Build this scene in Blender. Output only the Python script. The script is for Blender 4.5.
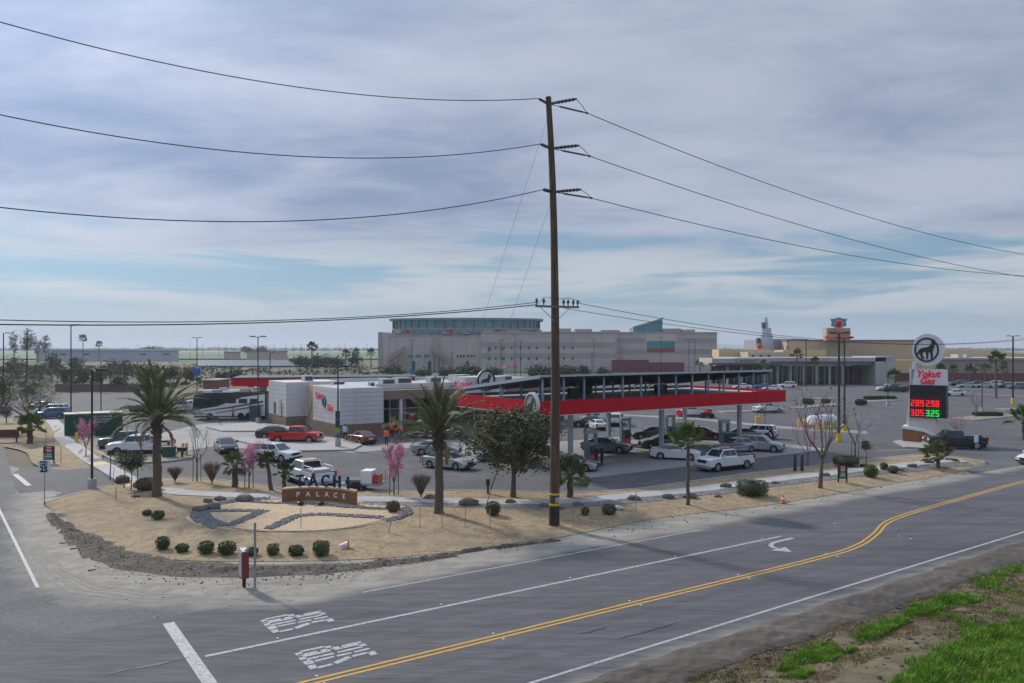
import bpy, bmesh, math, random
from mathutils import Vector, Matrix, noise as mnoise
R = math.radians
random.seed(7)
for o in list(bpy.data.objects): bpy.data.objects.remove(o)
S = bpy.context.scene
COL = S.collection
# ------------------------------------------------------------------ camera
H, F, YH = 9.4, 790.0, 348.0
cam = bpy.data.objects.new('camera', bpy.data.cameras.new('camera'))
COL.objects.link(cam); S.camera = cam
cam.location = (0, 0, H); cam.rotation_euler = (R(90), 0, 0)
cam.data.sensor_width = 36; cam.data.lens = F/1024*36
cam.data.shift_y = (YH-341.5)/1024
cam.data.clip_start = 0.3; cam.data.clip_end = 30000
S.render.resolution_x, S.render.resolution_y = 1024, 683
S.view_settings.view_transform = 'Standard'; S.view_settings.look = 'None'
S.view_settings.gamma = 1; S.view_settings.exposure = 0.36
# ------------------------------------------------------------------ sun and sky
SUN_EL, SUN_AZ = R(33), math.atan2(-8.55, 9.4)      # azimuth from +Y, negative = left
sun = bpy.data.objects.new('sun', bpy.data.lights.new('sun', 'SUN')); COL.objects.link(sun)
sun.data.energy = 2.7; sun.data.angle = R(5.0); sun.data.color = (1.0, 0.93, 0.82)
sd = Vector((math.sin(SUN_AZ)*math.cos(SUN_EL), math.cos(SUN_AZ)*math.cos(SUN_EL), math.sin(SUN_EL)))
sun.rotation_euler = sd.to_track_quat('Z', 'Y').to_euler(); sun.location = sd*200
w = bpy.data.worlds.new('World'); S.world = w; w.use_nodes = True
nt = w.node_tree; nt.nodes.clear()
def nn(t, **k):
    n = nt.nodes.new(t)
    for a, b in k.items(): setattr(n, a, b)
    return n
def ln(a, b): nt.links.new(a, b)
def mth(op, a, b=None, c=None, clamp=False):
    n = nn('ShaderNodeMath', operation=op); n.use_clamp = clamp
    for i, v in enumerate((a, b, c)):
        if v is None: continue
        if isinstance(v, (int, float)): n.inputs[i].default_value = v
        else: ln(v, n.inputs[i])
    return n.outputs[0]
def sstep(v, lo, hi):
    n = nn('ShaderNodeMapRange', interpolation_type='SMOOTHSTEP')
    ln(v, n.inputs[0]); n.inputs[1].default_value = lo; n.inputs[2].default_value = hi
    return n.outputs[0]
def mixc(f, a, b):
    n = nn('ShaderNodeMix', data_type='RGBA')
    if isinstance(f, (int, float)): n.inputs[0].default_value = f
    else: ln(f, n.inputs[0])
    for i, v in ((6, a), (7, b)):
        if isinstance(v, tuple): n.inputs[i].default_value = (*v, 1)
        else: ln(v, n.inputs[i])
    return n.outputs[2]
def nz(vec, scale, detail=5, rough=.55, dist=0.0):
    n = nn('ShaderNodeTexNoise'); n.inputs['Scale'].default_value = scale
    n.inputs['Detail'].default_value = detail; n.inputs['Roughness'].default_value = rough
    n.inputs['Distortion'].default_value = dist
    ln(vec, n.inputs['Vector']); return n.outputs[0]
sky = nn('ShaderNodeTexSky'); sky.sky_type = 'NISHITA'; sky.sun_disc = False
sky.sun_elevation = SUN_EL; sky.sun_rotation = SUN_AZ
sky.dust_density = 0.3; sky.air_density = 1.0; sky.ozone_density = 2.5
tc = nn('ShaderNodeTexCoord')
sep = nn('ShaderNodeSeparateXYZ'); ln(tc.outputs['Generated'], sep.inputs[0])
zc = mth('MAXIMUM', sep.outputs[2], 0.0)
den = mth('ADD', zc, 0.10)
comb = nn('ShaderNodeCombineXYZ')
ln(mth('DIVIDE', sep.outputs[0], den), comb.inputs[0]); ln(mth('DIVIDE', sep.outputs[1], den), comb.inputs[1])
mp = nn('ShaderNodeMapping'); ln(comb.outputs[0], mp.inputs[0]); mp.inputs['Rotation'].default_value = (0, 0, R(20)); mp.inputs['Scale'].default_value = (0.75, 1.15, 1); mp.inputs['Location'].default_value = (3.1, 1.7, 0)
plan = mp.outputs[0]
n1 = nz(plan, 0.55, 7, .5, 0.4); n2 = nz(plan, 1.5, 7, .6, 0.6); n3 = nz(plan, 4.0, 5, .6)
# upper cloud deck: lavender grey with paler folds
deck_f = sstep(mth('ADD', mth('MULTIPLY', n1, .60), mth('ADD', mth('MULTIPLY', n2, .30), mth('MULTIPLY', n3, .10))), .385, .615)
deck = mixc(deck_f, (.205, .272, .405), (.415, .460, .570))
skyb = nn('ShaderNodeVectorMath', operation='SCALE'); ln(sky.outputs[0], skyb.inputs[0]); skyb.inputs['Scale'].default_value = 0.062
# low streak clouds in the clear strip near the horizon
mp2 = nn('ShaderNodeMapping'); ln(tc.outputs['Generated'], mp2.inputs[0]); mp2.inputs['Scale'].default_value = (2.2, 2.2, 21); mp2.inputs['Location'].default_value = (.4, 0, 1.15)
st = nz(mp2.outputs[0], 1.5, 6, .58, 0.5)
streak = mth('MULTIPLY', sstep(st, .40, .60), 0.88)
low = mixc(streak, mixc(.72, skyb.outputs[0], (.205, .345, .49)), (.49, .525, .57))
hz_f = sstep(sep.outputs[2], .075, .0)
low = mixc(mth('MULTIPLY', hz_f, 0.92), low, (.355, .430, .525))
edge = mth('ADD', sep.outputs[2], mth('MULTIPLY', mth('SUBTRACT', st, .5), .13))
edge = mth('ADD', edge, mth('MULTIPLY', mth('SUBTRACT', n1, .5), .10))
full = mixc(sstep(edge, .10, .17), low, deck)
# a thin cloud layer is brighter towards the sun behind it and overhead
dotn = nn('ShaderNodeVectorMath', operation='DOT_PRODUCT'); ln(tc.outputs['Generated'], dotn.inputs[0]); dotn.inputs[1].default_value = sd
glow = mth('MULTIPLY', mth('POWER', mth('MAXIMUM', dotn.outputs['Value'], 0.0), 10.0), 0.9)
zen = mth('MULTIPLY', sstep(sep.outputs[2], .35, 1.0), 1.0)
amp = mth('ADD', mth('ADD', glow, zen), 0.86)
fin = nn('ShaderNodeVectorMath', operation='SCALE'); ln(full, fin.inputs[0]); ln(amp, fin.inputs['Scale'])
bg = nn('ShaderNodeBackground'); bg.inputs[1].default_value = 1.0
ln(fin.outputs[0], bg.inputs[0])
out = nn('ShaderNodeOutputWorld'); ln(bg.outputs[0], out.inputs[0])

# ------------------------------------------------------------------ helpers
ANG = R(34.0); CA, SA = math.cos(ANG), math.sin(ANG)
def UN(u, n, z=0.0): return Vector((CA*u-SA*n, SA*u+CA*n, z))      # road frame: u along the road, n away from it
def G(px, py, z=0.0):
    Y = (H-z)*F/(py-YH); return Vector(((px-512)/F*Y, Y, z))
def W(px, py, Y): return Vector(((px-512)/F*Y, Y, H-(py-YH)/F*Y))
def XZ(px, py, Y): p = W(px, py, Y); return p.x, p.z
MATS = {}
def mat(name, c=(.5,.5,.5), rough=.7, metal=0.0, c2=None, scale=3.0, bump=0.0, bscale=None, emit=None, detail=5, spec=.5, stretch=None, lo=.38, hi=.62, coat=0.0, dust=None, speck=None, c3=None, scale3=.3, lo3=.5, hi3=.65):
    if name in MATS: return MATS[name]
    m = bpy.data.materials.new(name); m.use_nodes = True; MATS[name] = m
    t = m.node_tree; b = t.nodes['Principled BSDF']
    b.inputs['Base Color'].default_value = (*c, 1); b.inputs['Roughness'].default_value = rough
    b.inputs['Metallic'].default_value = metal; b.inputs['Specular IOR Level'].default_value = spec
    b.inputs['Coat Weight'].default_value = coat
    if emit:
        b.inputs['Emission Color'].default_value = (*emit[0], 1); b.inputs['Emission Strength'].default_value = emit[1]
    if c2 or bump:
        tcn = t.nodes.new('ShaderNodeTexCoord'); vec = tcn.outputs['Object']
        if stretch:
            mpn = t.nodes.new('ShaderNodeMapping'); t.links.new(vec, mpn.inputs[0])
            mpn.inputs['Scale'].default_value = stretch[:3]
            if len(stretch) > 3: mpn.inputs['Rotation'].default_value = (0, 0, stretch[3])
            vec = mpn.outputs[0]
        def noi(sc, de=detail):
            n = t.nodes.new('ShaderNodeTexNoise'); n.inputs['Scale'].default_value = sc; n.inputs['Detail'].default_value = de
            n.inputs['Roughness'].default_value = .62; t.links.new(vec, n.inputs['Vector']); return n.outputs[0]
        def rng(o, a, bb):
            r = t.nodes.new('ShaderNodeMapRange'); t.links.new(o, r.inputs[0]); r.inputs[1].default_value = a; r.inputs[2].default_value = bb; return r.outputs[0]
        def mx(f, A, B):
            x = t.nodes.new('ShaderNodeMix'); x.data_type = 'RGBA'; t.links.new(f, x.inputs[0])
            for i, v in ((6, A), (7, B)):
                if isinstance(v, tuple): x.inputs[i].default_value = (*v, 1)
                else: t.links.new(v, x.inputs[i])
            return x.outputs[2]
        if c2:
            colr = mx(rng(noi(scale), lo, hi), c, c2)
            if c3: colr = mx(rng(noi(scale3, 4), lo3, hi3), colr, c3)
            if speck:
                sv_ = t.nodes.new('ShaderNodeMapRange'); t.links.new(noi(speck[0], 3), sv_.inputs[0]); sv_.inputs[1].default_value = .36; sv_.inputs[2].default_value = .64; sv_.inputs[3].default_value = 1-speck[1]; sv_.inputs[4].default_value = 1+speck[1]
                sc_ = t.nodes.new('ShaderNodeVectorMath'); sc_.operation = 'SCALE'; t.links.new(colr, sc_.inputs[0]); t.links.new(sv_.outputs[0], sc_.inputs['Scale']); colr = sc_.outputs[0]
            if dust:
                at = t.nodes.new('ShaderNodeAttribute'); at.attribute_name = 'dust'
                ad = t.nodes.new('ShaderNodeMath'); ad.operation = 'MULTIPLY_ADD'; t.links.new(noi(dust[2], 8), ad.inputs[0]); ad.inputs[1].default_value = 1.5
                sb_ = t.nodes.new('ShaderNodeMath'); sb_.operation = 'SUBTRACT'; t.links.new(at.outputs['Fac'], sb_.inputs[0]); sb_.inputs[1].default_value = .75
                t.links.new(sb_.outputs[0], ad.inputs[2])
                wr_ = t.nodes.new('ShaderNodeAttribute'); wr_.attribute_name = 'wear'
                wm = t.nodes.new('ShaderNodeMath'); wm.operation = 'MULTIPLY'; t.links.new(wr_.outputs['Fac'], wm.inputs[0]); t.links.new(rng(noi(1.7, 8), .3, .62), wm.inputs[1])
                colr = mx(wm.outputs[0], colr, (.05,.05,.05))
                colr = mx(rng(ad.outputs[0], .15, .85), colr, mx(rng(noi(1.1), .4, .62), dust[0], dust[1]))
            t.links.new(colr, b.inputs['Base Color'])
        if bump:
            bn = t.nodes.new('ShaderNodeBump'); bn.inputs['Strength'].default_value = min(1, bump); bn.inputs['Distance'].default_value = .05*max(1, bump)
            t.links.new(noi(bscale or scale*4), bn.inputs['Height']); t.links.new(bn.outputs[0], b.inputs['Normal'])
    return m
class MB:
    def __init__(s): s.v, s.f, s.m = [], [], []
    def add(s, vs, fs, mi=0):
        o = len(s.v); s.v += [tuple(q) for q in vs]; s.f += [[o+i for i in f] for f in fs]; s.m += [mi]*len(fs); return s
    def box(s, x0, x1, y0, y1, z0, z1, mi=0):
        return s.add([(x0,y0,z0),(x1,y0,z0),(x1,y1,z0),(x0,y1,z0),(x0,y0,z1),(x1,y0,z1),(x1,y1,z1),(x0,y1,z1)],
            [(0,3,2,1),(4,5,6,7),(0,1,5,4),(1,2,6,5),(2,3,7,6),(3,0,4,7)], mi)
    def tube(s, pts, rad, n=8, caps=True, mi=0):
        pts = [Vector(p) for p in pts]; vs = []; fs = []
        if isinstance(rad, (int, float)): rad = [rad]*len(pts)
        for i, p in enumerate(pts):
            d = (pts[min(i+1, len(pts)-1)]-pts[max(i-1, 0)]).normalized()
            a = d.cross(Vector((0,0,1)) if abs(d.z) < .95 else Vector((1,0,0))).normalized(); b = d.cross(a)
            for k in range(n):
                t = 2*math.pi*(k+.5)/n; vs.append(p+(a*math.cos(t)+b*math.sin(t))*rad[i])
        for i in range(len(pts)-1):
            for k in range(n): fs.append((i*n+k, i*n+(k+1)%n, (i+1)*n+(k+1)%n, (i+1)*n+k))
        if caps: fs.append(tuple(range(n-1, -1, -1))); fs.append(tuple(range((len(pts)-1)*n, len(pts)*n)))
        return s.add(vs, fs, mi)
    def cyl(s, p0, p1, r0, r1=None, n=10, mi=0): return s.tube([p0, p1], [r0, r0 if r1 is None else r1], n, True, mi)
    def prism(s, poly, z0, z1, mi=0):
        n = len(poly); vs = [(p[0], p[1], z0) for p in poly]+[(p[0], p[1], z1) for p in poly]
        return s.add(vs, [tuple(range(n-1, -1, -1)), tuple(range(n, 2*n))]+[(i, (i+1)%n, n+(i+1)%n, n+i) for i in range(n)], mi)
    def slab(s, poly, y0, y1, mi=0):              # polygon in xz, thickness along y
        n = len(poly); vs = [(p[0], y0, p[1]) for p in poly]+[(p[0], y1, p[1]) for p in poly]
        return s.add(vs, [tuple(range(n)), tuple(range(2*n-1, n-1, -1))]+[((i+1)%n, i, n+i, n+(i+1)%n) for i in range(n)], mi)
    def lathe(s, prof, n=12, c=(0,0,0), mi=0, axis='z'):
        vs = []; fs = []
        for r, z in prof:
            for k in range(n):
                t = 2*math.pi*k/n; x, y = r*math.cos(t), r*math.sin(t)
                vs.append((c[0]+x, c[1]+y, c[2]+z) if axis == 'z' else (c[0]+x, c[1]+z, c[2]+y))
        for i in range(len(prof)-1):
            for k in range(n): fs.append((i*n+k, i*n+(k+1)%n, (i+1)*n+(k+1)%n, (i+1)*n+k))
        fs.append(tuple(range(n-1, -1, -1))); fs.append(tuple(range((len(prof)-1)*n, len(prof)*n)))
        return s.add(vs, fs, mi)
    def quad(s, a, b, c, d, mi=0): return s.add([a,b,c,d], [(0,1,2,3)], mi)
    def rock(s, c, rx, ry, rz, seed=0, sub=1, mi=0, rough=.25):
        bm = bmesh.new(); bmesh.ops.create_icosphere(bm, subdivisions=sub, radius=1)
        vs = []
        for v in bm.verts:
            k = 1+rough*mnoise.noise(v.co*1.7+Vector((seed*3.1, seed*1.7, 0)))*2
            vs.append((c[0]+v.co.x*rx*k, c[1]+v.co.y*ry*k, c[2]+v.co.z*rz*k))
        fs = [tuple(v.index for v in f.verts) for f in bm.faces]; bm.free(); return s.add(vs, fs, mi)
    def mesh(s, name, mats, smooth=None):
        me = bpy.data.meshes.new(name); me.from_pydata(s.v, [], s.f)
        for m in (mats if isinstance(mats, (list, tuple)) else [mats]): me.materials.append(m)
        if any(s.m): me.polygons.foreach_set('material_index', s.m)
        if smooth:
            me.shade_smooth(); me.set_sharp_from_angle(angle=R(smooth))
        me.update(); return me
    def build(s, name, mats, parent=None, smooth=None, loc=None):
        return link(s.mesh(name, mats, smooth), name, parent, loc)
def link(me, name, parent=None, loc=None, rot=None, scale=None):
    o = bpy.data.objects.new(name, me); COL.objects.link(o)
    if parent: o.parent = parent
    if loc is not None: o.location = loc
    if rot is not None: o.rotation_euler = rot
    if scale is not None: o.scale = scale
    return o
LABELS = {}
def tag(o, label, cat, group=None):
    o['label'] = label; o['category'] = cat
    if group: o['group'] = group
    LABELS.setdefault(label, []).append(o.name)
    return o
def thing(name, label, cat, loc=(0,0,0), rz=0.0, group=None):
    o = bpy.data.objects.new(name, None); COL.objects.link(o); o.empty_display_size = .2
    o.location = loc; o.rotation_euler = (0, 0, rz); return tag(o, label, cat, group)
def struct(o): o['kind'] = 'structure'; return o
def stuff(o, label=None, cat=None):
    o['kind'] = 'stuff'
    if label: o['label'] = label; o['category'] = cat
    return o
def smoothline(p, n=8):
    q = [Vector(a) for a in p]; o = []
    for i in range(len(q)-1):
        a, b, c, d = q[max(i-1,0)], q[i], q[i+1], q[min(i+2,len(q)-1)]
        for k in range(n):
            t = k/n; o.append(.5*((2*b)+(c-a)*t+(2*a-5*b+4*c-d)*t*t+(3*b-a-3*c+d)*t**3))
    o.append(q[-1]); return o
def resample(p, n):
    L = [0]
    for i in range(1, len(p)): L.append(L[-1]+(p[i]-p[i-1]).length)
    o = []; j = 0
    for k in range(n):
        s = L[-1]*k/(n-1)
        while j < len(p)-2 and L[j+1] < s: j += 1
        d = L[j+1]-L[j] or 1; o.append(p[j].lerp(p[j+1], min(1, (s-L[j])/d)))
    return o
def ribbon(mb, pts, width, z0, z1=None, off=0.0, mi=0):
    L = []; Rr = []
    for i, p in enumerate(pts):
        d = pts[min(i+1, len(pts)-1)]-pts[max(i-1, 0)]; d.z = 0; d.normalize(); nrm = Vector((-d.y, d.x, 0))
        wd = width[i] if isinstance(width, list) else width
        L.append(p+nrm*(off+wd/2)); Rr.append(p+nrm*(off-wd/2))
    n = len(pts)
    if z1 is None:
        mb.add([(q.x, q.y, z0) for q in L]+[(q.x, q.y, z0) for q in Rr], [(n+i, n+i+1, i+1, i) for i in range(n-1)], mi)
    else:
        vs = [(q.x,q.y,z0) for q in L]+[(q.x,q.y,z0) for q in Rr]+[(q.x,q.y,z1) for q in L]+[(q.x,q.y,z1) for q in Rr]
        fs = []
        for i in range(n-1):
            fs += [(3*n+i, 3*n+i+1, 2*n+i+1, 2*n+i), (n+i, n+i+1, 3*n+i+1, 3*n+i), (i+1, i, 2*n+i, 2*n+i+1)]
        fs += [(0, n, 3*n, 2*n), (2*n-1, n-1, 3*n-1, 4*n-1)]
        mb.add(vs, fs, mi)
    return mb
def sheet(name, pts, z, m):
    mb = MB(); mb.add([(p[0], p[1], z) for p in pts], [tuple(range(len(pts)))])
    me = mb.mesh(name, m)
    if me.polygons[0].normal.z < 0: me.flip_normals()
    return struct(link(me, name))
def textmesh(s, size, depth=.02, bold=0.0, shear=0.0, align='CENTER', sx=1.0):
    c = bpy.data.curves.new('t', 'FONT'); c.body = s; c.size = size; c.extrude = depth/2; c.offset = bold; c.shear = shear
    c.align_x = align; c.align_y = 'CENTER'; c.resolution_u = 2
    o = bpy.data.objects.new('t', c); COL.objects.link(o)
    dg = bpy.context.evaluated_depsgraph_get(); me = bpy.data.meshes.new_from_object(o.evaluated_get(dg))
    bpy.data.objects.remove(o); bpy.data.curves.remove(c)
    me.transform(Matrix.Rotation(R(90), 4, 'X') @ Matrix.Diagonal((sx, 1, 1, 1)))   # stands up, faces -y
    return me
def text(name, s, size, m, parent, loc, rz=0, **k):
    me = textmesh(s, size, **k); me.name = name; me.materials.clear(); me.materials.append(m)
    return link(me, name, parent, loc, (0, 0, rz))
# ------------------------------------------------------------------ the ground
M_terrain = mat('dry_field', (.135,.105,.065), .95, c2=(.085,.085,.042), scale=.02, stretch=(.35,1.6,1), bump=.3, bscale=.8, c3=(.09,.125,.045), scale3=.008, lo3=.52, hi3=.6)
DUST = ((.30,.278,.238),(.215,.198,.168),2.2)
M_shoulder = mat('shoulder_dirt', (.30,.278,.238), .95, c2=(.200,.184,.156), scale=1.1, bump=.8, bscale=6, stretch=(.4,1.6,1,-ANG), detail=8, c3=(.36,.335,.29), scale3=.5, lo3=.5, hi3=.75)
M_asph = mat('road_asphalt', (.092,.091,.096), .86, c2=(.120,.118,.123), scale=1.4, stretch=(.10,1.3,1,-ANG), bump=.35, bscale=40, detail=9, c3=(.074,.073,.076), scale3=.25, lo3=.5, hi3=.68, spec=.3, dust=DUST, speck=(9,.20))
M_asph2 = mat('side_asphalt', (.122,.119,.120), .88, c2=(.096,.095,.098), scale=.5, bump=.25, bscale=40, c3=(.15,.147,.147), scale3=.12, lo3=.5, hi3=.7, spec=.3, dust=DUST, speck=(7,.20))
M_lot = mat('lot_asphalt', (.090,.087,.091), .88, c2=(.118,.114,.116), scale=.16, bump=.2, bscale=30, c3=(.078,.077,.081), scale3=.5, lo3=.5, hi3=.66, spec=.3, speck=(2.5,.14))
M_conc = mat('concrete', (.36,.345,.325), .85, c2=(.30,.288,.27), scale=1.4, bump=.2, bscale=20)
M_walk = mat('sidewalk_concrete', (.40,.39,.375), .85, c2=(.33,.32,.305), scale=1.2, bump=.2, bscale=20)
M_pad = mat('forecourt_concrete', (.29,.275,.26), .85, c2=(.24,.228,.217), scale=.25, bump=.15, bscale=12, c3=(.19,.182,.175), scale3=.12, lo3=.55, hi3=.75)
M_mulch = mat('wood_chip_mulch', (.385,.280,.158), .95, c2=(.205,.150,.084), scale=5, bump=1.0, bscale=9, detail=8, c3=(.255,.197,.122), scale3=.35, lo3=.46, hi3=.66, speck=(1.1,.16))
M_chip = mat('pale_wood_chips', (.56,.42,.27), .95, c2=(.42,.31,.19), scale=7, bump=1.0, bscale=10, detail=8)
M_white = mat('road_paint_white', (.44,.44,.44), .7, c2=(.22,.22,.225), scale=9, lo=.40, hi=.66)
M_yellow = mat('road_paint_yellow', (.56,.31,.035), .7, c2=(.40,.23,.05), scale=4, lo=.45, hi=.75)
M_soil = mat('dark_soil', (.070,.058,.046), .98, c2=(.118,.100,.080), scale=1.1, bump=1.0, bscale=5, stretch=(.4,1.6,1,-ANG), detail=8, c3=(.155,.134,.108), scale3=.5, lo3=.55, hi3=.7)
M_cobble = mat('grey_cobble', (.125,.126,.124), .9, c2=(.22,.216,.205), scale=5)
M_boulder = mat('boulder_stone', (.080,.070,.062), .9, c2=(.16,.142,.125), scale=3, bump=.6, bscale=8)
M_black = mat('black_metal', (.018,.018,.02), .5)
M_steel = mat('galvanised_steel', (.33,.34,.35), .45, .6)

sheet('ground', [(-9000,-300),(9000,-300),(9000,16000),(-9000,16000)], -.12, M_terrain)
# far fields in strips
for i, (y0, y1, x0, x1, c, c2) in enumerate([(250,285,-260,-30,(.11,.10,.045),(.075,.085,.035)),(300,372,-420,-20,(.125,.115,.055),(.085,.095,.04)),(560,900,-700,-60,(.06,.15,.04),(.085,.17,.05)),(1000,1500,-2200,2600,(.075,.145,.05),(.10,.15,.06)),(620,700,-600,-80,(.17,.14,.09),(.13,.12,.07)),(1700,2600,-2200,3000,(.26,.22,.15),(.2,.18,.12))]):
    sheet('field', [(x0,y0),(x1,y0),(x1,y1),(x0,y1)], -.06, mat('field_cover_%d'%i, c, .95, c2=c2, scale=.03, stretch=(.3,2,1)))
# shoulder of bare dirt between road and planting
sh = [G(*p) for p in [(-40,455),(30,470),(80,470),(120,480),(300,495),(600,495),(760,478),(1000,452),(1120,452),(1120,480),(930,500),(700,560),(420,620),(60,660),(-40,640)]]
sheet('shoulder', sh, -.03, M_shoulder)
def strip(name, u0, u1, n0, n1, z, m): return sheet(name, [UN(u0,n0),UN(u1,n0),UN(u1,n1),UN(u0,n1)], z, m)
# asphalt sheets, each a few millimetres above the one below
lot_px = [(-80,436),(-80,399),(60,394),(200,392),(400,387),(700,384),(900,385),(1250,386),(1250,470),(1040,470),(985,466),(940,462),(880,470),(800,478),(690,492),(560,503),(300,503),(140,487),(112,489),(75,497),(46,507),(26,503),(8,478),(20,468),(70,466),(100,452),(64,430),(60,424)]
sheet('parking_lot', [G(*p) for p in lot_px], .004, M_lot)

# the road edge: distance outside it decides how much dirt lies on the asphalt
EDGE = [UN(2.1, 170), UN(2.2, 60)]+smoothline([G(*p) for p in [(20,548),(36,578),(66,594),(125,602.5),(200,606),(290,606)]], 6)+[UN(14, 28.85), UN(200, 28.85)]
def edge_d(p):
    best = 1e9; sg = 1
    for a_, b_ in zip(EDGE, EDGE[1:]):
        ab = b_-a_; t = max(0, min(1, (p-a_).dot(ab)/ab.length_squared)); q = a_+ab*t; d = (p-q).length
        if d < best: best = d; sg = 1 if ab.x*(p.y-a_.y)-ab.y*(p.x-a_.x) > 0 else -1
    return best*sg
def gridsheet(name, u0, u1, n0, n1, su, sn, z, m, fn, cut=1.6):
    cu, cn = int((u1-u0)/su)+1, int((n1-n0)/sn)+1; vs = []; du = []
    for j in range(cn):
        for i in range(cu):
            p = UN(u0+(u1-u0)*i/(cu-1), n0+(n1-n0)*j/(cn-1)); vs.append((p.x, p.y, z)); du.append(fn(p, u0+(u1-u0)*i/(cu-1), n0+(n1-n0)*j/(cn-1)))
    fs = []
    for j in range(cn-1):
        for i in range(cu-1):
            f = (j*cu+i, j*cu+i+1, (j+1)*cu+i+1, (j+1)*cu+i)
            if min(du[k] for k in f) < cut: fs.append(f)
    mb = MB(); mb.add(vs, fs); me = mb.mesh(name, m); at = me.attributes.new('dust', 'FLOAT', 'POINT'); at.data.foreach_set('value', [max(0, min(1.6, d)) for d in du]); wa = me.attributes.new('wear', 'FLOAT', 'POINT'); wa.data.foreach_set('value', [wear(Vector(v)) for v in vs]); return struct(link(me, name))
ARCS = [smoothline([UN(12,26.6),UN(6,26.8),UN(3.0,27.6),UN(.4,30),UN(-.6,34),UN(-.8,44),UN(-.8,60)],8), smoothline([UN(12,24.2),UN(6,24.3),UN(0,24.8),UN(-3.4,27.5),UN(-4.5,33),UN(-4.5,60)],8), smoothline([UN(14,19.0),UN(8,19.4),UN(3,20.5),UN(-.5,23.5),UN(-2,28),UN(-2.4,40),UN(-2.4,60)],8)]
ARCS = [[q+(Vector((-(b-a).y, (b-a).x, 0)).normalized()*o) for q, a, b in zip(c, c, c[1:])] for c in ARCS for o in (-.75,.75)]
def wear(p):
    u = CA*p.x+SA*p.y; n = -SA*p.x+CA*p.y; w_ = 0
    if 17 < n < 29 and u > 4:
        for c in (19.8, 23.35, 26.75):
            for o in (-.85, .85): w_ += .42*math.exp(-((n-c-o)/.27)**2)
            w_ += .22*math.exp(-((n-c)/.22)**2)
        w_ *= min(1, (u-4)/5)
    if u < 15:
        d = min((Vector((q.x, q.y, 0))-Vector((p.x, p.y, 0))).length_squared for c in ARCS for q in c); w_ += .5*math.exp(-d/.10)
    return min(.75, w_)
def wob(p): return .35*mnoise.noise(Vector((p.x*.35, p.y*.35, 0)))+.25*mnoise.noise(Vector((p.x*1.3, p.y*1.3, 0)))
def dust_main(p, u, n):
    d = max(edge_d(p) if n > 24 else -9, (16.95+.02*max(0, u))-n); return .62+(d+wob(p))*.85
def dust_apron(p, u, n): return .62+(edge_d(p)+wob(p)*1.6)*.55
gridsheet('road', -10, 86, 16.8, 29.6, .5, .2, .016, M_asph, dust_main)
strip('road', -70, -10, 16.9, 29.6, .016, M_asph); strip('road', 86, 190, 18.2, 29.2, .016, M_asph)
strip('side_road', -9.5, 2.0, 60, 170, .008, M_asph2); strip('side_road', -9.5, 2.0, 0, 16.6, .008, M_asph2)
gridsheet('side_road', -9.5, -1, 29.6, 60, .4, .4, .012, M_asph2, lambda p, u, n: max(0, -8.6-u+wob(p)))
gridsheet('junction_apron', -1, 20, 29.6, 60, .3, .3, .012, M_asph2, dust_apron)
drv = smoothline([G(*p) for p in [(965,470),(975,474),(990,476)]], 4)+[G(1100,472), G(1100,452), G(990,455), G(962,462)]
sheet('driveway', drv, .0105, M_asph2)
random.seed(3)
# wheel tracks pressed into the dirt of the corner
M_track = mat('wheel_track', (.215,.199,.170), .97, c2=(.27,.25,.215), scale=2.5, bump=.6, bscale=12)
for k, (o, wd) in enumerate([(.3,.2),(.65,.3),(1.0,.22),(1.3,.3)]):
    tp = []
    tp = resample(smoothline([G(*p) for p in [(20,548),(36,578),(66,594),(125,602.5),(200,606),(290,606)]], 6), 80); vv = []
    for i, q in enumerate(tp):
        d = tp[min(i+1,79)]-tp[max(i-1,0)]; d.normalize(); vv.append(q+Vector((-d.y, d.x, 0))*(o*(.45+.55*math.sin(math.pi*i/79))+.12*mnoise.noise(q*.5)))
    mb = MB(); ribbon(mb, vv, [max(.02, wd*(.7+.9*mnoise.noise(Vector((i*.13, k*7, 0))))) for i in range(80)], .0165+.0006*k); struct(mb.build('wheel_track', M_track))
# lighter concrete areas of the lot
def px_sheet(name, pts, z, m): return sheet(name, [G(*p) for p in pts], z, m)
px_sheet('concrete_apron', [(150,436),(196,425),(232,421),(275,425),(300,433),(345,444),(330,449),(300,452),(250,449),(215,446),(180,452)], .009, M_pad)
px_sheet('concrete_apron', [(300,447),(345,446),(440,441),(470,445),(560,455),(560,462),(470,452),(420,447),(350,453)], .010, M_pad)
fc = [UN(35.5,44.2),UN(65.5,44.2),UN(65.5,63),UN(33.5,63)]
sheet('forecourt', fc, .011, M_pad)
px_sheet('concrete_apron', [(868,434),(780,428.4),(700,420),(560,412),(560,411),(700,418.2),(780,426.2),(866,431)], .009, M_pad)

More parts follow.
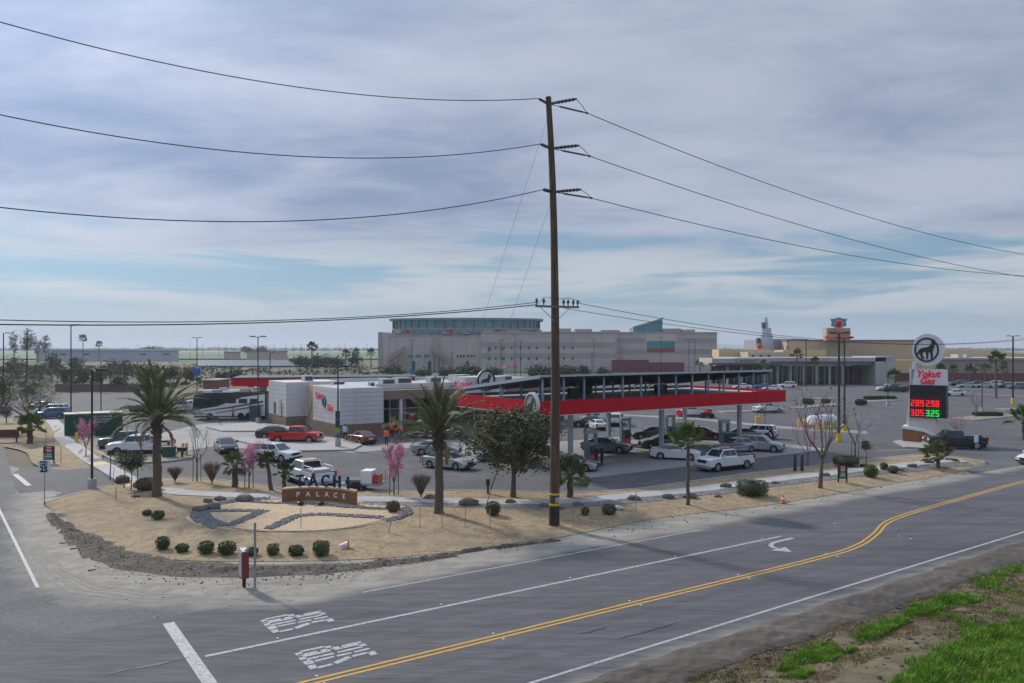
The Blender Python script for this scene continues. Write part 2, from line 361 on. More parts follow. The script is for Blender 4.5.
# ---- planted beds: lofted between lot kerb and outer edge, with gentle relief
def bed(name, inner, outer, m, rows=9, cols=90, zin=.13, zout=-.01, hump=.10, amp=.05):
    a = resample(smoothline(inner, 8), cols); b = resample(smoothline(outer, 8), cols); mb = MB(); vs = []
    for j in range(rows+1):
        t = j/rows
        for i in range(cols):
            p = a[i].lerp(b[i], t); e = min(1, 4*t*(1-t)*1.2)
            z = zin*(1-t**3)+zout*t**3+hump*math.sin(math.pi*min(1, t*1.08))*min(1, (a[i]-b[i]).length/6)+amp*e*mnoise.noise(Vector((p.x*.6, p.y*.6, 0)))+amp*.5*e*mnoise.noise(Vector((p.x*1.9, p.y*1.9, 4)))
            vs.append((p.x, p.y, z))
    mb.add(vs, [(j*cols+i+1, j*cols+i, (j+1)*cols+i, (j+1)*cols+i+1) for j in range(rows) for i in range(cols-1)])
    mb.add([(p.x, p.y, -.02) for p in a]+[(p.x, p.y, zin) for p in a], [(i, i+1, cols+i+1, cols+i) for i in range(cols-1)])
    me = mb.mesh(name, m, 60)
    return struct(link(me, name)), a, b
IN = [(46,504.5),(75,496),(110,488),(133,485),(150,480),(200,480),(250,486),(290,491.5),(345,494),(430,492.5),(500,492.5),(570,495),(634,491),(673,486),(759,474),(820,467),(880,460),(920,456),(950,458),(985,463)]
OUT = [(46,507),(60,520),(72,530),(100,544),(150,557),(220,561),(330,560),(420,555),(500,545),(560,537),(657,518),(759,506),(840,493),(905,481.5),(960,471.5),(986,465)]
bed1, bin_, bout = bed('planting_bed', [G(*p) for p in IN], [G(*p) for p in OUT], M_mulch, rows=14, cols=220)
from mathutils.bvhtree import BVHTree
_bv = BVHTree.FromPolygons([v.co for v in bed1.data.vertices], [tuple(p.vertices) for p in bed1.data.polygons])
def GZ(x, y):
    h = _bv.ray_cast(Vector((x, y, 5)), Vector((0,0,-1)))
    return h[0].z if h[0] is not None and h[0].z > -.005 else .0
def B(px, py):                                  # point on the ground, on top of the bed where there is one
    p = G(px, py); z = GZ(p.x, p.y)
    for _ in range(3): p = G(px, py, z); z = GZ(p.x, p.y)
    p.z = z; return p
kb = MB(); ribbon(kb, bin_, .16, -.02, .16, .08); struct(kb.build('kerb', M_conc))
# left bed beyond the driveway and the truck island
bed2, b2a, b2b = bed('planting_bed', [G(*p) for p in [(103,455),(60,434),(62,424),(-40,416)]], [G(*p) for p in [(100,466),(62,470),(34,464),(20,450),(-40,440)]], M_mulch, rows=6, cols=60, zout=.0, hump=.04)
bed3, b3a, b3b = bed('planting_bed', [G(*p) for p in [(64,431),(72,427),(96,437),(118,444),(160,447),(188,452),(194,456)]], [G(*p) for p in [(62,433),(74,442),(98,453),(120,463),(160,463),(185,460),(194,457.5)]], mat('island_soil', (.27,.215,.155), .95, c2=(.2,.16,.115), scale=2, bump=.6, bscale=8), rows=4, cols=40, zout=.12, hump=.02)
kb = MB(); ribbon(kb, b3b, .16, -.02, .16, 0); struct(kb.build('kerb', M_conc))
# the concrete footpath
walk = smoothline([B(*p) for p in [(137,488.5),(165,490.5),(200,493.5),(280,497),(380,499.5),(490,502),(560,501.5),(620,497),(700,489),(760,481),(830,473),(890,467),(935,461.5),(962,461)]], 10)
mb = MB(); nwk = len(walk); vs = []
for i, p in enumerate(walk):
    d = walk[min(i+1,nwk-1)]-walk[max(i-1,0)]; d.z = 0; d.normalize(); nr = Vector((-d.y, d.x, 0))*.75
    z = max(GZ(p.x+nr.x,p.y+nr.y), GZ(p.x-nr.x,p.y-nr.y), GZ(p.x,p.y))+.025
    vs += [(p.x+nr.x,p.y+nr.y,z),(p.x-nr.x,p.y-nr.y,z),(p.x+nr.x,p.y+nr.y,z-.3),(p.x-nr.x,p.y-nr.y,z-.3)]
fs = []
for i in range(nwk-1):
    a = i*4; fs += [(a,a+1,a+5,a+4),(a+1,a+3,a+7,a+5),(a+2,a,a+4,a+6)]
mb.add(vs, fs); struct(mb.build('footpath', M_walk))
walk2 = smoothline([G(*p) for p in [(52,421),(60,431),(64,441),(78,451),(93,462),(108,470),(128,482),(138,488)]], 8)
mb = MB(); ribbon(mb, walk2, 1.4, -.05, .165); struct(mb.build('footpath', M_walk))
mb = MB(); ribbon(mb, [G(96,464.5), G(101,467)], 1.1, .17, .176); struct(mb.build('tactile_paving', mat('tactile_yellow', (.60,.36,.05), .7)))
mb = MB(); ribbon(mb, [G(132,485.0), G(137,487.5)], 1.1, .17, .176); struct(mb.build('tactile_paving', MATS['tactile_yellow']))
# store kerbed island (concrete) and edge
mb = MB(); mb.prism([G(*p)[:2] for p in [(232,440),(300,436),(352,441),(362,446),(352,451),(300,452),(262,448)]], -.01, .15); struct(mb.build('store_walk', M_conc))
mb = MB(); mb.prism([G(*p)[:2] for p in [(206,428),(250,423),(300,428),(295,432),(222,432)]], -.01, .15); struct(mb.build('store_walk', M_conc))
# bank of dark disturbed soil below the bed, with clods
sb = resample(smoothline([G(*p) for p in [(50,514),(64,527),(100,549),(160,565),(240,570),(330,568),(420,559),(500,547),(560,540)]], 8), 420)
mb = MB(); rows = 14; NB = 420; wid = [.42+.95*math.sin(math.pi*min(1, i/350))**1.2 if i < 350 else max(.15, .45*(420-i)/70) for i in range(420)]; vs = []
for j in range(rows+1):
    for i, p in enumerate(sb):
        d = sb[min(i+3,419)]-sb[max(i-3,0)]; d.normalize(); nr = Vector((-d.y, d.x, 0)); t = j/rows-.5
        q = p+nr*(t*2*wid[i]*(.8+.35*mnoise.noise(Vector((p.x*.5, p.y*.5, j*.1)))))
        e = max(0, 1-(2*t)**2); z = -.028+e*(.06+.12*mnoise.noise(Vector((q.x*1.3,q.y*1.3,1)))+.12*abs(mnoise.noise(Vector((q.x*3.5,q.y*3.5,2))))+.07*mnoise.noise(Vector((q.x*8,q.y*8,2)))); vs.append((q.x, q.y, z))
mb.add(vs, [(j*NB+i, j*NB+i+1, (j+1)*NB+i+1, (j+1)*NB+i) for j in range(rows) for i in range(NB-1)])
sbo = struct(mb.build('soil_bank', M_soil, smooth=50)); _bv3 = BVHTree.FromPolygons([v.co for v in sbo.data.vertices], [tuple(q.vertices) for q in sbo.data.polygons])
def sbz(p):
    h_ = _bv3.ray_cast(Vector((p.x, p.y, 5)), Vector((0,0,-1))); return h_[0].z if h_[0] is not None else -.03
mb = MB(); random.seed(5)
for k in range(3000):
    i = random.randrange(20, 400); q_ = sb[i]; d = sb[min(i+3,419)]-sb[i-3]; d.normalize(); p = q_+Vector((d.y, -d.x, 0))*random.gauss(.35, .75)*wid[i]; s = random.uniform(.008, .028)*random.choice((1,1,1,2)); mb.rock((p.x, p.y, max(-.02, sbz(p))+s*.15), s, s, s*.6, k, 0)
stuff(mb.build('soil_clods', mat('clod', (.125,.108,.085), .95, c2=(.065,.056,.045), scale=3)), 'dark clods of broken soil below the planting bed', 'soil')
# pebbles and litter on the shoulder
mb = MB()
for k in range(700):
    u = random.uniform(2, 75); nn_ = random.choice([random.uniform(29.2, 32.5), random.uniform(14.5, 16.9)]); p = UN(u, nn_); s = random.uniform(.02, .06)
    mb.rock((p.x, p.y, 0), s, s, s*.7, k, 0)
stuff(mb.build('pebbles', mat('pebble', (.22,.20,.17), .9, c2=(.12,.105,.09), scale=1)), 'loose pebbles scattered along both road shoulders', 'pebbles')

# ---- the medallion of wood chips and cobble in the bed
mc = B(300, 513); MA, MBr = 6.1, 4.25
def med(r, a):
    x, y = mc.x+MA*r*math.cos(a), mc.y+MBr*r*math.sin(a); return Vector((x, y, GZ(x, y)))
def medsheet(name, pts, m, dz): 
    c = sum(pts, Vector())/len(pts); mb = MB()
    # subdivided fan so that it follows the relief
    rings = 5; n = len(pts); vs = []
    for k in range(rings):
        for p in pts:
            q = c.lerp(p, (k+1)/rings); vs.append((q.x, q.y, GZ(q.x, q.y)+dz))
    vs.append((c.x, c.y, GZ(c.x, c.y)+dz))
    fs = [(rings*n, i, (i+1)%n) for i in range(n)]+[(k*n+i, (k+1)*n+i, (k+1)*n+(i+1)%n, k*n+(i+1)%n) for k in range(rings-1) for i in range(n)]
    mb.add(vs, fs); me = mb.mesh(name, m, 60)
    if sum(p.normal.z for p in me.polygons) < 0: me.flip_normals()
    return struct(link(me, name))
medsheet('medallion_bed', [med(1, a*2*math.pi/80) for a in range(80)], M_chip, .02)
def inside(p, poly):
    c = False; j = len(poly)-1
    for i in range(len(poly)):
        a, b = poly[i], poly[j]
        if (a.y > p.y) != (b.y > p.y) and p.x < (b.x-a.x)*(p.y-a.y)/(b.y-a.y)+a.x: c = not c
        j = i
    return c
mb = MB(); random.seed(11); cnt = 0; bars = MB()
def drape(pts, w_, dz, mbx):
    p = resample(smoothline([B(*q) for q in pts], 6), 40); vs = []
    for i, q in enumerate(p):
        d = p[min(i+1,39)]-p[max(i-1,0)]; d.z = 0; d.normalize(); nr = Vector((-d.y, d.x, 0)); ww = w_*(.9+.25*mnoise.noise(q*1.3))
        for t in (-.5, 0, .5): r = q+nr*t*ww; vs.append((r.x, r.y, GZ(r.x, r.y)+dz))
    mbx.add(vs, [(i*3+k+1, i*3+k, (i+1)*3+k, (i+1)*3+k+1) for i in range(39) for k in range(2)]); return p
BARS = [([(270,499),(240,500.5),(218,504),(204,510),(200,515),(205,521),(222,527)], 1.25, 800),([(207,511.5),(235,511),(262,511.5)], .62, 260),([(264,511),(250,517),(229,526)], .75, 260),([(268,529.5),(284,522),(298,516.5),(318,515),(350,516.5),(382,518)], .72, 560),([(240,501),(270,503.5),(300,503.5),(340,506.5)], .6, 300),([(340,506.5),(372,509),(400,509.5),(408,512)], .7, 320),([(404,508),(409,513),(398,518),(384,521)], .6, 200)]
for pts, w_, n_ in BARS:
    w_ *= .82; p = drape(pts, w_, .034, bars)
    for k in range(n_):
        i = random.randrange(39); q = p[i].lerp(p[i+1], random.random()); d = (p[i+1]-p[i]); d.z = 0; d.normalize(); q = q+Vector((-d.y, d.x, 0))*random.uniform(-.52,.52)*w_
        s = random.uniform(.035, .085); mb.rock((q.x, q.y, GZ(q.x,q.y)+s*.2+.03), s, s, s*.6, cnt, 0); cnt += 1
me = bars.mesh('cobble_bars', M_cobble)
for p in me.polygons:
    if p.normal.z < 0: p.flip()
me.update(); struct(link(me, 'cobble_bars'))
eb = MB(); drape([(222,527),(245,530.5),(285,532),(325,531),(360,526.5),(384,521)], .10, .06, eb); me = eb.mesh('bed_edging', M_black)
for p in me.polygons:
    if p.normal.z < 0: p.flip()
me.update(); struct(link(me, 'bed_edging'))
# cobbles also line the footpath
def near_walk(px0, px1, n, w0, w1):
    global cnt
    for k in range(n):
        i = random.randrange(len(walk)-1); p = walk[i].lerp(walk[i+1], random.random())
        q = p.x/p.y*F+512
        if not (px0 < q < px1): continue
        d = (walk[i+1]-walk[i]).normalized(); nr = Vector((d.y, -d.x, 0)); t = random.uniform(w0, w1)
        p = p+nr*t; s = random.uniform(.04, .09); mb.rock((p.x, p.y, GZ(p.x,p.y)+s*.1), s, s, s*.5, cnt, 0); cnt += 1
near_walk(350, 960, 7000, .8, 1.9)
stuff(mb.build('cobbles', M_cobble), 'grey cobbles of the medallion and along the footpath', 'cobbles')
gs = [p for p in walk if 345 < p.x/p.y*F+512 < 965]
mb = MB(); vs = []
for i, p in enumerate(gs):
    d = gs[min(i+1,len(gs)-1)]-gs[max(i-1,0)]; d.normalize(); nr = Vector((d.y, -d.x, 0))
    for t in (.74, 1.3, 1.9+.25*mnoise.noise(p*.4)):
        q = p+nr*t; vs.append((q.x, q.y, GZ(q.x,q.y)+.02))
mb.add(vs, [(i*3+k, i*3+k+1, i*3+k+4, i*3+k+3) for i in range(len(gs)-1) for k in range(2)])
me = mb.mesh('gravel_strip', M_cobble)
if me.polygons[0].normal.z < 0: me.flip_normals()
struct(link(me, 'gravel_strip'))

# ---- road markings
def line(name, pts, wd, m, z=.022): mb = MB(); ribbon(mb, pts, wd, z); return struct(mb.build(name, m))
def useg(u0, u1, n0, n1=None, k=30): n1 = n0 if n1 is None else n1; return [UN(u0+(u1-u0)*i/k, n0+(n1-n0)*i/k) for i in range(k+1)]
line('edge_line', useg(-40, 0, 17.75)+useg(0.1, 95, 17.75, 20.0), .12, M_white)
line('edge_line', useg(12.2, 31, 28.35), .09, M_white)
line('lane_line', useg(5.7, 33.2, 25.15), .15, M_white)
yl = smoothline([UN(-2,21.55),UN(20,21.55),UN(31,21.6),UN(34.5,21.9),UN(37.5,22.8),UN(40.3,23.9),UN(43.5,24.5),UN(50,25.1),UN(64,26.1),UN(95,27.4)], 12)
line('centre_line', [p+N*.13 for p, N in ((q, UN(0,1)) for q in yl)], .11, M_yellow); line('centre_line', [q-UN(0,1)*.13 for q in yl], .11, M_yellow)
line('edge_line', useg(0,0,0,0,1)[:0] or [UN(1.9-.05*i, 36+i) for i in range(0, 30, 3)]+[UN(.4-.012*i, 66+i) for i in range(0, 100, 10)], .13, M_white, .0265)
line('stop_line', [UN(5.35, 22.3), UN(5.35, 28.9)], .37, M_white, .0262)
line('stop_line', [G(15,474.5), G(29,486)], .35, M_white, .0262)
# parking and lane strokes
for a, b in [((895,440),(906,441.5)),((720,437),(760,441)),((875,451),(930,449))]:
    line('lane_stroke', [G(*a), G(*b)], .18, M_white, .0155)
for k in range(14):
    p = UN(44+k*2.75, 108.0); line('stall_line', [p, p+UN(0, 5.2)], .1, M_white, .0155)
for r_, n_ in ((0, 120), (1, 142), (2, 164)):
    for k in range(30):
        p = UN(86+k*2.75, n_-60); line('stall_line', [p, p+UN(0, 5.0)], .1, M_white, .0155)
# STOP legends: stencilled letters, read by traffic heading towards the stop line
def strokes(mb, u0, n0, z=.023):
    # letter space: x across (0..1.6 in +n), y up the letter (0 bottom .. 1 top, towards -u), height 2.15
    Lh = 2.15
    def P(x, y): return UN(u0+Lh*(1-y), n0+x, z)
    def seg(a, b, wa=.085):
        A, Bq = P(*a), P(*b); d = (Bq-A).normalized(); nr = Vector((-d.y, d.x, 0))*wa*1.22
        mb.quad(A+nr, Bq+nr, Bq-nr, A-nr)
    def bar(x0, x1, y, hh=.055):
        mb.quad(P(x0,y-hh), P(x1,y-hh), P(x1,y+hh), P(x0,y+hh))
    # S
    bar(.02,.34,.06); seg((.30,.1),(.30,.34),.06); seg((.29,.38),(.08,.64),.085); seg((.06,.68),(.06,.9),.06); bar(.04,.34,.94)
    # T
    bar(.42,.74,.93,.065); seg((.58,.84),(.58,.56),.055); seg((.58,.52),(.58,.30),.055); seg((.58,.26),(.58,.02),.055)
    # O
    bar(.86,1.08,.05,.05); bar(.86,1.08,.95,.05); seg((.84,.08),(.84,.46),.055); seg((.84,.52),(.84,.92),.055); seg((1.11,.08),(1.11,.46),.055); seg((1.11,.52),(1.11,.92),.055)
    # P
    seg((1.25,.02),(1.25,.32),.055); seg((1.25,.37),(1.25,.64),.055); seg((1.25,.69),(1.25,.98),.055); bar(1.25,1.5,.94,.05); bar(1.25,1.5,.5,.05); seg((1.53,.54),(1.53,.9),.055)
for n0 in (22.35, 25.9):
    mb = MB(); strokes(mb, 8.0, n0); me = mb.mesh('stop_legend', M_white)
    for p in me.polygons:
        if p.normal.z < 0: p.flip()
    me.update(); struct(link(me, 'stop_legend'))
# left turn arrow
mb = MB(); arc = [UN(33.3, 24.55), UN(32.5, 24.55), UN(31.6, 24.45), UN(31.05, 24.1), UN(30.95, 23.6)]
ribbon(mb, smoothline(arc, 6), .22, .0265); mb.add([UN(30.4,23.65,.0265), UN(31.5,23.65,.0265), UN(30.95,22.9,.0265)], [(0,1,2)])
me = mb.mesh('turn_arrow', M_white)
for p in me.polygons:
    if p.normal.z < 0: p.flip()
me.update(); struct(link(me, 'turn_arrow'))
# raised reflectors
mb = MB()
for u in range(8, 40, 6):
    for n in (21.25, 21.85, 25.4):
        p = UN(u, n); mb.box(p.x-.035, p.x+.035, p.y-.035, p.y+.035, .017, .035)
struct(mb.build('road_reflectors', mat('reflector', (.7,.66,.5), .4)))
# dark tar smears
M_tar = mat('tar', (.035,.035,.04), .6)
for u, n, L, wd in [(16.2,20.2,1.3,.12),(17,19.2,3.0,.10),(3.0,25.35,2.5,.16)]:
    p = [UN(u+L*i/14, n+.12*mnoise.noise(Vector((u+i*.25, n, 0)))) for i in range(15)]
    mb = MB(); ribbon(mb, p, [max(.01, wd*(.4+abs(mnoise.noise(Vector((u*3+i*.5, n, 5))))*1.6)*math.sin(math.pi*(i+.3)/15)) for i in range(15)], .0265); struct(mb.build('tar_smear', M_tar))

# ---- the near verge: dirt, dark bank, grass
vg = MB(); nu, nv = 150, 46; vs = []
for j in range(nv):
    n = 17.0-(j/(nv-1))*17.5
    for i in range(nu):
        u = -2+100*i/(nu-1); p = UN(u, n)
        nn2 = n-(.02*u)
        bank = -.05*math.exp(-((nn2-14.9)/.75)**2)+.14*math.exp(-((nn2-12.9)/.9)**2)
        z = -.028+bank+(.09*mnoise.noise(Vector((p.x*.5,p.y*.5,0)))+.05*mnoise.noise(Vector((p.x*1.8,p.y*1.8,3)))+.03*mnoise.noise(Vector((p.x*5,p.y*5,3))))*min(1, (17.0-n)/1.2)
        vs.append((p.x, p.y, z))
vg.add(vs, [(j*nu+i+1, j*nu+i, (j+1)*nu+i, (j+1)*nu+i+1) for j in range(nv-1) for i in range(nu-1)])
M_verge = mat('verge_dirt', (.20,.152,.085), .97, c2=(.105,.083,.05), scale=1.8, bump=1.0, bscale=7, detail=9, c3=(.13,.125,.055), scale3=.5, lo3=.5, hi3=.66, stretch=(.5,1.3,1,-ANG))
verge = struct(vg.build('verge', M_verge, smooth=60))
_bv2 = BVHTree.FromPolygons([v.co for v in verge.data.vertices], [tuple(p.vertices) for p in verge.data.polygons])
def VZ(x, y):
    h = _bv2.ray_cast(Vector((x, y, 5)), Vector((0,0,-1))); return h[0].z if h[0] is not None else -.12
# strip of darker, rough soil at the foot of the shoulder
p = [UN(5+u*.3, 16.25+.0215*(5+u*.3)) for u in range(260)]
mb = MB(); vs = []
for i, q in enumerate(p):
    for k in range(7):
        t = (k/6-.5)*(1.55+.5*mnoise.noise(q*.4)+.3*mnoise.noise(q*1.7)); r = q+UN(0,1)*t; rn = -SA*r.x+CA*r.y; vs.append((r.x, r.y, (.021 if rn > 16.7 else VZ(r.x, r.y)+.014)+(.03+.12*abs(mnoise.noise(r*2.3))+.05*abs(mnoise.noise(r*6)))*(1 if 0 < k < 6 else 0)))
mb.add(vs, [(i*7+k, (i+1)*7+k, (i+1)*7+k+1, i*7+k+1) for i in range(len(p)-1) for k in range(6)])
me = mb.mesh('dark_soil_strip', M_soil)
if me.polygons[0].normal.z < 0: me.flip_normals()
struct(link(me, 'dark_soil_strip'))
random.seed(21)
def blades(mb, spots, h0, h1, wd, tri=1):
    for (x, y, k) in spots:
        z = VZ(x, y)-.01; a = random.uniform(0, 2*math.pi); h = random.uniform(h0, h1)*k; l = h*random.uniform(.15, .8); b = random.uniform(0, 2*math.pi)
        dx, dy = math.cos(a)*wd, math.sin(a)*wd; lx, ly = math.cos(b)*l, math.sin(b)*l
        mb.add([(x-dx,y-dy,z),(x+dx,y+dy,z),(x+dx*.6+lx*.4,y+dy*.6+ly*.4,z+h*.6),(x-dx*.6+lx*.4,y-dy*.6+ly*.4,z+h*.6),(x+lx,y+ly,z+h)], [(0,1,2,3),(3,2,4)], 0)
def poly_spots(pts, n, edge=.35, ramp=None):
    ps = [G(*p) for p in pts]; x0, x1 = min(p.x for p in ps), max(p.x for p in ps); y0, y1 = min(p.y for p in ps), max(p.y for p in ps); o = []
    while len(o) < n:
        p = Vector((random.uniform(x0,x1), random.uniform(y0,y1), 0))
        if not inside(p, ps): continue
        k = mnoise.noise(Vector((p.x*.7, p.y*.7, 7)))+.5*mnoise.noise(Vector((p.x*2.2, p.y*2.2, 7)))+edge
        if random.random() < max(0, min(1, k*1.6)): o.append((p.x, p.y, .7+.6*max(0, min(1, k))))
    return o
M_grass = mat('spring_grass', (.085,.200,.012), .6, c2=(.19,.335,.026), scale=2.2, spec=.25, c3=(.27,.30,.06), scale3=3.0, lo3=.56, hi3=.7)
M_grass2 = mat('dry_grass', (.23,.165,.07), .9, c2=(.13,.125,.04), scale=1.2)
mb = MB(); blades(mb, poly_spots([(868,704),(905,676),(945,654),(968,640),(992,630),(1040,616),(1060,704)], 50000, .62), .09, .27, .015); stuff(mb.build('grass', M_grass), 'tall bright green grass patch nearest the camera', 'grass')
mb = MB(); blades(mb, poly_spots([(840,704),(890,668),(935,642),(965,626),(1000,612),(1040,606),(1060,704)], 4500, -.12), .05, .30, .015); blades(mb, poly_spots([(740,700),(800,640),(900,600),(1024,552),(1024,620),(900,660),(850,700)], 3500, -.32), .03, .14, .013)
for pts, n, e in [([(762,680),(790,655),(815,645),(850,634),(880,622),(905,612),(918,618),(900,628),(865,645),(830,664),(790,690)], 15000, .22),([(900,614),(918,602),(940,597),(975,594),(992,598),(960,606),(925,616)], 8000, .3),([(975,584),(990,575),(1012,570),(1012,578),(990,588)], 1800, .4),([(970,578),(1024,560),(1024,585),(980,600)], 1200, .0),([(760,690),(770,676),(810,672),(800,690)],1500,.1)]:
    blades(mb, poly_spots(pts, n, e), .07, .22, .014)
stuff(mb.build('grass', M_grass), 'low green grass clumps in strips along the dirt verge', 'grass')
mb = MB(); blades(mb, poly_spots([(560,700),(640,668),(760,632),(900,590),(1024,550),(1024,640),(880,660),(820,690)], 60000, .75), .015, .07, .012); stuff(mb.build('dry_grass', M_grass2), 'short dry straw grass on the verge', 'grass')
mb = MB(); blades(mb, poly_spots([(655,680),(700,660),(760,636),(800,622),(812,628),(770,645),(700,678)], 2500, .2), .04, .1, .014); stuff(mb.build('rust_weeds', mat('rust_weed', (.24,.09,.03), .9, c2=(.18,.13,.04), scale=2)), 'rust coloured low weeds beside the road shoulder', 'weeds')
mb = MB()
for k in range(2600):
    u = random.uniform(4, 70); n = 16.2+.02*u-abs(random.gauss(0, 2.6)); p = UN(u, n); s = random.uniform(.015, .05)*random.choice((1,1,2)); mb.rock((p.x, p.y, VZ(p.x, p.y)+s*.2), s, s, s*.65, k, 0)
stuff(mb.build('verge_clods', mat('clod')), 'crumbled soil clods along the near verge', 'soil')
# ------------------------------------------------------------------ buildings
M_wpanel = mat('white_panel', (.58,.575,.58), .6, c2=(.52,.515,.52), scale=.6, c3=(.46,.45,.44), scale3=.9, lo3=.58, hi3=.8)
M_tan = mat('tan_stucco', (.50,.40,.29), .85, c2=(.45,.36,.26), scale=.5)
M_stone = mat('stone_veneer', (.24,.17,.12), .85, c2=(.13,.10,.08), scale=4.5, detail=2, bump=.5, bscale=6, stretch=(1,1,2.4))
M_red = mat('red_fascia', (.50,.008,.020), .5, c2=(.44,.008,.018), scale=.3, spec=.15)
M_redbright = mat('red_sign', (.62,.015,.035), .35, emit=((.8,.02,.05), .12))
M_glass = mat('dark_glass', (.018,.026,.03), .06, spec=.8)
M_teal = mat('teal_glass', (.02,.16,.19), .12, spec=.7, c2=(.03,.24,.27), scale=.08, stretch=(1,1,.2))
M_alum = mat('aluminium', (.55,.57,.60), .4, .5)
M_roofw = mat('white_membrane_roof', (.46,.465,.47), .8, c2=(.36,.365,.37), scale=.3)
M_blueg = mat('blue_grey_steel', (.20,.29,.36), .5, .1)
M_unit = mat('roof_unit', (.42,.43,.43), .6)
M_darkg = mat('dark_grey', (.05,.055,.06), .6)
M_brown = mat('brown_fascia', (.22,.165,.13), .7)

def panels(parent, x0, x1, z0, z1, y, rows, cols, m, axis='x', gap=.03, th=.06, sgn=-1, name='wall_panel'):
    """cladding boards in front of a wall face; each its own object, sharing one mesh"""
    wx = (x1-x0)/cols; wz = (z1-z0)/rows; mb = MB()
    if axis == 'x': mb.box(gap/2, wx-gap/2, -th if sgn < 0 else 0, 0 if sgn < 0 else th, gap/2, wz-gap/2)
    else: mb.box(-th if sgn < 0 else 0, 0 if sgn < 0 else th, gap/2, wx-gap/2, gap/2, wz-gap/2)
    me = mb.mesh(name, m)
    for r in range(rows):
        for c in range(cols):
            link(me, name, parent, (x0+c*wx, y, z0+r*wz) if axis == 'x' else (y, x0+c*wx, z0+r*wz))
CANINE = [(-.62,-.10),(-.55,.02),(-.40,.12),(-.18,.16),(.05,.20),(.22,.30),(.30,.46),(.34,.62),(.42,.80),(.46,.66),(.56,.78),(.55,.60),(.68,.50),(.74,.42),(.62,.38),(.54,.34),(.52,.18),(.46,.0),(.42,-.16),(.44,-.40),(.40,-.62),(.48,-.68),(.28,-.68),(.28,-.40),(.22,-.18),(.12,-.16),(.10,-.40),(.06,-.62),(.12,-.68),(-.06,-.68),(-.04,-.36),(-.10,-.14),(-.28,-.16),(-.34,-.34),(-.22,-.60),(-.18,-.68),(-.36,-.68),(-.50,-.40),(-.48,-.18),(-.58,-.30),(-.72,-.44),(-.84,-.52),(-.80,-.34)]
def ring(mb, R0, R1, y0, y1, n=32, sx=1.0):
    vs = []
    for k in range(n):
        t = 2*math.pi*k/n
        for r, y in ((R0,y0),(R1,y0),(R1,y1),(R0,y1)): vs.append((sx*r*math.cos(t), y, r*math.sin(t)))
    mb.add(vs, [(4*k+j, 4*((k+1)%n)+j, 4*((k+1)%n)+(j+1)%4, 4*k+(j+1)%4) for k in range(n) for j in range(4)]); return mb
def disc(mb, r, y0, y1, n=32, sx=1.0): return mb.slab([(sx*r*math.cos(2*math.pi*k/n), r*math.sin(2*math.pi*k/n)) for k in range(n)], y0, y1)

# ---- the convenience store (local x along u, y along n)
st = thing('store_building', 'white panelled filling station shop with stone base and flat white roof', 'shop', UN(31.3, 78.5), ANG)
Hs = 5.15
def vol(mb, x0, x1, y0, y1, z1, roof=True): mb.box(x0, x1, y0, y1, -.02, z1)
mb = MB(); vol(mb, 0, 4.9, 0, 8.0, Hs); mb.build('corner_block', M_wpanel, st)
mb = MB(); vol(mb, 1.6, 5.4, 8.01, 14.6, Hs-.2); mb.build('recessed_wall', M_tan, st)
mb = MB(); vol(mb, -.9, 6, 14.61, 21.5, Hs+.15); mb.build('rear_block', M_wpanel, st)
mb = MB(); vol(mb, 5.41, 32, 3.2, 21, Hs-.35); mb.build('shop_hall', M_tan, st)
# cladding boards
panels(st, 0, 4.9, 1.35, Hs, 0, 8, 1, M_wpanel); panels(st, 0, 8, 1.35, Hs, 0, 8, 1, M_wpanel, axis='y')
panels(st, 14.61, 21.5, 1.2, Hs+.15, -.9, 8, 1, M_wpanel, axis='y'); panels(st, -.9, 1.6, 1.2, Hs+.15, 14.61, 8, 1, M_wpanel)
mb = MB(); mb.box(-.16, 4.98, -.16, 8.06, -.02, 1.33); mb.build('stone_base', M_stone, st)
mb = MB(); mb.box(-1.06, 5.9, 14.45, 21.56, -.02, 1.18); mb.build('stone_base', M_stone, st)
mb = MB(); mb.box(1.45, 5.3, 8.1, 14.4, -.02, .9); mb.build('stone_base', M_tan, st)
# roof and parapet
mb = MB(); mb.box(5.6, 31.8, 3.6, 20.8, Hs-.34, Hs-.25)
rf = mb.build('roof', M_roofw, st)
mb = MB(); mb.box(.15, 4.75, .2, 7.9, Hs+.001, Hs+.03); mb.build('roof_membrane', M_roofw, rf)
mb = MB()
for a in [(5.41,32,3.0,3.22),(5.41,32,20.8,21.1),(31.8,32.1,3.2,21)]: mb.box(*a, Hs-.36, Hs+.2)
mb.build('parapet', M_wpanel, rf)
for i, (x, y, sx, sy, sz) in enumerate([(4.2,11.5,1.4,1.2,.5),(8.5,7,1.6,1.4,.9),(13,12,1.9,1.5,.8),(18,13,1.6,1.4,.7),(22.5,14,2.4,1.8,.9),(27,10,1.8,1.6,.8),(2.4,16.8,1.1,1.1,.7),(5.9,5.4,.6,.6,.6)]):
    mb = MB(); z = Hs-.24 if x > 5.5 else (Hs-.19 if 8 < y < 14.6 else Hs+.16); mb.box(x-sx/2, x+sx/2, y-sy/2, y+sy/2, z, z+sz); mb.box(x-sx/2+.1, x+sx/2-.1, y-sy/2-.03, y-sy/2, z+.15, z+sz-.15, 1); mb.build('rooftop_unit', [M_unit, M_darkg], rf)
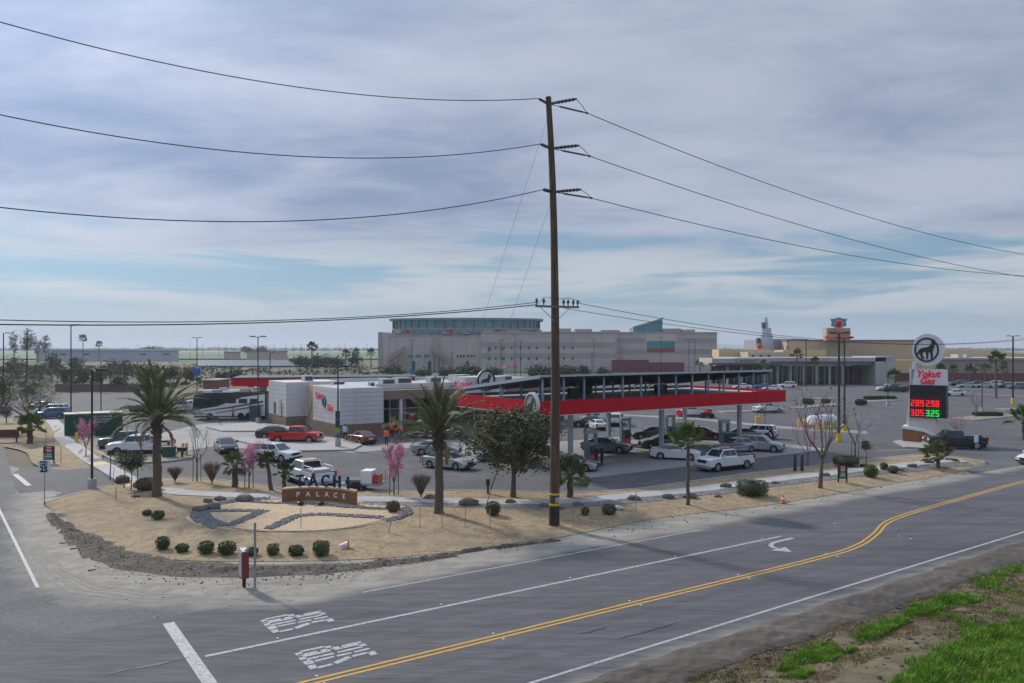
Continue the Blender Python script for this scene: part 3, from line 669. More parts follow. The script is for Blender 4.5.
# storefront
mb = MB(); mb.box(4.98, 33, .9, 3.15, 3.75, 4.75); mb.build('storefront_fascia', M_brown, st)
mb = MB(); mb.box(5.0, 31.9, 3.1, 3.18, .5, 3.7); gl = mb.build('shop_window', M_glass, st)
mb = MB(); mb.box(5.0, 31.9, 3.02, 3.19, -.02, .5); mb.build('window_plinth', M_stone, st)
for k in range(15):
    mb = MB(); mb.box(5.2+k*1.85, 5.3+k*1.85, 3.0, 3.11, .5, 3.72); mb.build('mullion', M_alum, gl)
mb = MB(); mb.box(5.0, 31.9, 2.99, 3.1, 2.5, 2.58); mb.build('transom', M_alum, gl)
for x, c in ((5.6,(.03,.28,.12)),(7.0,(.5,.42,.10)),(9.4,(.45,.05,.05)),(12.8,(.05,.12,.4)),(14.6,(.5,.5,.5)),(23.2,(.5,.1,.08)),(26.0,(.06,.2,.45))):
    mb = MB(); mb.box(x, x+.8, 3.04, 3.098, .7, 1.6); mb.build('window_poster', mat('poster_%d' % int(x*10), c, .6), gl)
for x in (7.5, 12.5, 24, 29):
    mb = MB(); mb.box(x-.2, x+.2, 1.0, 1.4, -.02, 3.78); mb.build('porch_column', M_alum, st)
# entrance tower with emblem and red lettering
mb = MB(); mb.box(15.5, 21, .5, 3.4, 3.8, 6.0); mb.build('entrance_parapet', M_wpanel, st)
em = disc(MB(), 1.25, -.12, 0).build('emblem', M_wpanel, st, loc=(18.2, .45, 5.6))
ring(MB(), 1.05, 1.25, -.2, -.12).build('emblem_ring', M_black, em); MB().slab([(x*.95, z*.95) for x, z in CANINE], -.18, -.12).build('emblem_animal', M_black, em)
text('sign_lettering', 'Yokut', 1.0, M_redbright, st, (15.0, .4, 5.2), shear=.3, bold=.02); text('sign_lettering', 'Gas', 1.0, M_redbright, st, (21.4, .4, 5.2), shear=.3, bold=.02)
# wall emblem on the corner block, facing the side road
wl = thing('x', 'x', 'x'); bpy.data.objects.remove(wl); LABELS.pop('x')
def on_west(o): o.rotation_euler = (0, 0, R(-90)); return o
e2 = on_west(disc(MB(), .62, -.1, 0, sx=.8).build('emblem', M_black, st, loc=(-.07, 4.4, 3.55)))
ring(MB(), .5, .56, -.14, -.1, sx=.8).build('emblem_ring', M_wpanel, e2)
on_west(text('sign_lettering', 'Yokut', .95, M_redbright, st, (-.1, 6.1, 4.1), shear=.3, bold=.03)); on_west(text('sign_lettering', 'Gas', .95, M_redbright, st, (-.1, 2.7, 2.95), shear=.3, bold=.03))
mb = MB(); mb.box(-1.1, -1.07, 16.2, 17.2, 1.19, 3.1); mb.build('side_door', M_unit, st); mb = MB(); mb.box(-.99, -.95, 18.6, 19.3, 1.3, 2.7); mb.build('side_window', M_darkg, st)

M_maroon0 = mat('fascia_joint', (.10,.006,.01), .7)
# ---- fuel canopy with solar roof
U0, U1, N0, N1 = 34.2, 62.5, 46.9, 59.3
cp = thing('fuel_canopy', 'long red fuel canopy with a raised solar panel roof over the pumps', 'canopy', UN(0,0), ANG)
zb, zt = 4.40, 5.46
mb = MB(); mb.box(U0+.12, U1-.12, N0+.12, N1-.12, zb+.1, zt-.25); mb.build('deck', mat('canopy_soffit', (.5,.5,.5), .6), cp)
for a in [(U0,U1,N0,N0+.115),(U0,U1,N1-.115,N1),(U0,U0+.115,N0+.118,N1-.118),(U1-.115,U1,N0+.118,N1-.118)]:
    mb = MB(); mb.box(a[0]+.012, a[1]-.012, a[2]+.012, a[3]-.012, zb+.01, zt-.02); fs_ = mb.build('fascia', M_maroon0, cp)
    along = a[1]-a[0] > 2; n_ = 14 if along else 6; l0, l1 = (a[0], a[1]) if along else (a[2], a[3]); st_ = (l1-l0)/n_; mb = MB()
    mb.box(.006, st_-.006, 0, a[3]-a[2], zb, zt) if along else mb.box(0, a[1]-a[0], .006, st_-.006, zb, zt)
    pme = mb.mesh('fascia_panel', M_red)
    for k in range(n_): link(pme, 'fascia_panel', fs_, (a[0]+k*st_, a[2], 0) if along else (a[0], a[2]+k*st_, 0))
    mb = MB(); dx = .02; mb.box(a[0]-dx, a[1]+dx, a[2]-dx, a[3]+dx, zb-.06, zb-.003); mb.build('fascia_trim', M_alum, fs_)
for n in (50.0, 57.0):
    for u in (39.4, 49.5, 59.7):
        mb = MB(); mb.box(u-.16, u+.16, n-.16, n+.16, .15, zb+.1); c = mb.build('column', mat('pale_column', (.42,.45,.47), .5), cp)
        mb = MB(); mb.box(u-.2, u+.2, n-.2, n+.2, .15, .8); mb.build('column_skirt', M_blueg, c)
mb = MB(); mb.box(U0+.13, U1-.13, N1-.16, N1-.12, zt-.24, zt+.02); mb.box(U0+.12, U0+.16, N0+.2, N1-.2, zt-.24, zt+.01); mb.build('fascia_liner', M_darkg, cp)
# solar roof posts and tilted panels
sz0, sz1, sn0, sn1 = 7.3, 5.95, N0+.25, N1-.6
def sz(n): return sz0+(sz1-sz0)*(n-sn0)/(sn1-sn0)
NP = 14
for k in range(NP):
    u = U0+.4+k*(U1-U0-2.6)/(NP-1)
    for n in (sn0+.1, (sn0+sn1)/2, sn1-.1):
        mb = MB(); mb.box(u-.06, u+.06, n-.06, n+.06, zt-.26, sz(n)-.12); mb.build('roof_post', M_blueg, cp)
    mb = MB(); mb.add([(u-.05,sn0,sz(sn0)-.28),(u+.05,sn0,sz(sn0)-.28),(u+.05,sn1,sz(sn1)-.28),(u-.05,sn1,sz(sn1)-.28),(u-.05,sn0,sz(sn0)-.06),(u+.05,sn0,sz(sn0)-.06),(u+.05,sn1,sz(sn1)-.06),(u-.05,sn1,sz(sn1)-.06)], [(0,3,2,1),(4,5,6,7),(0,1,5,4),(1,2,6,5),(2,3,7,6),(3,0,4,7)]); mb.build('rafter', M_darkg, cp)
M_solar = mat('solar_panel', (.012,.014,.022), .15, spec=.7)
rows_, cols_ = 6, 26; pu = (U1-U0-2.0)/cols_; pn = (sn1-sn0)/rows_
mb = MB(); tz = (sz1-sz0)/rows_
mb.add([(.01,.01,0),(pu-.01,.01,0),(pu-.01,pn-.01,tz),(.01,pn-.01,tz),(.01,.01,.05),(pu-.01,.01,.05),(pu-.01,pn-.01,tz+.05),(.01,pn-.01,tz+.05)], [(0,3,2,1),(4,5,6,7),(0,1,5,4),(1,2,6,5),(2,3,7,6),(3,0,4,7)])
sme = mb.mesh('solar_panel', M_solar)
for r in range(rows_):
    for c in range(cols_): link(sme, 'solar_panel', cp, (U0+.2+c*pu, sn0+r*pn, sz0+r*tz))
mb = MB(); mb.box(U0+.1, U1-1.75, sn0-.1, sn0-.02, sz0-.06, sz0+.09); mb.build('gutter', mat('pale_blue_metal', (.35,.42,.47), .5), cp)
mb = MB()
def slope_bar(u0, u1): return MB().add([(u0,sn0-.05,sz0-.14),(u1,sn0-.05,sz0-.14),(u1,sn1,sz1-.14),(u0,sn1,sz1-.14),(u0,sn0-.05,sz0+.11),(u1,sn0-.05,sz0+.11),(u1,sn1,sz1+.11),(u0,sn1,sz1+.11)], [(0,3,2,1),(4,5,6,7),(0,1,5,4),(1,2,6,5),(2,3,7,6),(3,0,4,7)])
slope_bar(U0+.06, U0+.14).build('gable_trim', MATS['pale_blue_metal'], cp); slope_bar(U1-1.78, U1-1.70).build('gable_trim', MATS['pale_blue_metal'], cp)
for u, n in [(41,52),(45.5,56),(52,53)]:
    mb = MB(); mb.box(u, u+1.2, n, n+.5, zt-.25, zt+.55); mb.build('inverter_cabinet', M_darkg, cp)
# corner emblem on the canopy, facing the side road
ce = disc(MB(), .98, -.26, 0).build('corner_emblem', M_wpanel, cp, loc=(U0-.01, N0+.9, 5.15)); ce.rotation_euler = (0,0,R(-97))
ring(MB(), .74, .82, -.32, -.26).build('emblem_ring', M_darkg, ce); disc(MB(), .74, -.275, -.261).build('emblem_face', mat('emblem_grey', (.25,.27,.28), .6), ce)
MB().slab([(x*.68, z*.68) for x, z in CANINE], -.32, -.276).build('emblem_animal', M_black, ce)
# pumps on islands
def pump(u, n, lab):
    t = thing('fuel_pump', lab, 'fuel pump', UN(u, n, .15), ANG, 'pumps under the red canopy')
    mb = MB(); mb.box(-.45,.45,-.3,.3,0,1.45); mb.build('cabinet', M_blueg, t)
    mb = MB(); mb.box(-.34,.34,-.32,-.302,.55,1.3); mb.build('display', M_darkg, t)
    for s in (-1, 1):
        mb = MB(); mb.box(s*.5-.09, s*.5+.09, -.16, .16, 0, 2.25); mb.build('side_post', M_blueg, t)
    mb = MB(); mb.box(-.62,.62,-.2,.2,2.25,2.55); mb.build('header', mat('pale_column'), t)
    mb = MB(); mb.box(-.3,.3,-.34,-.325,.2,.5); mb.build('red_panel', M_redbright, t)
    for s in (-1, 1):
        mb = MB(); mb.tube([(s*.3,-.33,1.25),(s*.38,-.5,.9),(s*.36,-.52,.45),(s*.3,-.36,.35)], .025, 5); mb.build('hose', M_black, t)
for i, (u, n, l) in enumerate([(41.5,50,'blue grey fuel pump behind the big leafy tree'),(41.5,57,'blue grey fuel pump on the rear island nearest the shop'),(51.6,50,'blue grey fuel pump behind the small fan palm'),(51.6,57,'blue grey fuel pump on the rear island in the middle'),(57.6,50,'blue grey fuel pump beside the silver sport utility'),(57.6,57,'blue grey fuel pump on the rear island farthest from the shop')]):
    pump(u, n, l)
for n in (50.0, 57.0):
    for u0, u1 in ((38.3,43.5),(48.4,53.6),(56,60.8)):
        mb = MB(); mb.box(u0,u1,n-.6,n+.6,0,.15); o = mb.build('pump_island', M_conc); o.rotation_euler = (0,0,ANG); struct(o)
# ---- rear canopy
q = W(232, 386, 104); rc = thing('fuel_canopy', 'red diesel canopy behind the white shop, beside the motor coach', 'canopy', (q.x, q.y, 0), R(12))
mb = MB(); mb.box(0, 24, 0, 9, 4.35, 5.3); mb.build('fascia', M_red, rc)
mb = MB(); mb.box(-.03, 24.03, -.03, 9.03, 5.302, 5.5); mb.build('roof_edge', M_darkg, rc)
for x in (3.5, 12, 20.5):
    for y in (2, 7): mb = MB(); mb.box(x-.22,x+.22,y-.22,y+.22,0,4.36); mb.build('column', mat('pale_column'), rc)

# ---- large hotel and events building far behind
M_hot = mat('pale_grey_render', (.52,.47,.445), .85, c2=(.455,.41,.388), scale=.06, stretch=(1,1,3)); M_hot2 = mat('grey_beige_band', (.40,.345,.315), .85, c2=(.35,.30,.275), scale=.1)
M_maroon = mat('maroon_render', (.16,.035,.045), .7)
def bx(parent, name, px0, px1, py0, py1, Y, D, m, zlow=None, dy=0):
    if parent.name.startswith('hotel'): Y *= HS; D *= HS
    px_far = None
    x0, z1 = XZ(px0, py0, Y); x1, z0 = XZ(px1, py1, Y); mb = MB(); L = parent.location
    mb.box(x0-L.x, x1-L.x, Y+dy-L.y, Y+D-L.y, (zlow if zlow is not None else z0), z1); return mb.build(name, m, parent)
HS = .735
ht = thing('hotel_building', 'large pale grey hotel and events block with teal glass crown', 'building', (W(480,360,430*HS).x, 430*HS, 0))
w1 = bx(ht, 'west_wing', 389, 481, 336.5, 366, 432, 14, M_hot, -.2)
w2 = bx(ht, 'main_wing', 481, 617, 333, 366, 428, 62, M_hot, -.2)
w3 = bx(ht, 'east_wing', 617, 717, 333.5, 366, 434, 56, M_hot, -.2)
for a, b in ((342,347.5),(353,358)):
    bx(ht, 'facade_band', 481.3, 616.7, a, b, 427.9, .5, M_hot2)
for a, b in ((338,343),(349,354)): bx(ht, 'facade_band', 617.3, 645.5, a, b, 433.9, .5, M_hot2); bx(ht, 'facade_band', 676.5, 716.7, a, b, 433.9, .5, M_hot2)
bx(ht, 'corner_block', 378, 388.9, 332.5, 366, 431.5, 16, M_hot, -.2); bx(ht, 'parapet', 389, 481, 335.4, 336.9, 431.8, 14, M_hot2); bx(ht, 'parapet', 481.1, 617, 331.6, 333.4, 427.7, 62, M_hot2); bx(ht, 'parapet', 617.1, 717.4, 332, 333.9, 433.7, 56, M_hot2)
bx(ht, 'corner_pier', 432, 440, 336.9, 366, 431.2, 2, M_hot2, -.2); bx(ht, 'corner_pier', 378.4, 382, 332, 366, 431.0, 2, M_hot2, -.2)
bx(ht, 'maroon_base', 612, 649, 360, 366, 427.2, 8, M_maroon, -.2); bx(ht, 'maroon_base', 649.2, 684, 362.5, 366, 429, 5, M_maroon, -.2)
wn = bx(ht, 'large_window', 647, 675, 341, 348.5, 433.5, 1, M_teal); bx(ht, 'red_spandrel', 647, 675, 348.6, 352, 433.4, 1, mat('dull_red', (.30,.05,.06), .7)); bx(ht, 'window_surround', 645.6, 676.4, 334, 352.6, 433.8, 1, mat('cream_render', (.55,.49,.42), .8))
for px in (487.5,500,): 
    for py in (349,358.5): bx(ht, 'window', px, px+3, py-1.5, py+1.2, 427.7, .6, M_teal)
for px in (495,503,511,520,528,536,548,555,563,572):
    for py in (348,358.5): bx(ht, 'window', px, px+1.5, py-1.3, py+1.2, 427.65, .6, M_glass)
bx(ht, 'window', 488, 491, 347, 351, 427.6, .6, M_glass)
for px in (408,416,424,457,460,463,467,470,473): bx(ht, 'window', px, px+(5 if px < 430 else 1.6), 354.6, 357.2, 431.7, .6, M_teal if px < 430 else M_glass)
for px in range(489, 617, 14): bx(ht, 'panel_joint', px, px+.35, 333.6, 366, 427.84, .3, M_hot2, -.1)
for px in range(396, 480, 14): bx(ht, 'panel_joint', px, px+.35, 337, 366, 431.84, .3, M_hot2, -.1)
for px in (622,631,640,684,693,702,711): bx(ht, 'panel_joint', px, px+.35, 334, 366, 433.84, .3, M_hot2, -.1)
for px in (412,428,466): bx(ht, 'service_door', px, px+3, 361, 366, 431.6, .6, M_darkg, -.1)
# outside stairs: a sloped parapet on posts
for a, b in ((388,405),(452,432)):
    x0, z0 = XZ(a, 363, 430*HS); x1, z1 = XZ(b, 351.5, 430*HS); L = ht.location; mb = MB()
    mb.slab([(x0-L.x, z0), (x1-L.x, z1), (x1-L.x, z1+2), (x0-L.x, z0+2)] if a < b else [(x1-L.x, z1), (x0-L.x, z0), (x0-L.x, z0+2), (x1-L.x, z1+2)], -3.2, -.4)
    sr = mb.build('outside_stair', mat('stair_brown', (.33,.25,.20), .8), ht)
    for k in range(4):
        t = .3+.22*k; x = x0+(x1-x0)*t-L.x; mb = MB(); mb.box(x-.3,x+.3,-2.2,-1.6,-.2,z0+(z1-z0)*t+.5); mb.build('stair_post', M_hot2, sr)
# teal crown
L = ht.location; cx = W(465,330,455*HS).x-L.x; CR = 43.5*HS; crown = [(cx+CR*math.cos(math.pi+math.pi*k/24)*1.0, (38+20*math.sin(math.pi+math.pi*k/24))*HS) for k in range(25)]+[(cx+CR, 60*HS), (cx-CR, 60*HS)]
def zz(py, Y=447*HS): return H-(py-YH)*Y/F
mb = MB(); mb.prism(crown, 5, zz(327.6)); cr0 = mb.build('crown_base', mat('crown_mauve', (.34,.29,.31), .7), ht)
mb = MB(); mb.prism([(cx+(x-cx)*.995, y) for x, y in crown], zz(327.6), zz(319.8)); cr = mb.build('crown_glass', M_teal, ht)
mb = MB(); mb.prism([(cx+(x-cx)*1.045, y-1.5) for x, y in crown], zz(319.8), zz(317.8)); mb.build('crown_roof', mat('crown_roof', (.16,.20,.23), .5), ht)
for k in range(0, 25):
    x, y = crown[k]; mb = MB(); mb.box(x-.15, x+.15, y-.3, y+.3, zz(328.2), zz(319.8)); mb.build('crown_mullion', mat('crown_frame', (.05,.09,.11), .5), cr)
for k in range(2, 23):
    x, y = (crown[k][0]+crown[k+1][0])/2, (crown[k][1]+crown[k+1][1])/2; mb = MB(); mb.box(x-1.4, x+1.4, y-.5, y+.6, zz(333), zz(329.4)); mb.build('crown_window', M_teal if k % 5 else mat('dull_red'), cr0)
# rooftop boxes and the slanted skylight
for a, b, t in [(441,450,334),(462,470,334),(484,492,330),(559,571,328.5),(575,592,329),(601,620,330),(663,681,328.5),(682,695,329.5),(394,400,329.5),(506,520,330.5)]:
    bx(ht, 'rooftop_unit', a, b, t, 333, 440, 10, M_hot2)
x0, z0 = XZ(633,331.5,445*HS); x1, z1 = XZ(662,319,445*HS); mb = MB(); x0 -= L.x; x1 -= L.x
mb.slab([(x0,z0-1.5),(x1,z0-1.5),(x1,z1),(x0+6.6,z0+3.4),(x0,z0+1.5)], 10, 22); mb.build('slanted_skylight', M_teal, ht)
mb = MB(); mb.slab([(x0-.4,z0+1.52),(x0+6.6,z0+3.5),(x1+.3,z1+.1),(x1+.3,z1+.7),(x0+6.6,z0+4.1),(x0-.4,z0+2.1)], 9.6, 22.4); mb.build('skylight_roof', M_unit, ht)

# ---- the casino with its long white porch
cs = thing('casino_building', 'low tan casino hall with a white roofed glass front', 'building', (W(800,384,206).x, 206, 0))
Yc = 206
bx(cs, 'hall_wall', 790, 851, 341, 384, 232, 30, M_tan, -.2); bx(cs, 'hall_wall', 851.2, 925, 340.5, 384, 236, 30, mat('brown_tan', (.48,.36,.25), .85), -.2)
bx(cs, 'hall_wall', 773, 808, 339, 384, 240, 30, mat('blue_grey_render', (.30,.31,.36), .8), -.2); bx(cs, 'hall_wall', 719, 772, 349.5, 384, 228, 8, mat('warm_tan', (.60,.44,.24), .85), -.2)
bx(cs, 'hall_wall', 783, 826, 350, 384, 224, 8, mat('warm_tan'), -.2); bx(cs, 'hall_wall', 748, 783, 352, 384, 219, 14, M_tan, -.2)
for a, b in ((790,851),(851.2,925)): bx(cs, 'coping', a-.3, b+.3, 339.8, 341.1, 231.8 if a < 800 else 235.8, 31, mat('coping_brown', (.2,.16,.13), .8))
for px in (752,760,768): bx(cs, 'window', px, px+2.5, 355, 357, 218.7, .6, M_glass)
bx(cs, 'porch_roof', 735, 886, 357.6, 361.5, 203, 16, mat('porch_white', (.44,.43,.41), .7, c2=(.37,.36,.345), scale=.3)); bx(cs, 'porch_soffit', 718, 884, 361.6, 365.3, 205, 16, mat('porch_grey', (.36,.36,.37), .7))
bx(cs, 'porch_roof', 712, 770, 358.5, 363, 201, 14, MATS['porch_white'])
text('sign_lettering', 'CASINO', 1.1, M_darkg, cs, (W(747,361,200.9).x-cs.location.x, 200.8-206, W(747,361,200.9).z), sx=1.5)
gl = bx(cs, 'glass_front', 712, 876, 366, 385, 213, 2, M_glass, -.1)
for px in range(716, 852, 6): bx(cs, 'mullion', px, px+.7, 366.3, 385, 212.6, .4, M_alum, -.1).parent = gl
for px in (727,741,764,777,790,803,816,829,842): bx(cs, 'porch_column', px, px+1.6, 366.3, 386, 204.5, .6, mat('porch_white'), -.05)
bx(cs, 'maroon_wall', 852, 866, 367.5, 385, 211, 1.8, M_maroon, -.1); bx(cs, 'maroon_wall', 716, 752, 365, 370, 209, 1, M_maroon)
bx(cs, 'end_wall', 875.5, 895, 356.5, 386, 203, 14, mat('porch_white'), -.1)
for o in cs.children:      # children of glass keep world placement
    pass
# right wing
rw = thing('casino_wing', 'long tan casino wing with maroon base behind the price sign', 'building', (W(960,380,240).x, 240, 0))
bx(rw, 'wall', 893, 938, 360, 384, 226, 20, mat('warm_tan'), -.2); bx(rw, 'wall', 929, 1075, 359.5, 384, 236, 30, mat('mauve_tan', (.33,.26,.22), .85), -.2)
bx(rw, 'coping', 929, 1075, 357.8, 359.6, 235.5, 30, mat('porch_white')); bx(rw, 'maroon_base', 893, 1075, 373, 384, 225, 1, M_maroon, -.2)
L = rw.location; x0, z0 = XZ(930,349,262); x1, z1 = XZ(1005,356,262); mb = MB(); mb.slab([(x0-L.x-6,-.2),(x1-L.x+14,-.2),(x1-L.x+14,z1-.4),(x0-L.x+18,z0),(x0-L.x-6,z0)], 22, 60); mb.build('upper_hall', mat('warm_tan'), rw)
for px in (958,966,1001): bx(rw, 'rooftop_unit', px, px+5, 354.5, 358, 241, 4, M_unit)
# stepped tower
tw = thing('stepped_tower', 'pale blue stepped round tower rising behind the casino porch', 'tower', (W(766,352,238).x, 238, 0))
def tz_(py): return H-(py-YH)*238/F
px2m = 238/F
mb = MB(); mb.lathe([(7.4*px2m,-.1),(7.4*px2m,tz_(345)),(6.6*px2m,tz_(344.9)),(6.4*px2m,tz_(335)),(5.2*px2m,tz_(334.9)),(4.9*px2m,tz_(328))], 16); mb.build('drum', mat('tower_blue', (.38,.45,.55), .6), tw, 40)
mb = MB(); mb.lathe([(2.4*px2m,tz_(328)),(2.2*px2m,tz_(322)),(1.4*px2m,tz_(321.8)),(1.3*px2m,tz_(317.5))], 10); mb.build('finial', mat('tower_blue'), tw, 40)
mb = MB(); mb.box(-4.2*px2m,-2.3*px2m,-1.2,.4,tz_(329),tz_(322.5)); mb.box(-9.5*px2m,-7.3*px2m,-1.2,.4,tz_(346),tz_(338)); mb.build('dark_window', M_darkg, tw)
disc(MB(), 3*px2m, -.3, 0).build('orange_badge', mat('orange_badge', (.65,.16,.03), .6), tw, loc=(-8.8*px2m, -2.2, tz_(346.5)))
MB().slab([(x*2*px2m, z*2*px2m) for x, z in CANINE], -.4, -.31).build('badge_animal', M_black, tw, loc=(-8.8*px2m, -2.2, tz_(346.5)))
# roof sign of the casino
Ys = 229; rs = thing('roof_sign', 'red round emblem sign with orange letters on the casino roof', 'sign', (W(838,340,Ys).x, Ys, W(838,340.4,236).z-.3))
def rsb(name, a, b, c, d, y0, y1, m):
    x0, z1 = XZ(a, c, Ys); x1, z0 = XZ(b, d, Ys); L = rs.location; mb = MB(); mb.box(x0-L.x, x1-L.x, y0, y1, z0-L.z, z1-L.z); return mb.build(name, m, rs)
rsb('backing', 826.5, 850.5, 328, 340.6, 0, 3, mat('sign_tan', (.40,.34,.27), .7)); rsb('lower_band', 824.5, 852.5, 336.3, 338.5, -.4, -.02, mat('orange_red', (.62,.10,.05), .6))
wg = MB(); s_ = Ys/F
wg.slab([(a*s_, b*s_) for a, b in [(-8.5,6),(-6,5.5),(0,7),(6,5.5),(8.5,6),(7,2),(8,-1),(4,-3),(0,-4.5),(-4,-3),(-8,-1),(-7,2)]], -.6, -.3); wg.build('wings', mat('sign_teal', (.10,.25,.32), .6), rs, loc=(0, 0, W(838,324.5,Ys).z-rs.location.z))
dk = disc(MB(), 4.6*s_, -.9, -.62).build('disc', mat('sign_pink_red', (.60,.04,.07), .6), rs, loc=(-.6*s_, 0, W(838,324.5,Ys).z-rs.location.z))
ring(MB(), 3.9*s_, 4.7*s_, -1.0, -.9).build('disc_ring', mat('sign_pink', (.6,.3,.33), .6), dk); MB().slab([(x*3*s_, z*3*s_) for x, z in CANINE], -1.0, -.91).build('disc_animal', M_black, dk)
text('lettering', 'TACHI', 6.2*s_, MATS['orange_red'], rs, (-4.3*s_, -.15, W(838,333,Ys).z-rs.location.z), bold=.03, sx=.6); text('lettering', 'PALACE', 6.2*s_, MATS['orange_red'], rs, (5.8*s_, -.15, W(838,333.4,Ys).z-rs.location.z), bold=.03, sx=.5)

# ---- far warehouse and low buildings
wh = thing('warehouse', 'long white flat roofed warehouse on the left horizon', 'building', (W(108,361,560).x, 560, 0))
bx(wh, 'wall', 44, 176, 350.5, 362, 560, 5, mat('pale_blue_wall', (.40,.42,.50), .8), -.2); bx(wh, 'end_wall', 36, 43.9, 350, 362, 560, 5, mat('porch_white'), -.2); bx(wh, 'roof', 35.5, 176.5, 348.9, 350.45, 559, 6.5, mat('warehouse_roof', (.62,.62,.62), .7))
for px in (60,83,140,163): bx(wh, 'window', px, px+6, 353.6, 355, 559.6, .5, M_darkg)
for a, b, c, d, Y, l in [(247,286,351,359,640,'low tan building on the horizon beyond the dark trees'),(224,239,351.5,357,680,'small tan building on the horizon left of the wider one')]:
    t = thing('low_building', l, 'building', (W(a,d,Y).x, Y, 0)); bx(t, 'wall', a, b, c+.8, d+2, Y, 4, M_tan, -.2); bx(t, 'roof', a-.3, b+.3, c, c+.78, Y-.5, 5, mat('coping_brown'))
bw = thing('boundary_wall', 'long brown boundary wall behind the far left lot', 'wall', (W(100,391,172).x, 172, 0))
bx(bw, 'wall_face', 55, 152, 384.5, 392, 172, .3, mat('wall_brown', (.17,.115,.095), .85), -.1); bx(bw, 'coping', 54.8, 152.2, 383.9, 384.4, 171.95, .4, mat('coping_brown'))
fb = thing('small_kiosk', 'small brick red building left of the diesel canopy', 'building', (W(211,390,150).x, 150, 0)); bx(fb, 'wall', 203, 218, 381, 396, 150, 6, mat('brick_red', (.25,.09,.07), .85), -.1); bx(fb, 'roof', 202.5, 218.5, 379.6, 380.9, 149.6, 6.8, M_hot2)
# solar field beyond: dark blue grey rows
for k, (a, b, y) in enumerate([(196,355,367),(196,350,364)]):
    p = G(a, y); q = G(b, y); mb = MB(); mb.add([(p.x,p.y,.6),(q.x,q.y,.6),(q.x,q.y+3,2.4),(p.x,p.y+3,2.4)], [(0,1,2,3)]); mb.box(p.x, q.x, p.y+1.4, p.y+1.6, -.1, 1.4)
    o = mb.build('solar_array', mat('array_blue', (.16,.19,.22), .5)); tag(o, ['nearer','farther'][k]+' blue grey row of ground solar panels beyond the fields', 'solar array', 'far solar rows')
# hazy hills
for i, (x0, x1, hh, Y) in enumerate([(900, 5200, 75, 9500), (-4500, -800, 26, 9000), (-700, 1200, 22, 9800)]):
    n = 60; pts = [(x0+(x1-x0)*k/n, hh*math.sin(math.pi*k/n)**.7*(.75+.5*mnoise.noise(Vector((k*.17, i*5, 0))))) for k in range(n+1)]
    mb = MB(); mb.slab([(x0,-1)]+pts+[(x1,-1)], 0, 900); o = mb.build('hills', mat('far_hill', (.16,.17,.14), .95), loc=(0, Y, 0)); struct(o)
# ------------------------------------------------------------------ plants
M_bark = mat('bark', (.10,.075,.055), .95, c2=(.16,.125,.095), scale=6, bump=.8, bscale=14, stretch=(1,1,.3))
M_palmbark = mat('palm_bark', (.085,.065,.05), .95, c2=(.17,.13,.095), scale=9, bump=1, bscale=16, stretch=(1,1,2.2))
M_twig = mat('twig', (.17,.125,.10), .9)
M_frond = mat('palm_frond', (.115,.135,.055), .6, c2=(.205,.215,.095), scale=2.0, spec=.3)
M_frondb = mat('palm_frond_bright', (.095,.155,.03), .6, c2=(.15,.19,.045), scale=2.0, spec=.3)
M_dead = mat('dead_frond', (.26,.15,.06), .85, c2=(.18,.11,.05), scale=3)
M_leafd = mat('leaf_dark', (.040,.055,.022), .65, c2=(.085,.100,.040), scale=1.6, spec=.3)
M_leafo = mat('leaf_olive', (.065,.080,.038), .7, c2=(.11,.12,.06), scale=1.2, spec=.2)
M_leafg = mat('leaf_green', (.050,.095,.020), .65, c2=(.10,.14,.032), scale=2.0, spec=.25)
M_leafgrey = mat('leaf_grey_green', (.085,.105,.065), .75, c2=(.13,.145,.09), scale=1.2, spec=.2)
M_pink = mat('pink_blossom', (.70,.34,.46), .8, c2=(.58,.24,.38), scale=3)
M_far = mat('far_foliage', (.035,.060,.030), .8, c2=(.065,.085,.045), scale=.25, spec=.1)
M_brownbush = mat('brown_bush', (.10,.075,.045), .85, c2=(.15,.115,.065), scale=3)

def leafquads(mb, pts, s0, s1, up=.4, mi=0, asp=.55):
    for p in pts:
        s = random.uniform(s0, s1); a = Vector((random.gauss(0,1), random.gauss(0,1), random.gauss(0,up))).normalized()
        b = a.cross(Vector((random.gauss(0,1), random.gauss(0,1), random.gauss(0,1)))).normalized()*s*asp*.5; a = a*s*.5
        mb.add([p-a, p+b, p+a, p-b], [(0,1,2,3)], mi)
def clumps(c, rx, ry, rz, ncl, nleaf, spread, shell=.55):
    out_ = []
    for k in range(ncl):
        d = Vector((random.gauss(0,1), random.gauss(0,1), random.gauss(0,1))).normalized(); r = (shell+(1-shell)*random.random()) if random.random() < .75 else random.random()*shell
        q = Vector((c[0]+d.x*rx*r, c[1]+d.y*ry*r, c[2]+d.z*rz*r)); sp = spread*random.uniform(.6, 1.3)
        for j in range(nleaf): out_.append(q+Vector((random.gauss(0,sp), random.gauss(0,sp), random.gauss(0,sp*.75))))
    return out_
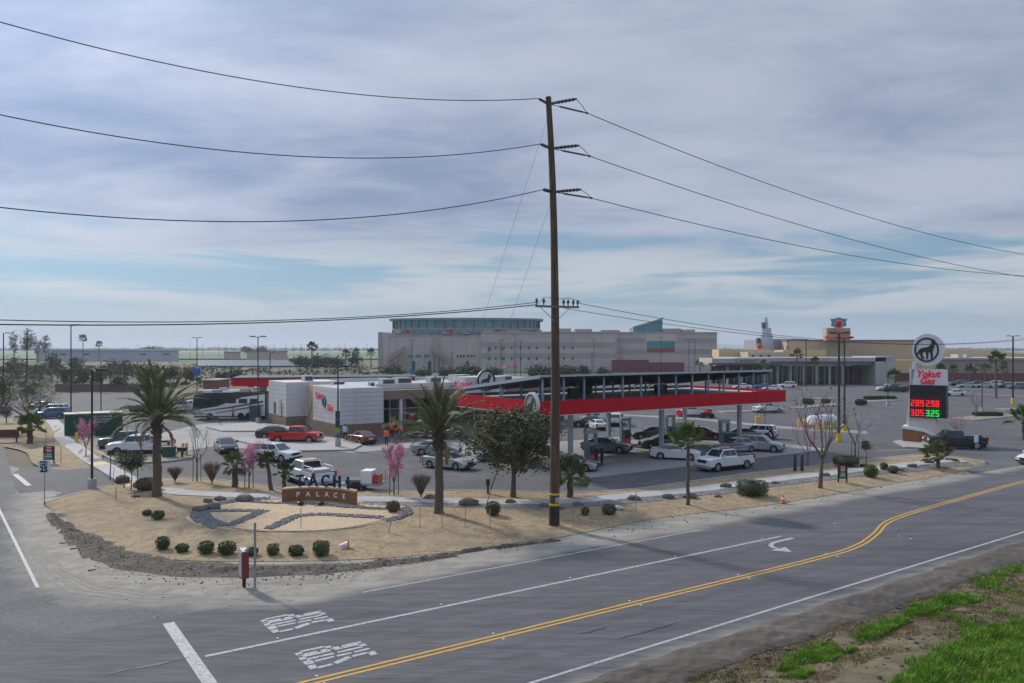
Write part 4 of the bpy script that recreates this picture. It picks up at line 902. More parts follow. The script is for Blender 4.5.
def branch(mb, p, d, L, r, depth, tips, spread=.6, up=.12, n=5, kids=(2,3), shrink=.72):
    pts = [p]; rad = [r]; q = p.copy(); dd = d.copy()
    for k in range(3):
        dd = (dd+Vector((random.gauss(0,.12), random.gauss(0,.12), random.gauss(0,.06)+up*.3))).normalized(); q = q+dd*L/3; pts.append(q.copy()); rad.append(r*(1-.3*(k+1)/3))
    mb.tube(pts, rad, n, caps=False); tips += pts[1:] if depth <= 1 else []
    if depth <= 0: return
    for k in range(random.randint(*kids)):
        a = random.uniform(0, 2*math.pi); e = dd.cross(Vector((math.cos(a), math.sin(a), .1))).normalized()
        nd = (dd+e*random.uniform(.5, 1.2)*spread+Vector((0,0,up))).normalized()
        branch(mb, pts[random.choice((2,3,3))], nd, L*shrink*random.uniform(.8,1.15), rad[-1]*.72, depth-1, tips, spread, up, max(3, n-1), kids, shrink)
def tree(name, label, cat, loc, h, crown, leaf, ncl, nleaf, ls, mleaf, trunk_r=.14, group=None, spread=.45, trunk_h=None, seed=0, depth=3):
    """crown = (rx, ry, rz, cz)"""
    random.seed(1000+seed); t = thing(name, label, cat, loc, 0, group); rx, ry, rz, cz = crown
    mb = MB(); tips = []; th = trunk_h or max(.3, cz-rz*.75)
    mb.tube([(0,0,-.15),(.02,0,th*.3),(.05,.02,th*.7),(0,.03,th)], [trunk_r*1.35, trunk_r, trunk_r*.85, trunk_r*.75], 8)
    for k in range(5 if depth > 1 else 3):
        a = 2*math.pi*k/5+random.uniform(-.4,.4); branch(mb, Vector((0,.03,th*.95)), Vector((math.cos(a)*.8, math.sin(a)*.8, .9)).normalized(), rx*.62, trunk_r*.5, depth-1, tips, .7, .1, 5)
    mb.build('trunk', M_bark, t, 50)
    pts = clumps((0,0,cz), rx, ry, rz, ncl, nleaf, spread)
    mb = MB(); leafquads(mb, pts, *ls); stuff_ = mb.build('crown', mleaf, t); return t
# --- date palms with single fronds
def frond_mesh(L, n, droop, lf, m, seed, curl=.0, wd=.03):
    random.seed(seed); mb = MB(); pts = []
    for k in range(13):
        t = k/12; pts.append(Vector((L*t*(1-.10*droop*t*t), 0, L*(.10*t-droop*.50*t*t*t))))
    mb.tube(pts, [.035*(1-.85*k/12)+.004 for k in range(13)], 4, caps=False, mi=1)
    for k in range(n):
        t = .12+.87*k/n; i = min(11, int(t*12)); p = pts[i].lerp(pts[i+1], t*12-i); d = (pts[i+1]-pts[i]).normalized()
        l = lf*math.sin(math.pi*(.18+.8*t))**.6*random.uniform(.85,1.1)
        for s in (-1, 1):
            e = (d*random.uniform(.8,1.15)+Vector((0, s, 0))*.62+Vector((0,0,random.uniform(.1,.45)-.2*t))).normalized(); tip = p+e*l+Vector((0,0,-.22*l*random.random())); w_ = d*wd
            mid = p+e*l*.5+Vector((0,0,.02)); mb.add([p-w_*.5, p+w_*.5, mid+w_*.9, tip, mid-w_*.9], [(0,1,2,3,4)])
    return mb.mesh('frond', [m, M_palmbark])
def fan_mesh(L, n, m, seed, pet=.5):
    random.seed(seed); mb = MB(); P = L*pet; mb.tube([(0,0,0),(P*.5,0,P*.10),(P,0,P*.12)], [.025,.018,.014], 4, caps=False, mi=0)
    c = Vector((P,0,P*.12)); r = L*(1-pet)
    for k in range(n):
        a = R(-115)+R(230)*k/(n-1); l = r*(1-.25*abs(a)/2.0)*random.uniform(.9,1.08); d = Vector((math.cos(a), math.sin(a), .18-.1*abs(a))); pe = Vector((-d.y, d.x, 0))*r*.065
        m1 = c+d*l*.6; tip = c+d*l+Vector((0,0,-.28*l)); mb.add([c-pe*.2, c+pe*.2, m1+pe, tip, m1-pe], [(0,1,2,3,4)])
    return mb.mesh('frond', m)
FR = {}
def fronds(key, maker):
    if key not in FR: FR[key] = maker()
    return FR[key]
def palm(name, label, loc, trunk_h, tr, nf, L, kind='date', m=None, group=None, seed=0, lo=-35, hi=85, dead=0, flare=1.0):
    random.seed(500+seed); t = thing(name, label, 'palm tree', loc, random.uniform(0, 6.28), group); mb = MB()
    seg = 14; pts = [(.02*math.sin(k), .02*math.cos(k*1.3), -.15+(trunk_h+.15)*k/seg) for k in range(seg+1)]
    mb.tube(pts, [tr*(1.25 if k == 0 else 1.0)*(1+.10*(k % 2))*(1-.22*k/seg)*(flare if k > seg-4 else 1) for k in range(seg+1)], 10)
    if kind == 'date':          # cut frond stubs below the crown
        for k in range(46):
            a = k*2.4; z = trunk_h-1.1+1.1*k/46; d = Vector((math.cos(a), math.sin(a), 1.1)); p = Vector((math.cos(a)*tr*.75, math.sin(a)*tr*.75, z)); mb.tube([p, p+d*.22], [.06, .03], 4)
    mb.build('trunk', M_palmbark, t, 60)
    ms = m or M_frond
    if kind == 'date': ml = [fronds((kind, ms.name, L, i), lambda i=i: frond_mesh(L, 74, .22+.26*i, L*.165, ms, 40+i, wd=.016)) for i in range(4)]
    else: ml = [fronds((kind, ms.name, L, i), lambda i=i: fan_mesh(L, 17, ms, 60+i)) for i in range(3)]
    for k in range(nf):
        f = (k+.5)/nf; el = lo+(hi-lo)*f**.8; az = k*2.39996+random.uniform(-.4,.4); el += random.uniform(-9,9)
        me = ml[min(len(ml)-1, int((1-f)*len(ml)))] if kind == 'date' else ml[k % 3]
        o = link(me, 'frond', t, (math.cos(az)*tr*.35, math.sin(az)*tr*.35, trunk_h-.12+.14*f)); o.rotation_euler = Matrix((Matrix.Rotation(az, 3, 'Z') @ Matrix.Rotation(-R(el), 3, 'Y') @ Matrix.Rotation(random.uniform(-.7,.7), 3, 'X'))).to_euler()
        s = random.uniform(.72, 1.08); o.scale = (s, s, s)
    for k in range(dead):
        me = fronds((kind, 'dead', L), lambda: frond_mesh(L*.45, 26, .9, L*.10, M_dead, 90)); az = k*2.1; o = link(me, 'dead_frond', t, (math.cos(az)*tr*.6, math.sin(az)*tr*.6, trunk_h-.45)); o.rotation_euler = (0, R(38), az)
    return t
p = B(157, 496); palm('date_palm', 'tall feathery date palm on the mulch bed beside the driveway', p, 4.9, .27, 46, 3.75, seed=1, lo=-14, hi=84, dead=10)
p = B(439, 513); palm('date_palm', 'tall feathery date palm right of the round cobble medallion', p, 4.5, .25, 50, 3.3, seed=2, lo=-10, hi=86, dead=10)
def sp(px, py): return B(px, py) if py > 456 else G(px, py, 0)
# small fan palms by the road
palm('fan_palm', 'slender young fan palm on the mulch in front of the canopy', sp(688,505), 3.75, .11, 20, 1.35, 'fan', M_frondb, seed=3, lo=-30)
palm('fan_palm', 'stocky fan palm on the bed beside the utility pole', sp(570,497), 1.35, .2, 26, 1.5, 'fan', M_frond, seed=4, lo=-35)
palm('fan_palm', 'short fan palm with fat trunk near the black pickup', sp(938,468), .95, .16, 24, 1.45, 'fan', M_frond, seed=5, lo=-25)
palm('fan_palm', 'bushy palm between the pink blossom tree and the bare shrub', sp(284,490), 1.25, .13, 16, .75, 'fan', M_leafg, seed=6, lo=-40)
palm('fan_palm', 'left leaning twin palm beside the parked white pickup with trailer', sp(271,490), 1.9, .14, 22, .8, 'fan', M_leafg, seed=7, lo=-40).rotation_euler = (0, R(-7), 0)
palm('fan_palm', 'small dark palm with brown skirt right of the bare staked tree', sp(235,487), 1.5, .2, 22, 1.0, 'fan', M_frond, seed=8, lo=-60)
palm('fan_palm', 'bright green squat palm below the mesquite tree on the far left bed', G(30,443,.1), 1.7, .27, 24, 1.5, 'fan', M_frondb, seed=9, lo=-40)
palm('fan_palm', 'young fan palm cut by the right edge of the picture', G(1024,440), 2.1, .2, 20, 1.8, 'fan', M_frondb, seed=10, lo=-30)
for i, (px, base, top, L, lab) in enumerate([(797,386,353,2.8,'tallest fan palm in front of the casino glass'),(815,385,360,2.4,'fan palm just right of the tallest one by the casino glass'),(772,386,368,2.3,'short fan palm left of the tallest casino palm'),(763,388,362,2.0,'fan palm beside the canopy end near the casino'),(895,391,374,2.9,'broad fan palm before the white end wall of the casino'),(996,398,357,2.9,'tall slim fan palm right of the price sign lot'),(1003,388,368,2.6,'fan palm by the maroon casino wall near the right edge'),(953,386,368,2.5,'fan palm behind the price sign, first from it'),(970,386,368,2.5,'fan palm second along the casino wing from the price sign'),(985,386,367,2.5,'fan palm third along the casino wing from the price sign'),(941,387,367,2.5,'fan palm half hidden by the price sign cabinet'),(700,380,362,2.8,'fan palm left of the casino porch beside the hotel'),(712,381,361,2.8,'fan palm at the corner between hotel and casino'),(728,381,364,2.4,'low fan palm in front of the casino porch left part')]):
    p = G(px, base); hh = (base-top)/(base-YH)*H; palm('fan_palm', lab, p, hh-.6, .2, 16, L*.72, 'fan', M_leafg if i % 3 else M_frond, 'fan palms near the casino', seed=20+i, lo=-25)
for i, (px, base, top, lab) in enumerate([(312,372,345,'lone fan palm on the fields left of the hotel'),(83,362,337,'tall fan palm above the warehouse roof'),(99,362,343,'shorter fan palm above the warehouse roof'),(346,366,352,'first dark palm left of the hotel'),(356,366,351,'second dark palm left of the hotel'),(371,366,351,'dark palm closest to the hotel west wall')]):
    p = G(px, base); hh = (base-top)/(base-YH)*H; L = 2.6 if i == 0 else 2.9+(i in (1,))*.6
    if i in (1, 2): p = Vector((p.x/p.y*540, 540, 0)); hh = 9.4+(348-top)*540/790
    palm('fan_palm', lab, p, hh-L*.3, .3, 22, L, 'fan', M_far, 'distant palms', seed=50+i, lo=-55)
# --- broadleaf trees
p = B(513, 497); tree('leafy_tree', 'dense dark round crowned tree in front of the fuel canopy', 'tree', p, 6, (3.05,2.6,1.95,3.6), 0, 300, 46, (.12,.25), mat('leaf_brown_olive', (.058,.062,.028), .65, c2=(.145,.138,.064), scale=1.1, spec=.25), .17, spread=.30, trunk_h=2.0, seed=1)
p = G(30, 437); tree('mesquite_tree', 'airy grey green mesquite tree over the far left path', 'tree', p, 6, (3.1,2.6,2.2,4.9), 0, 260, 60, (.05,.13), M_leafgrey, .16, spread=.42, trunk_h=1.9, seed=2)
p = G(-2, 432); tree('mesquite_tree', 'dark dense tree cut by the left edge of the picture', 'tree', p, 6, (1.6,1.6,2.2,4.6), 0, 120, 30, (.14,.28), M_leafd, .14, spread=.4, trunk_h=2, seed=3)
p = G(6, 424); tree('small_tree', 'small dark shrub tree beside the white sign at far left', 'tree', p, 2, (.9,.8,.7,1.6), 0, 60, 22, (.1,.2), M_leafd, .07, spread=.2, seed=4, depth=2)
for i, (px, py, s) in enumerate([(124,488,1.0),(131,490,.85),(137,488,.95)]):
    p = B(px, py); tree('young_oleander', ['left','front','right'][i]+' stem of the three small round topped trees by the driveway', 'tree', p, 2, (.55*s,.5*s,.5*s,2.0*s), 0, 40, 22, (.08,.16), M_leafd, .035, 'three small trees by the driveway', .16, 1.4*s, 10+i, 2)
p = B(110, 472+8); tree('thin_sapling', 'thin leafless sapling beside the lamp post base', 'tree', p, 2, (.1,.1,.1,1.9), 0, 3, 3, (.04,.07), M_twig, .04, None, .08, 1.9, 14, 2)
# --- bare trees and shrubs
def bare(name, label, loc, h, r, lean=.0, depth=4, spread=.6, up=.18, group=None, seed=0, leaves=None, nl=0, ls=(.05,.1), stems=1, th=None, kids=(2,3), stakes=False, balls=0):
    random.seed(2000+seed); t = thing(name, label, 'tree' if h > 1.7 else 'shrub', loc, 0, group); mb = MB(); tips = []; th = h*.35 if th is None else th
    if th > .1: mb.tube([(0,0,-.12),(lean*.3,0,th*.5),(lean*.5,0,th)], [r*1.25, r, r*.85], 7)
    for k in range(stems+3 if th > .1 else stems):
        a = 2*math.pi*k/max(1,(stems+3 if th > .1 else stems))+random.uniform(-.3,.3); v = Vector((math.cos(a)*spread, math.sin(a)*spread, 1)).normalized()
        branch(mb, Vector((lean*.5, 0, th-.02)) if th > .1 else Vector((math.cos(a)*.06, math.sin(a)*.06, -.05)), v, (h-th)*.48, r*.62, depth-1, tips, spread, up, 5, kids)
    mb.build('trunk' if h > 1.7 else 'stems', M_twig if h < 1.7 else M_bark, t, 50)
    if leaves:
        pts = []
        while len(pts) < nl:
            q = random.choice(tips); pts.append(q+Vector((random.gauss(0,.09), random.gauss(0,.09), random.gauss(0,.09))))
        if leaves is M_pink: pts += clumps((0,0,h*.66), h*.20, h*.20, h*.30, int(nl/40), 26, h*.035, .3)
        mb = MB(); leafquads(mb, pts, *ls); mb.build('crown', leaves, t)
    if balls:
        for k in range(balls):
            q = random.choice(tips); mb = MB(); mb.rock(q+Vector((random.gauss(0,.3),random.gauss(0,.3),random.gauss(0,.25))), .07, .07, .07, k, 1); mb.build('seed_cluster', M_brownbush, t)
    if stakes:
        for s in (-1, 1): mb = MB(); mb.cyl((s*.28, 0, -.1), (s*.26, 0, 1.9), .03, n=6); mb.build('stake', M_bark, t)
    return t
bare('bare_tree', 'large leafless tree with dangling seed clusters near the roadside gas sign', B(820,488), 5.4, .13, .25, 5, .62, .22, seed=1, th=1.9, leaves=None, balls=26)
bare('bare_tree', 'staked leafless tree behind the rounded dark hedge', B(855,464), 3.9, .07, .0, 4, .55, .22, seed=2, th=1.5, stakes=True)
bare('bare_tree', 'bare staked tree between the two bare round shrubs', B(197,481), 3.7, .05, .0, 4, .5, .3, seed=3, th=1.3, stakes=True)
bare('bare_tree', 'leafless tree standing before the tan recess of the shop', G(308,437,.1), 3.4, .05, .0, 4, .35, .4, seed=4, th=.9)
bare('bare_tree', 'pale bare tree behind the white crew cab pickup', G(141,462,.1), 3.4, .045, 0, 4, .5, .3, seed=5, th=1.2)
bare('bare_tree', 'small bare tree on an island left of the hedge in the right lot', G(976,418), 3.6, .07, 0, 4, .6, .2, seed=6, th=1.4)
def fan_shrub(label, loc, h, r, seed):
    random.seed(seed); t = thing('bare_shrub', label, 'shrub', loc, 0, 'trimmed leafless shrubs'); mb = MB()
    mb.tube([(0,0,-.1),(0,0,h*.22)], [.05,.04], 6)
    for k in range(150):
        a = random.uniform(0, 6.283); q = math.sqrt(random.random())*r; tip = Vector((math.cos(a)*q, math.sin(a)*q, h*random.uniform(.88,1.04)-.12*h*(q/r)**2)); b0 = Vector((tip.x*.06, tip.y*.06, h*.12)); mid = b0.lerp(tip, .5)+Vector((random.gauss(0,.03), random.gauss(0,.03), .02)); mid.x *= .88; mid.y *= .88
        mb.tube([b0, mid, tip], [.012,.009,.004], 3, caps=False)
        for j in range(3):
            s0 = mid.lerp(tip, random.random()*.7); mb.tube([s0, s0+Vector((random.gauss(0,.07), random.gauss(0,.07), h*random.uniform(.1,.25)))], [.006,.003], 3, caps=False)
    mb.build('stems', M_twig, t); return t
for i, (px, py, h, r) in enumerate([(175,482,1.05,.62),(212,484,1.5,.75),(421,498,1.5,.72)]):
    fan_shrub(['small fan shaped bare shrub next to the tall left date palm','big fan shaped bare shrub right of the bare staked tree','cone shaped bare shrub left of the second date palm'][i], B(px, py), h, r, 70+i)
for i, (px, py, h, lab) in enumerate([(394,495,2.75,'pink blossom tree right of the parked trailer'),(249,488,2.6,'pink blossom tree left of the white sport utility'),(86,458,3.0,'pink blossom tree in front of the green container'),(808,468,3.5,'pink blossom sapling behind the large leafless tree'),(957,446,2.7,'pink blossom tree behind the black pickup'),(765,423,3.0,'faint pink blossom tree beside yellow posts in the lot')]):
    bare('blossom_tree', lab, B(px, py), h, .045, 0, 4, .46, .45, 'young pink blossom trees', 40+i, M_pink, [3200,2200,1600,500,500,300][i], (.05,.11), th=h*.28, stakes=i < 2)
# --- clipped shrubs and hedges
def shrub(label, loc, rx, ry, rz, m, seed=0, group=None, name='shrub', dens=1.0, boxy=0.0, ls=(.05,.11)):
    random.seed(3000+seed); t = thing(name, label, 'shrub', loc, 0, group); mb = MB(); pts = []
    n = int(620*dens*(rx+ry)*(rx+rz)*2.0)+120
    for k in range(n):
        d = Vector((random.gauss(0,1), random.gauss(0,1), random.gauss(0,1))).normalized()
        if boxy: mx_ = max(abs(d.x), abs(d.y), abs(d.z)); d = d*((1-boxy)+boxy/mx_*.86)
        r = random.uniform(.82, 1.03)*(1+.1*mnoise.noise(d*2+Vector((seed,0,0)))); q = Vector((d.x*rx*r, d.y*ry*r, rz*.92+d.z*rz*r))
        if q.z > 0: pts.append(q)
    leafquads(mb, pts, *ls, up=1); mb.build('foliage', m, t)
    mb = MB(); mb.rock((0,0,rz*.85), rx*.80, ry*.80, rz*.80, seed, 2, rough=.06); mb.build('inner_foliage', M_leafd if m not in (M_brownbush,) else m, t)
    return t
HEDGE = [(163,549),(182,551.5),(206,553),(227,554),(251,555),(273,554.5),(296,555),(321,555)]
ords = ['leftmost','second','third','fourth','fifth','sixth','seventh','rightmost']
for i, (px, py) in enumerate(HEDGE):
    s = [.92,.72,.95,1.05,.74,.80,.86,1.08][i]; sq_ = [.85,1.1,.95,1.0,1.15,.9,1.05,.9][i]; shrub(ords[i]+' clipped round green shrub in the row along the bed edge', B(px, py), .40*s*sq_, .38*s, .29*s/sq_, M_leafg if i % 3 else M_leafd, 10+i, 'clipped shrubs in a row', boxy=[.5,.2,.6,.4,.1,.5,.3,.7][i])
for i, (px, py, rx, rz, m, lab, bxy) in enumerate([(147,515,.26,.15,M_leafg,'tiny low green tuft left of its bigger twin on the bed',0),(158,519,.36,.24,M_leafg,'small round green shrub below the tall left date palm',.2),(752,495,1.0,.50,M_leafd,'long dark boxy hedge beside the footpath near the road',.8),(846,466,1.0,.42,M_leafd,'dark rounded hedge behind the large leafless tree',.5),(871,477,.52,.48,M_leafg,'bright green round shrub right of the roadside gas sign',.3),(864,467,.32,.12,M_leafd,'flat dark plant under the tiny ball topped tree',0),(493,515,.42,.40,M_leafd,'dark ball shrub beside the leaning stick',.2),(148,490,.9,.42,M_brownbush,'brown mounded bush at the foot of the tall left date palm',0),(122.5,485,.5,.36,M_brownbush,'small brown bush left of the three small trees',0),(585,515,.24,.24,mat('rust_bush',(.22,.12,.04),.9,c2=(.15,.10,.04),scale=4),'small rusty tuft of grass right of the utility pole',0),(609,514,.42,.30,M_brownbush,'brown tuft bush near the white stone right of the utility pole',0),(393,512,.4,.34,M_brownbush,'withered grey brown bush beside the medallion',0),(893,473,.4,.3,M_brownbush,'sparse withered bush near the short fan palm',0),(884,470,.3,.3,M_brownbush,'sparse thin bush beside the tiny ball topped tree',0)]):
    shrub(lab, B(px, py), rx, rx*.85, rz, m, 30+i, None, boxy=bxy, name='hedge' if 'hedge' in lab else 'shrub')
t = tree('ball_topped_tree', 'tiny ball topped tree on the bed near the driveway', 'tree', B(866,465), 1, (.42,.4,.36,1.55), 0, 40, 20, (.07,.14), M_leafd, .035, None, .13, 1.2, 60, 1)
# lot islands with hedges
for i, (px, py, rx, rz, lab) in enumerate([(988,416,2.2,.3,'long low hedge on an island in the right lot'),(808,404,1.0,.5,'round hedge at the end of a lot island'),(826,403,.7,.4,'small hedge beside a bare sapling on the lot island'),(861,405,1.0,.5,'dark hedge ball on the island right of the twin lamps'),(880,399,3.2,.3,'long thin hedge on the far island right of the twin lamps')]):
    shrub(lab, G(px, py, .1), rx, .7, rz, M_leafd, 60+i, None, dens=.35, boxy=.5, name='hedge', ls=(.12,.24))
# --- far trees
def fartree(label, px, base, w_px, top, m, seed, Y=None, group='distant trees', gap=.5, ncl=46):
    Y = Y or G(px, base).y; s = Y/F; hh = H-(top-YH)*s; rx = w_px*s/2
    return tree('far_tree', label, 'tree', ((px-512)*s, Y, 0), hh, (rx, rx*.8, hh*.36, hh*.62), 0, ncl, 26, (rx*.14, rx*.30), m, max(.12, hh*.02), group, rx*.22, hh*.35, 100+seed, 2)
fartree('tallest blue green eucalyptus on the left horizon', 27, 362, 14, 327, M_far, 1, 520); fartree('eucalyptus left of the tallest one on the horizon', 14, 362, 10, 331, M_far, 2, 525); fartree('slim eucalyptus right of the tallest one on the horizon', 38, 362, 8, 335, M_far, 3, 515); fartree('eucalyptus nearest the warehouse on the left horizon', 46, 362, 9, 335, M_far, 4, 520)
for i, (px, base, wd, top, m) in enumerate([(52,380,18,351,M_leafo),(112,378,14,360,M_leafo),(124,379,16,359,M_leafd),(100,392,14,368,M_leafo),(82,390,16,366,M_leafo),(64,391,14,368,M_leafo),(145,383,18,362,M_leafd),(118,391,16,376,M_leafd),(170,386,14,364,M_leafd),(235,384,18,370,M_leafo),(222,383,14,372,M_leafo),(190,384,16,368,M_leafo),(300,368,20,357,M_far),(318,368,26,357,M_far),(335,369,20,358,M_far),(355,372,14,353,M_far),(148,352,14,345,M_far),(160,352,8,347,M_far),(262,352,12,346,M_far),(247,352,12,346,M_far),(390,376,12,368,M_leafd),(15,376,18,358,M_leafo),(75,374,16,358,M_leafg)]):
    fartree('%s tree %s' % (['olive','dusty','dark','leafy','rounded'][i % 5], ['left of the warehouse wall','below the warehouse, left end','below the warehouse middle','by the brown boundary wall, right of two others','by the brown boundary wall, middle','by the brown boundary wall, leftmost','below the warehouse right part','just right of the boundary wall middle','at the right end of the warehouse','just above the diesel canopy left end','left of the diesel canopy end','left of the small brick kiosk','in the dark grove left of the hotel, first','in the dark grove left of the hotel, second','in the dark grove left of the hotel, third','tall among the grove near the hotel','on the warehouse skyline','on the warehouse skyline, smaller','on the horizon above the low tan building','on the horizon left part above the low building','at the hotel left corner','at far left below the eucalyptus','in the field below the two skyline palms'][i]), px, base, wd, top, m, 10+i, None if base > 355 else 800, ncl=36)
for i, (px, wd, top) in enumerate([(395,26,367),(423,16,369),(446,20,368),(468,26,366.5),(492,18,368),(540,26,366),(566,22,365.5),(583,16,366),(603,14,367),(553,14,367)]):
    fartree('rounded hedge tree before the hotel, %s from the left' % ['first','second','third','fourth','fifth','sixth','seventh','ninth','tenth','eighth'][i], px, 380, wd, top, M_leafd if i % 2 else M_leafo, 60+i, None, 'hedge trees before the hotel', ncl=40)
# orchard and scrub behind the far left lot
random.seed(90)
for i in range(26):
    px = 4+i*7.6+random.uniform(-2,2); fartree('bare brownish orchard tree behind the left lot, number %s from the left edge' % ['one','two','three','four','five','six','seven','eight','nine','ten','eleven','twelve','thirteen','fourteen','fifteen','sixteen','seventeen','eighteen','nineteen','twenty','twenty one','twenty two','twenty three','twenty four','twenty five','twenty six'][i], px, random.uniform(376,386), random.uniform(9,14), random.uniform(362,368), mat('orchard_leaf', (.145,.12,.078), .85, c2=(.10,.11,.055), scale=.5), 200+i, None, 'orchard trees behind the left lot', ncl=26)
mb = MB(); pts = []
for k in range(9000):
    px = random.uniform(-60, 400); Y = random.uniform(190, 420); q = mnoise.noise(Vector((px*.03, Y*.03, 9)))
    if q < -.05: continue
    s = Y/F; pts.append(Vector(((px-512)*s, Y, random.random()*(.6+2.6*max(0,q)))))
leafquads(mb, pts, .5, 1.5, up=.6, asp=.7); stuff(mb.build('field_scrub', mat('scrub_leaf', (.085,.085,.04), .85, c2=(.055,.075,.03), scale=.1)), 'low scrub over the fields beyond the left lot', 'scrub')
# low horizon tree line
random.seed(77); mb = MB(); pts = []
for k in range(5200):
    px = random.uniform(-120, 1150); Y = random.uniform(2300, 3300); s = Y/F; hgt = 3.5+9*max(0, mnoise.noise(Vector((px*.021, 3, 0)))+.30)
    pts.append(Vector(((px-512)*s, Y, random.random()*hgt)))
leafquads(mb, pts, 8, 19, up=.6, asp=.7); stuff(mb.build('horizon_trees', M_far), 'far tree line along the hazy horizon', 'trees')
# ------------------------------------------------------------------ poles, wires, signs
M_pole = mat('creosote_wood', (.115,.072,.042), .9, c2=(.065,.043,.028), scale=3, bump=.7, bscale=10, stretch=(6,6,.35), c3=(.17,.115,.07), scale3=1.2, lo3=.5, hi3=.65)
M_insul = mat('polymer_insulator', (.06,.055,.06), .5)
PU, PN = UN(1,0), UN(0,1)
pb = B(554.2, 525); PB = Vector((pb.x, pb.y, pb.z))
up = thing('utility_pole', 'tall wooden utility pole on the mulch bed by the road', 'utility pole', PB, 0)
PHT = H+(YH-97)*PB.y/F-PB.z
def pole_at(z):
    py = YH-(z+PB.z-H)*F/PB.y; tb = [(97,548.3),(150,551.3),(205,553.5),(300,555),(400,555.4),(525,554.2),(560,553.8)]
    for (a, xa_), (b, xb_) in zip(tb, tb[1:]):
        if py <= b: break
    return Vector(((xa_+(xb_-xa_)*(py-a)/(b-a)-512)/F*PB.y-PB.x, 0, z))
def poleZ(py): return H+(YH-py)*PB.y/F-PB.z
mb = MB(); mb.tube([pole_at(-.3 + (PHT+.3)*k/10) for k in range(11)], [.275-.125*k/10 for k in range(11)], 14); mb.build('shaft', M_pole, up, 60)
mb = MB(); mb.tube([pole_at(.02), pole_at(1.0)], [.285,.275], 14); mb.build('dark_butt_band', mat('butt_band', (.03,.026,.024), .8), up, 60)
for z in (1.05, 1.6):
    mb = MB(); mb.tube([pole_at(z), pole_at(z+.1)], [.282,.28], 14); mb.build('yellow_band', mat('band_yellow', (.65,.45,.02), .6), up, 60)
mb = MB(); mb.box(.05,.26,-.30,-.26,1.2,1.5); mb.build('tag_plate', M_white, up)
# three tiers of post insulators, each with a left and right arm and a strain string
wires_L, wires_R = [], []
for k, (py, ly, lx, ry, rx, jy, jx) in enumerate([(104,98.5,535,99,572,113,585),(148.5,144,537,145.5,574.5,156,587),(192,189.5,540,189.5,576.5,198,590)]):
    z = poleZ(py); c = pole_at(z); s = PB.y/F
    lt = Vector(((lx-512)*s-PB.x, 0, poleZ(ly))) ; lt = c+(-PU)*(abs(lt.x-c.x)/.829*.78); lt.z = H+(YH-ly)*(PB.y+lt.y)/F-PB.z
    mb = MB(); mb.tube([c, c.lerp(lt,.3), lt], [.075,.07,.06], 7); ia = mb.build('post_insulator', M_insul, up, 50)
    mb = MB()
    for j in range(5): q = c.lerp(lt, .35+.13*j); mb.tube([q, q+(lt-c).normalized()*.03], [.10,.10], 8)
    mb.build('insulator_shed', M_insul, ia); wires_L.append(PB+lt)
    r0 = Vector(((rx-512)*s-PB.x, 0, poleZ(ry))); rt = c+PU*(abs(r0.x-c.x)/.829)*1.25; rt.z = H+(YH-ry)*(PB.y+rt.y)/F-PB.z
    mb = MB(); mb.tube([c, c.lerp(rt,.3), rt], [.075,.07,.06], 7); ib = mb.build('post_insulator', M_insul, up, 50)
    mb = MB()
    for j in range(5): q = c.lerp(rt, .35+.13*j); mb.tube([q, q+(rt-c).normalized()*.03], [.10,.10], 8)
    mb.build('insulator_shed', M_insul, ib)
    j0 = c+PU*2.6; j0.z = H+(YH-jy)*(PB.y+j0.y)/F-PB.z; st0 = c+PU*.5+(j0-c-PU*2.6)*.2
    mb = MB(); mb.tube([c+PU*.12, c.lerp(j0,.25), c.lerp(j0,.3), c.lerp(j0,.85), j0], [.02,.02,.05,.05,.02], 6); mb.build('strain_insulator', M_insul, up, 50)
    mb = MB(); mb.tube([rt, rt.lerp(j0,.5)+Vector((0,0,.05)), j0], .018, 5); mb.build('jumper', M_black, up); mb = MB(); mb.rock(j0, .09,.09,.07, k, 1); mb.build('dead_end_clamp', M_insul, up); wires_R.append(PB+j0)
# crossarm tier
za = poleZ(307); ca = pole_at(za); mb = MB()
d = PU; a_, b_ = ca-d*1.25+Vector((0,-.22,.0)), ca+d*1.55+Vector((0,-.22,.02))
mb.tube([a_, b_], [.075,.075], 4); xa = mb.build('crossarm', mat('arm_wood', (.17,.14,.11), .9), up)
for t in (-1.2, -.75, .55, .85, 1.2, 1.5):
    q = ca+d*t+Vector((0,-.22,.07)); mb = MB(); mb.lathe([(.03,0),(.035,.12),(.075,.14),(.07,.2),(.08,.22),(.05,.30),(.03,.34)], 8, q); mb.build('pin_insulator', M_insul, xa)
for s in (-1, 1): mb = MB(); mb.tube([ca+d*s*.95+Vector((0,-.2,-.05)), ca+Vector((0,-.2,-.8))], .02, 5); mb.build('arm_brace', M_steel, xa)
mb = MB(); mb.tube([ca+d*-1.25+Vector((0,-.2,.0)), ca+d*-.7+Vector((0,-.2,.5)), ca+d*.3+Vector((0,-.3,.42)), ca+d*1.0+Vector((0,-.2,.5)), ca+d*1.75+Vector((0,-.2,.3))], .014, 5); mb.build('jumper', M_black, xa)
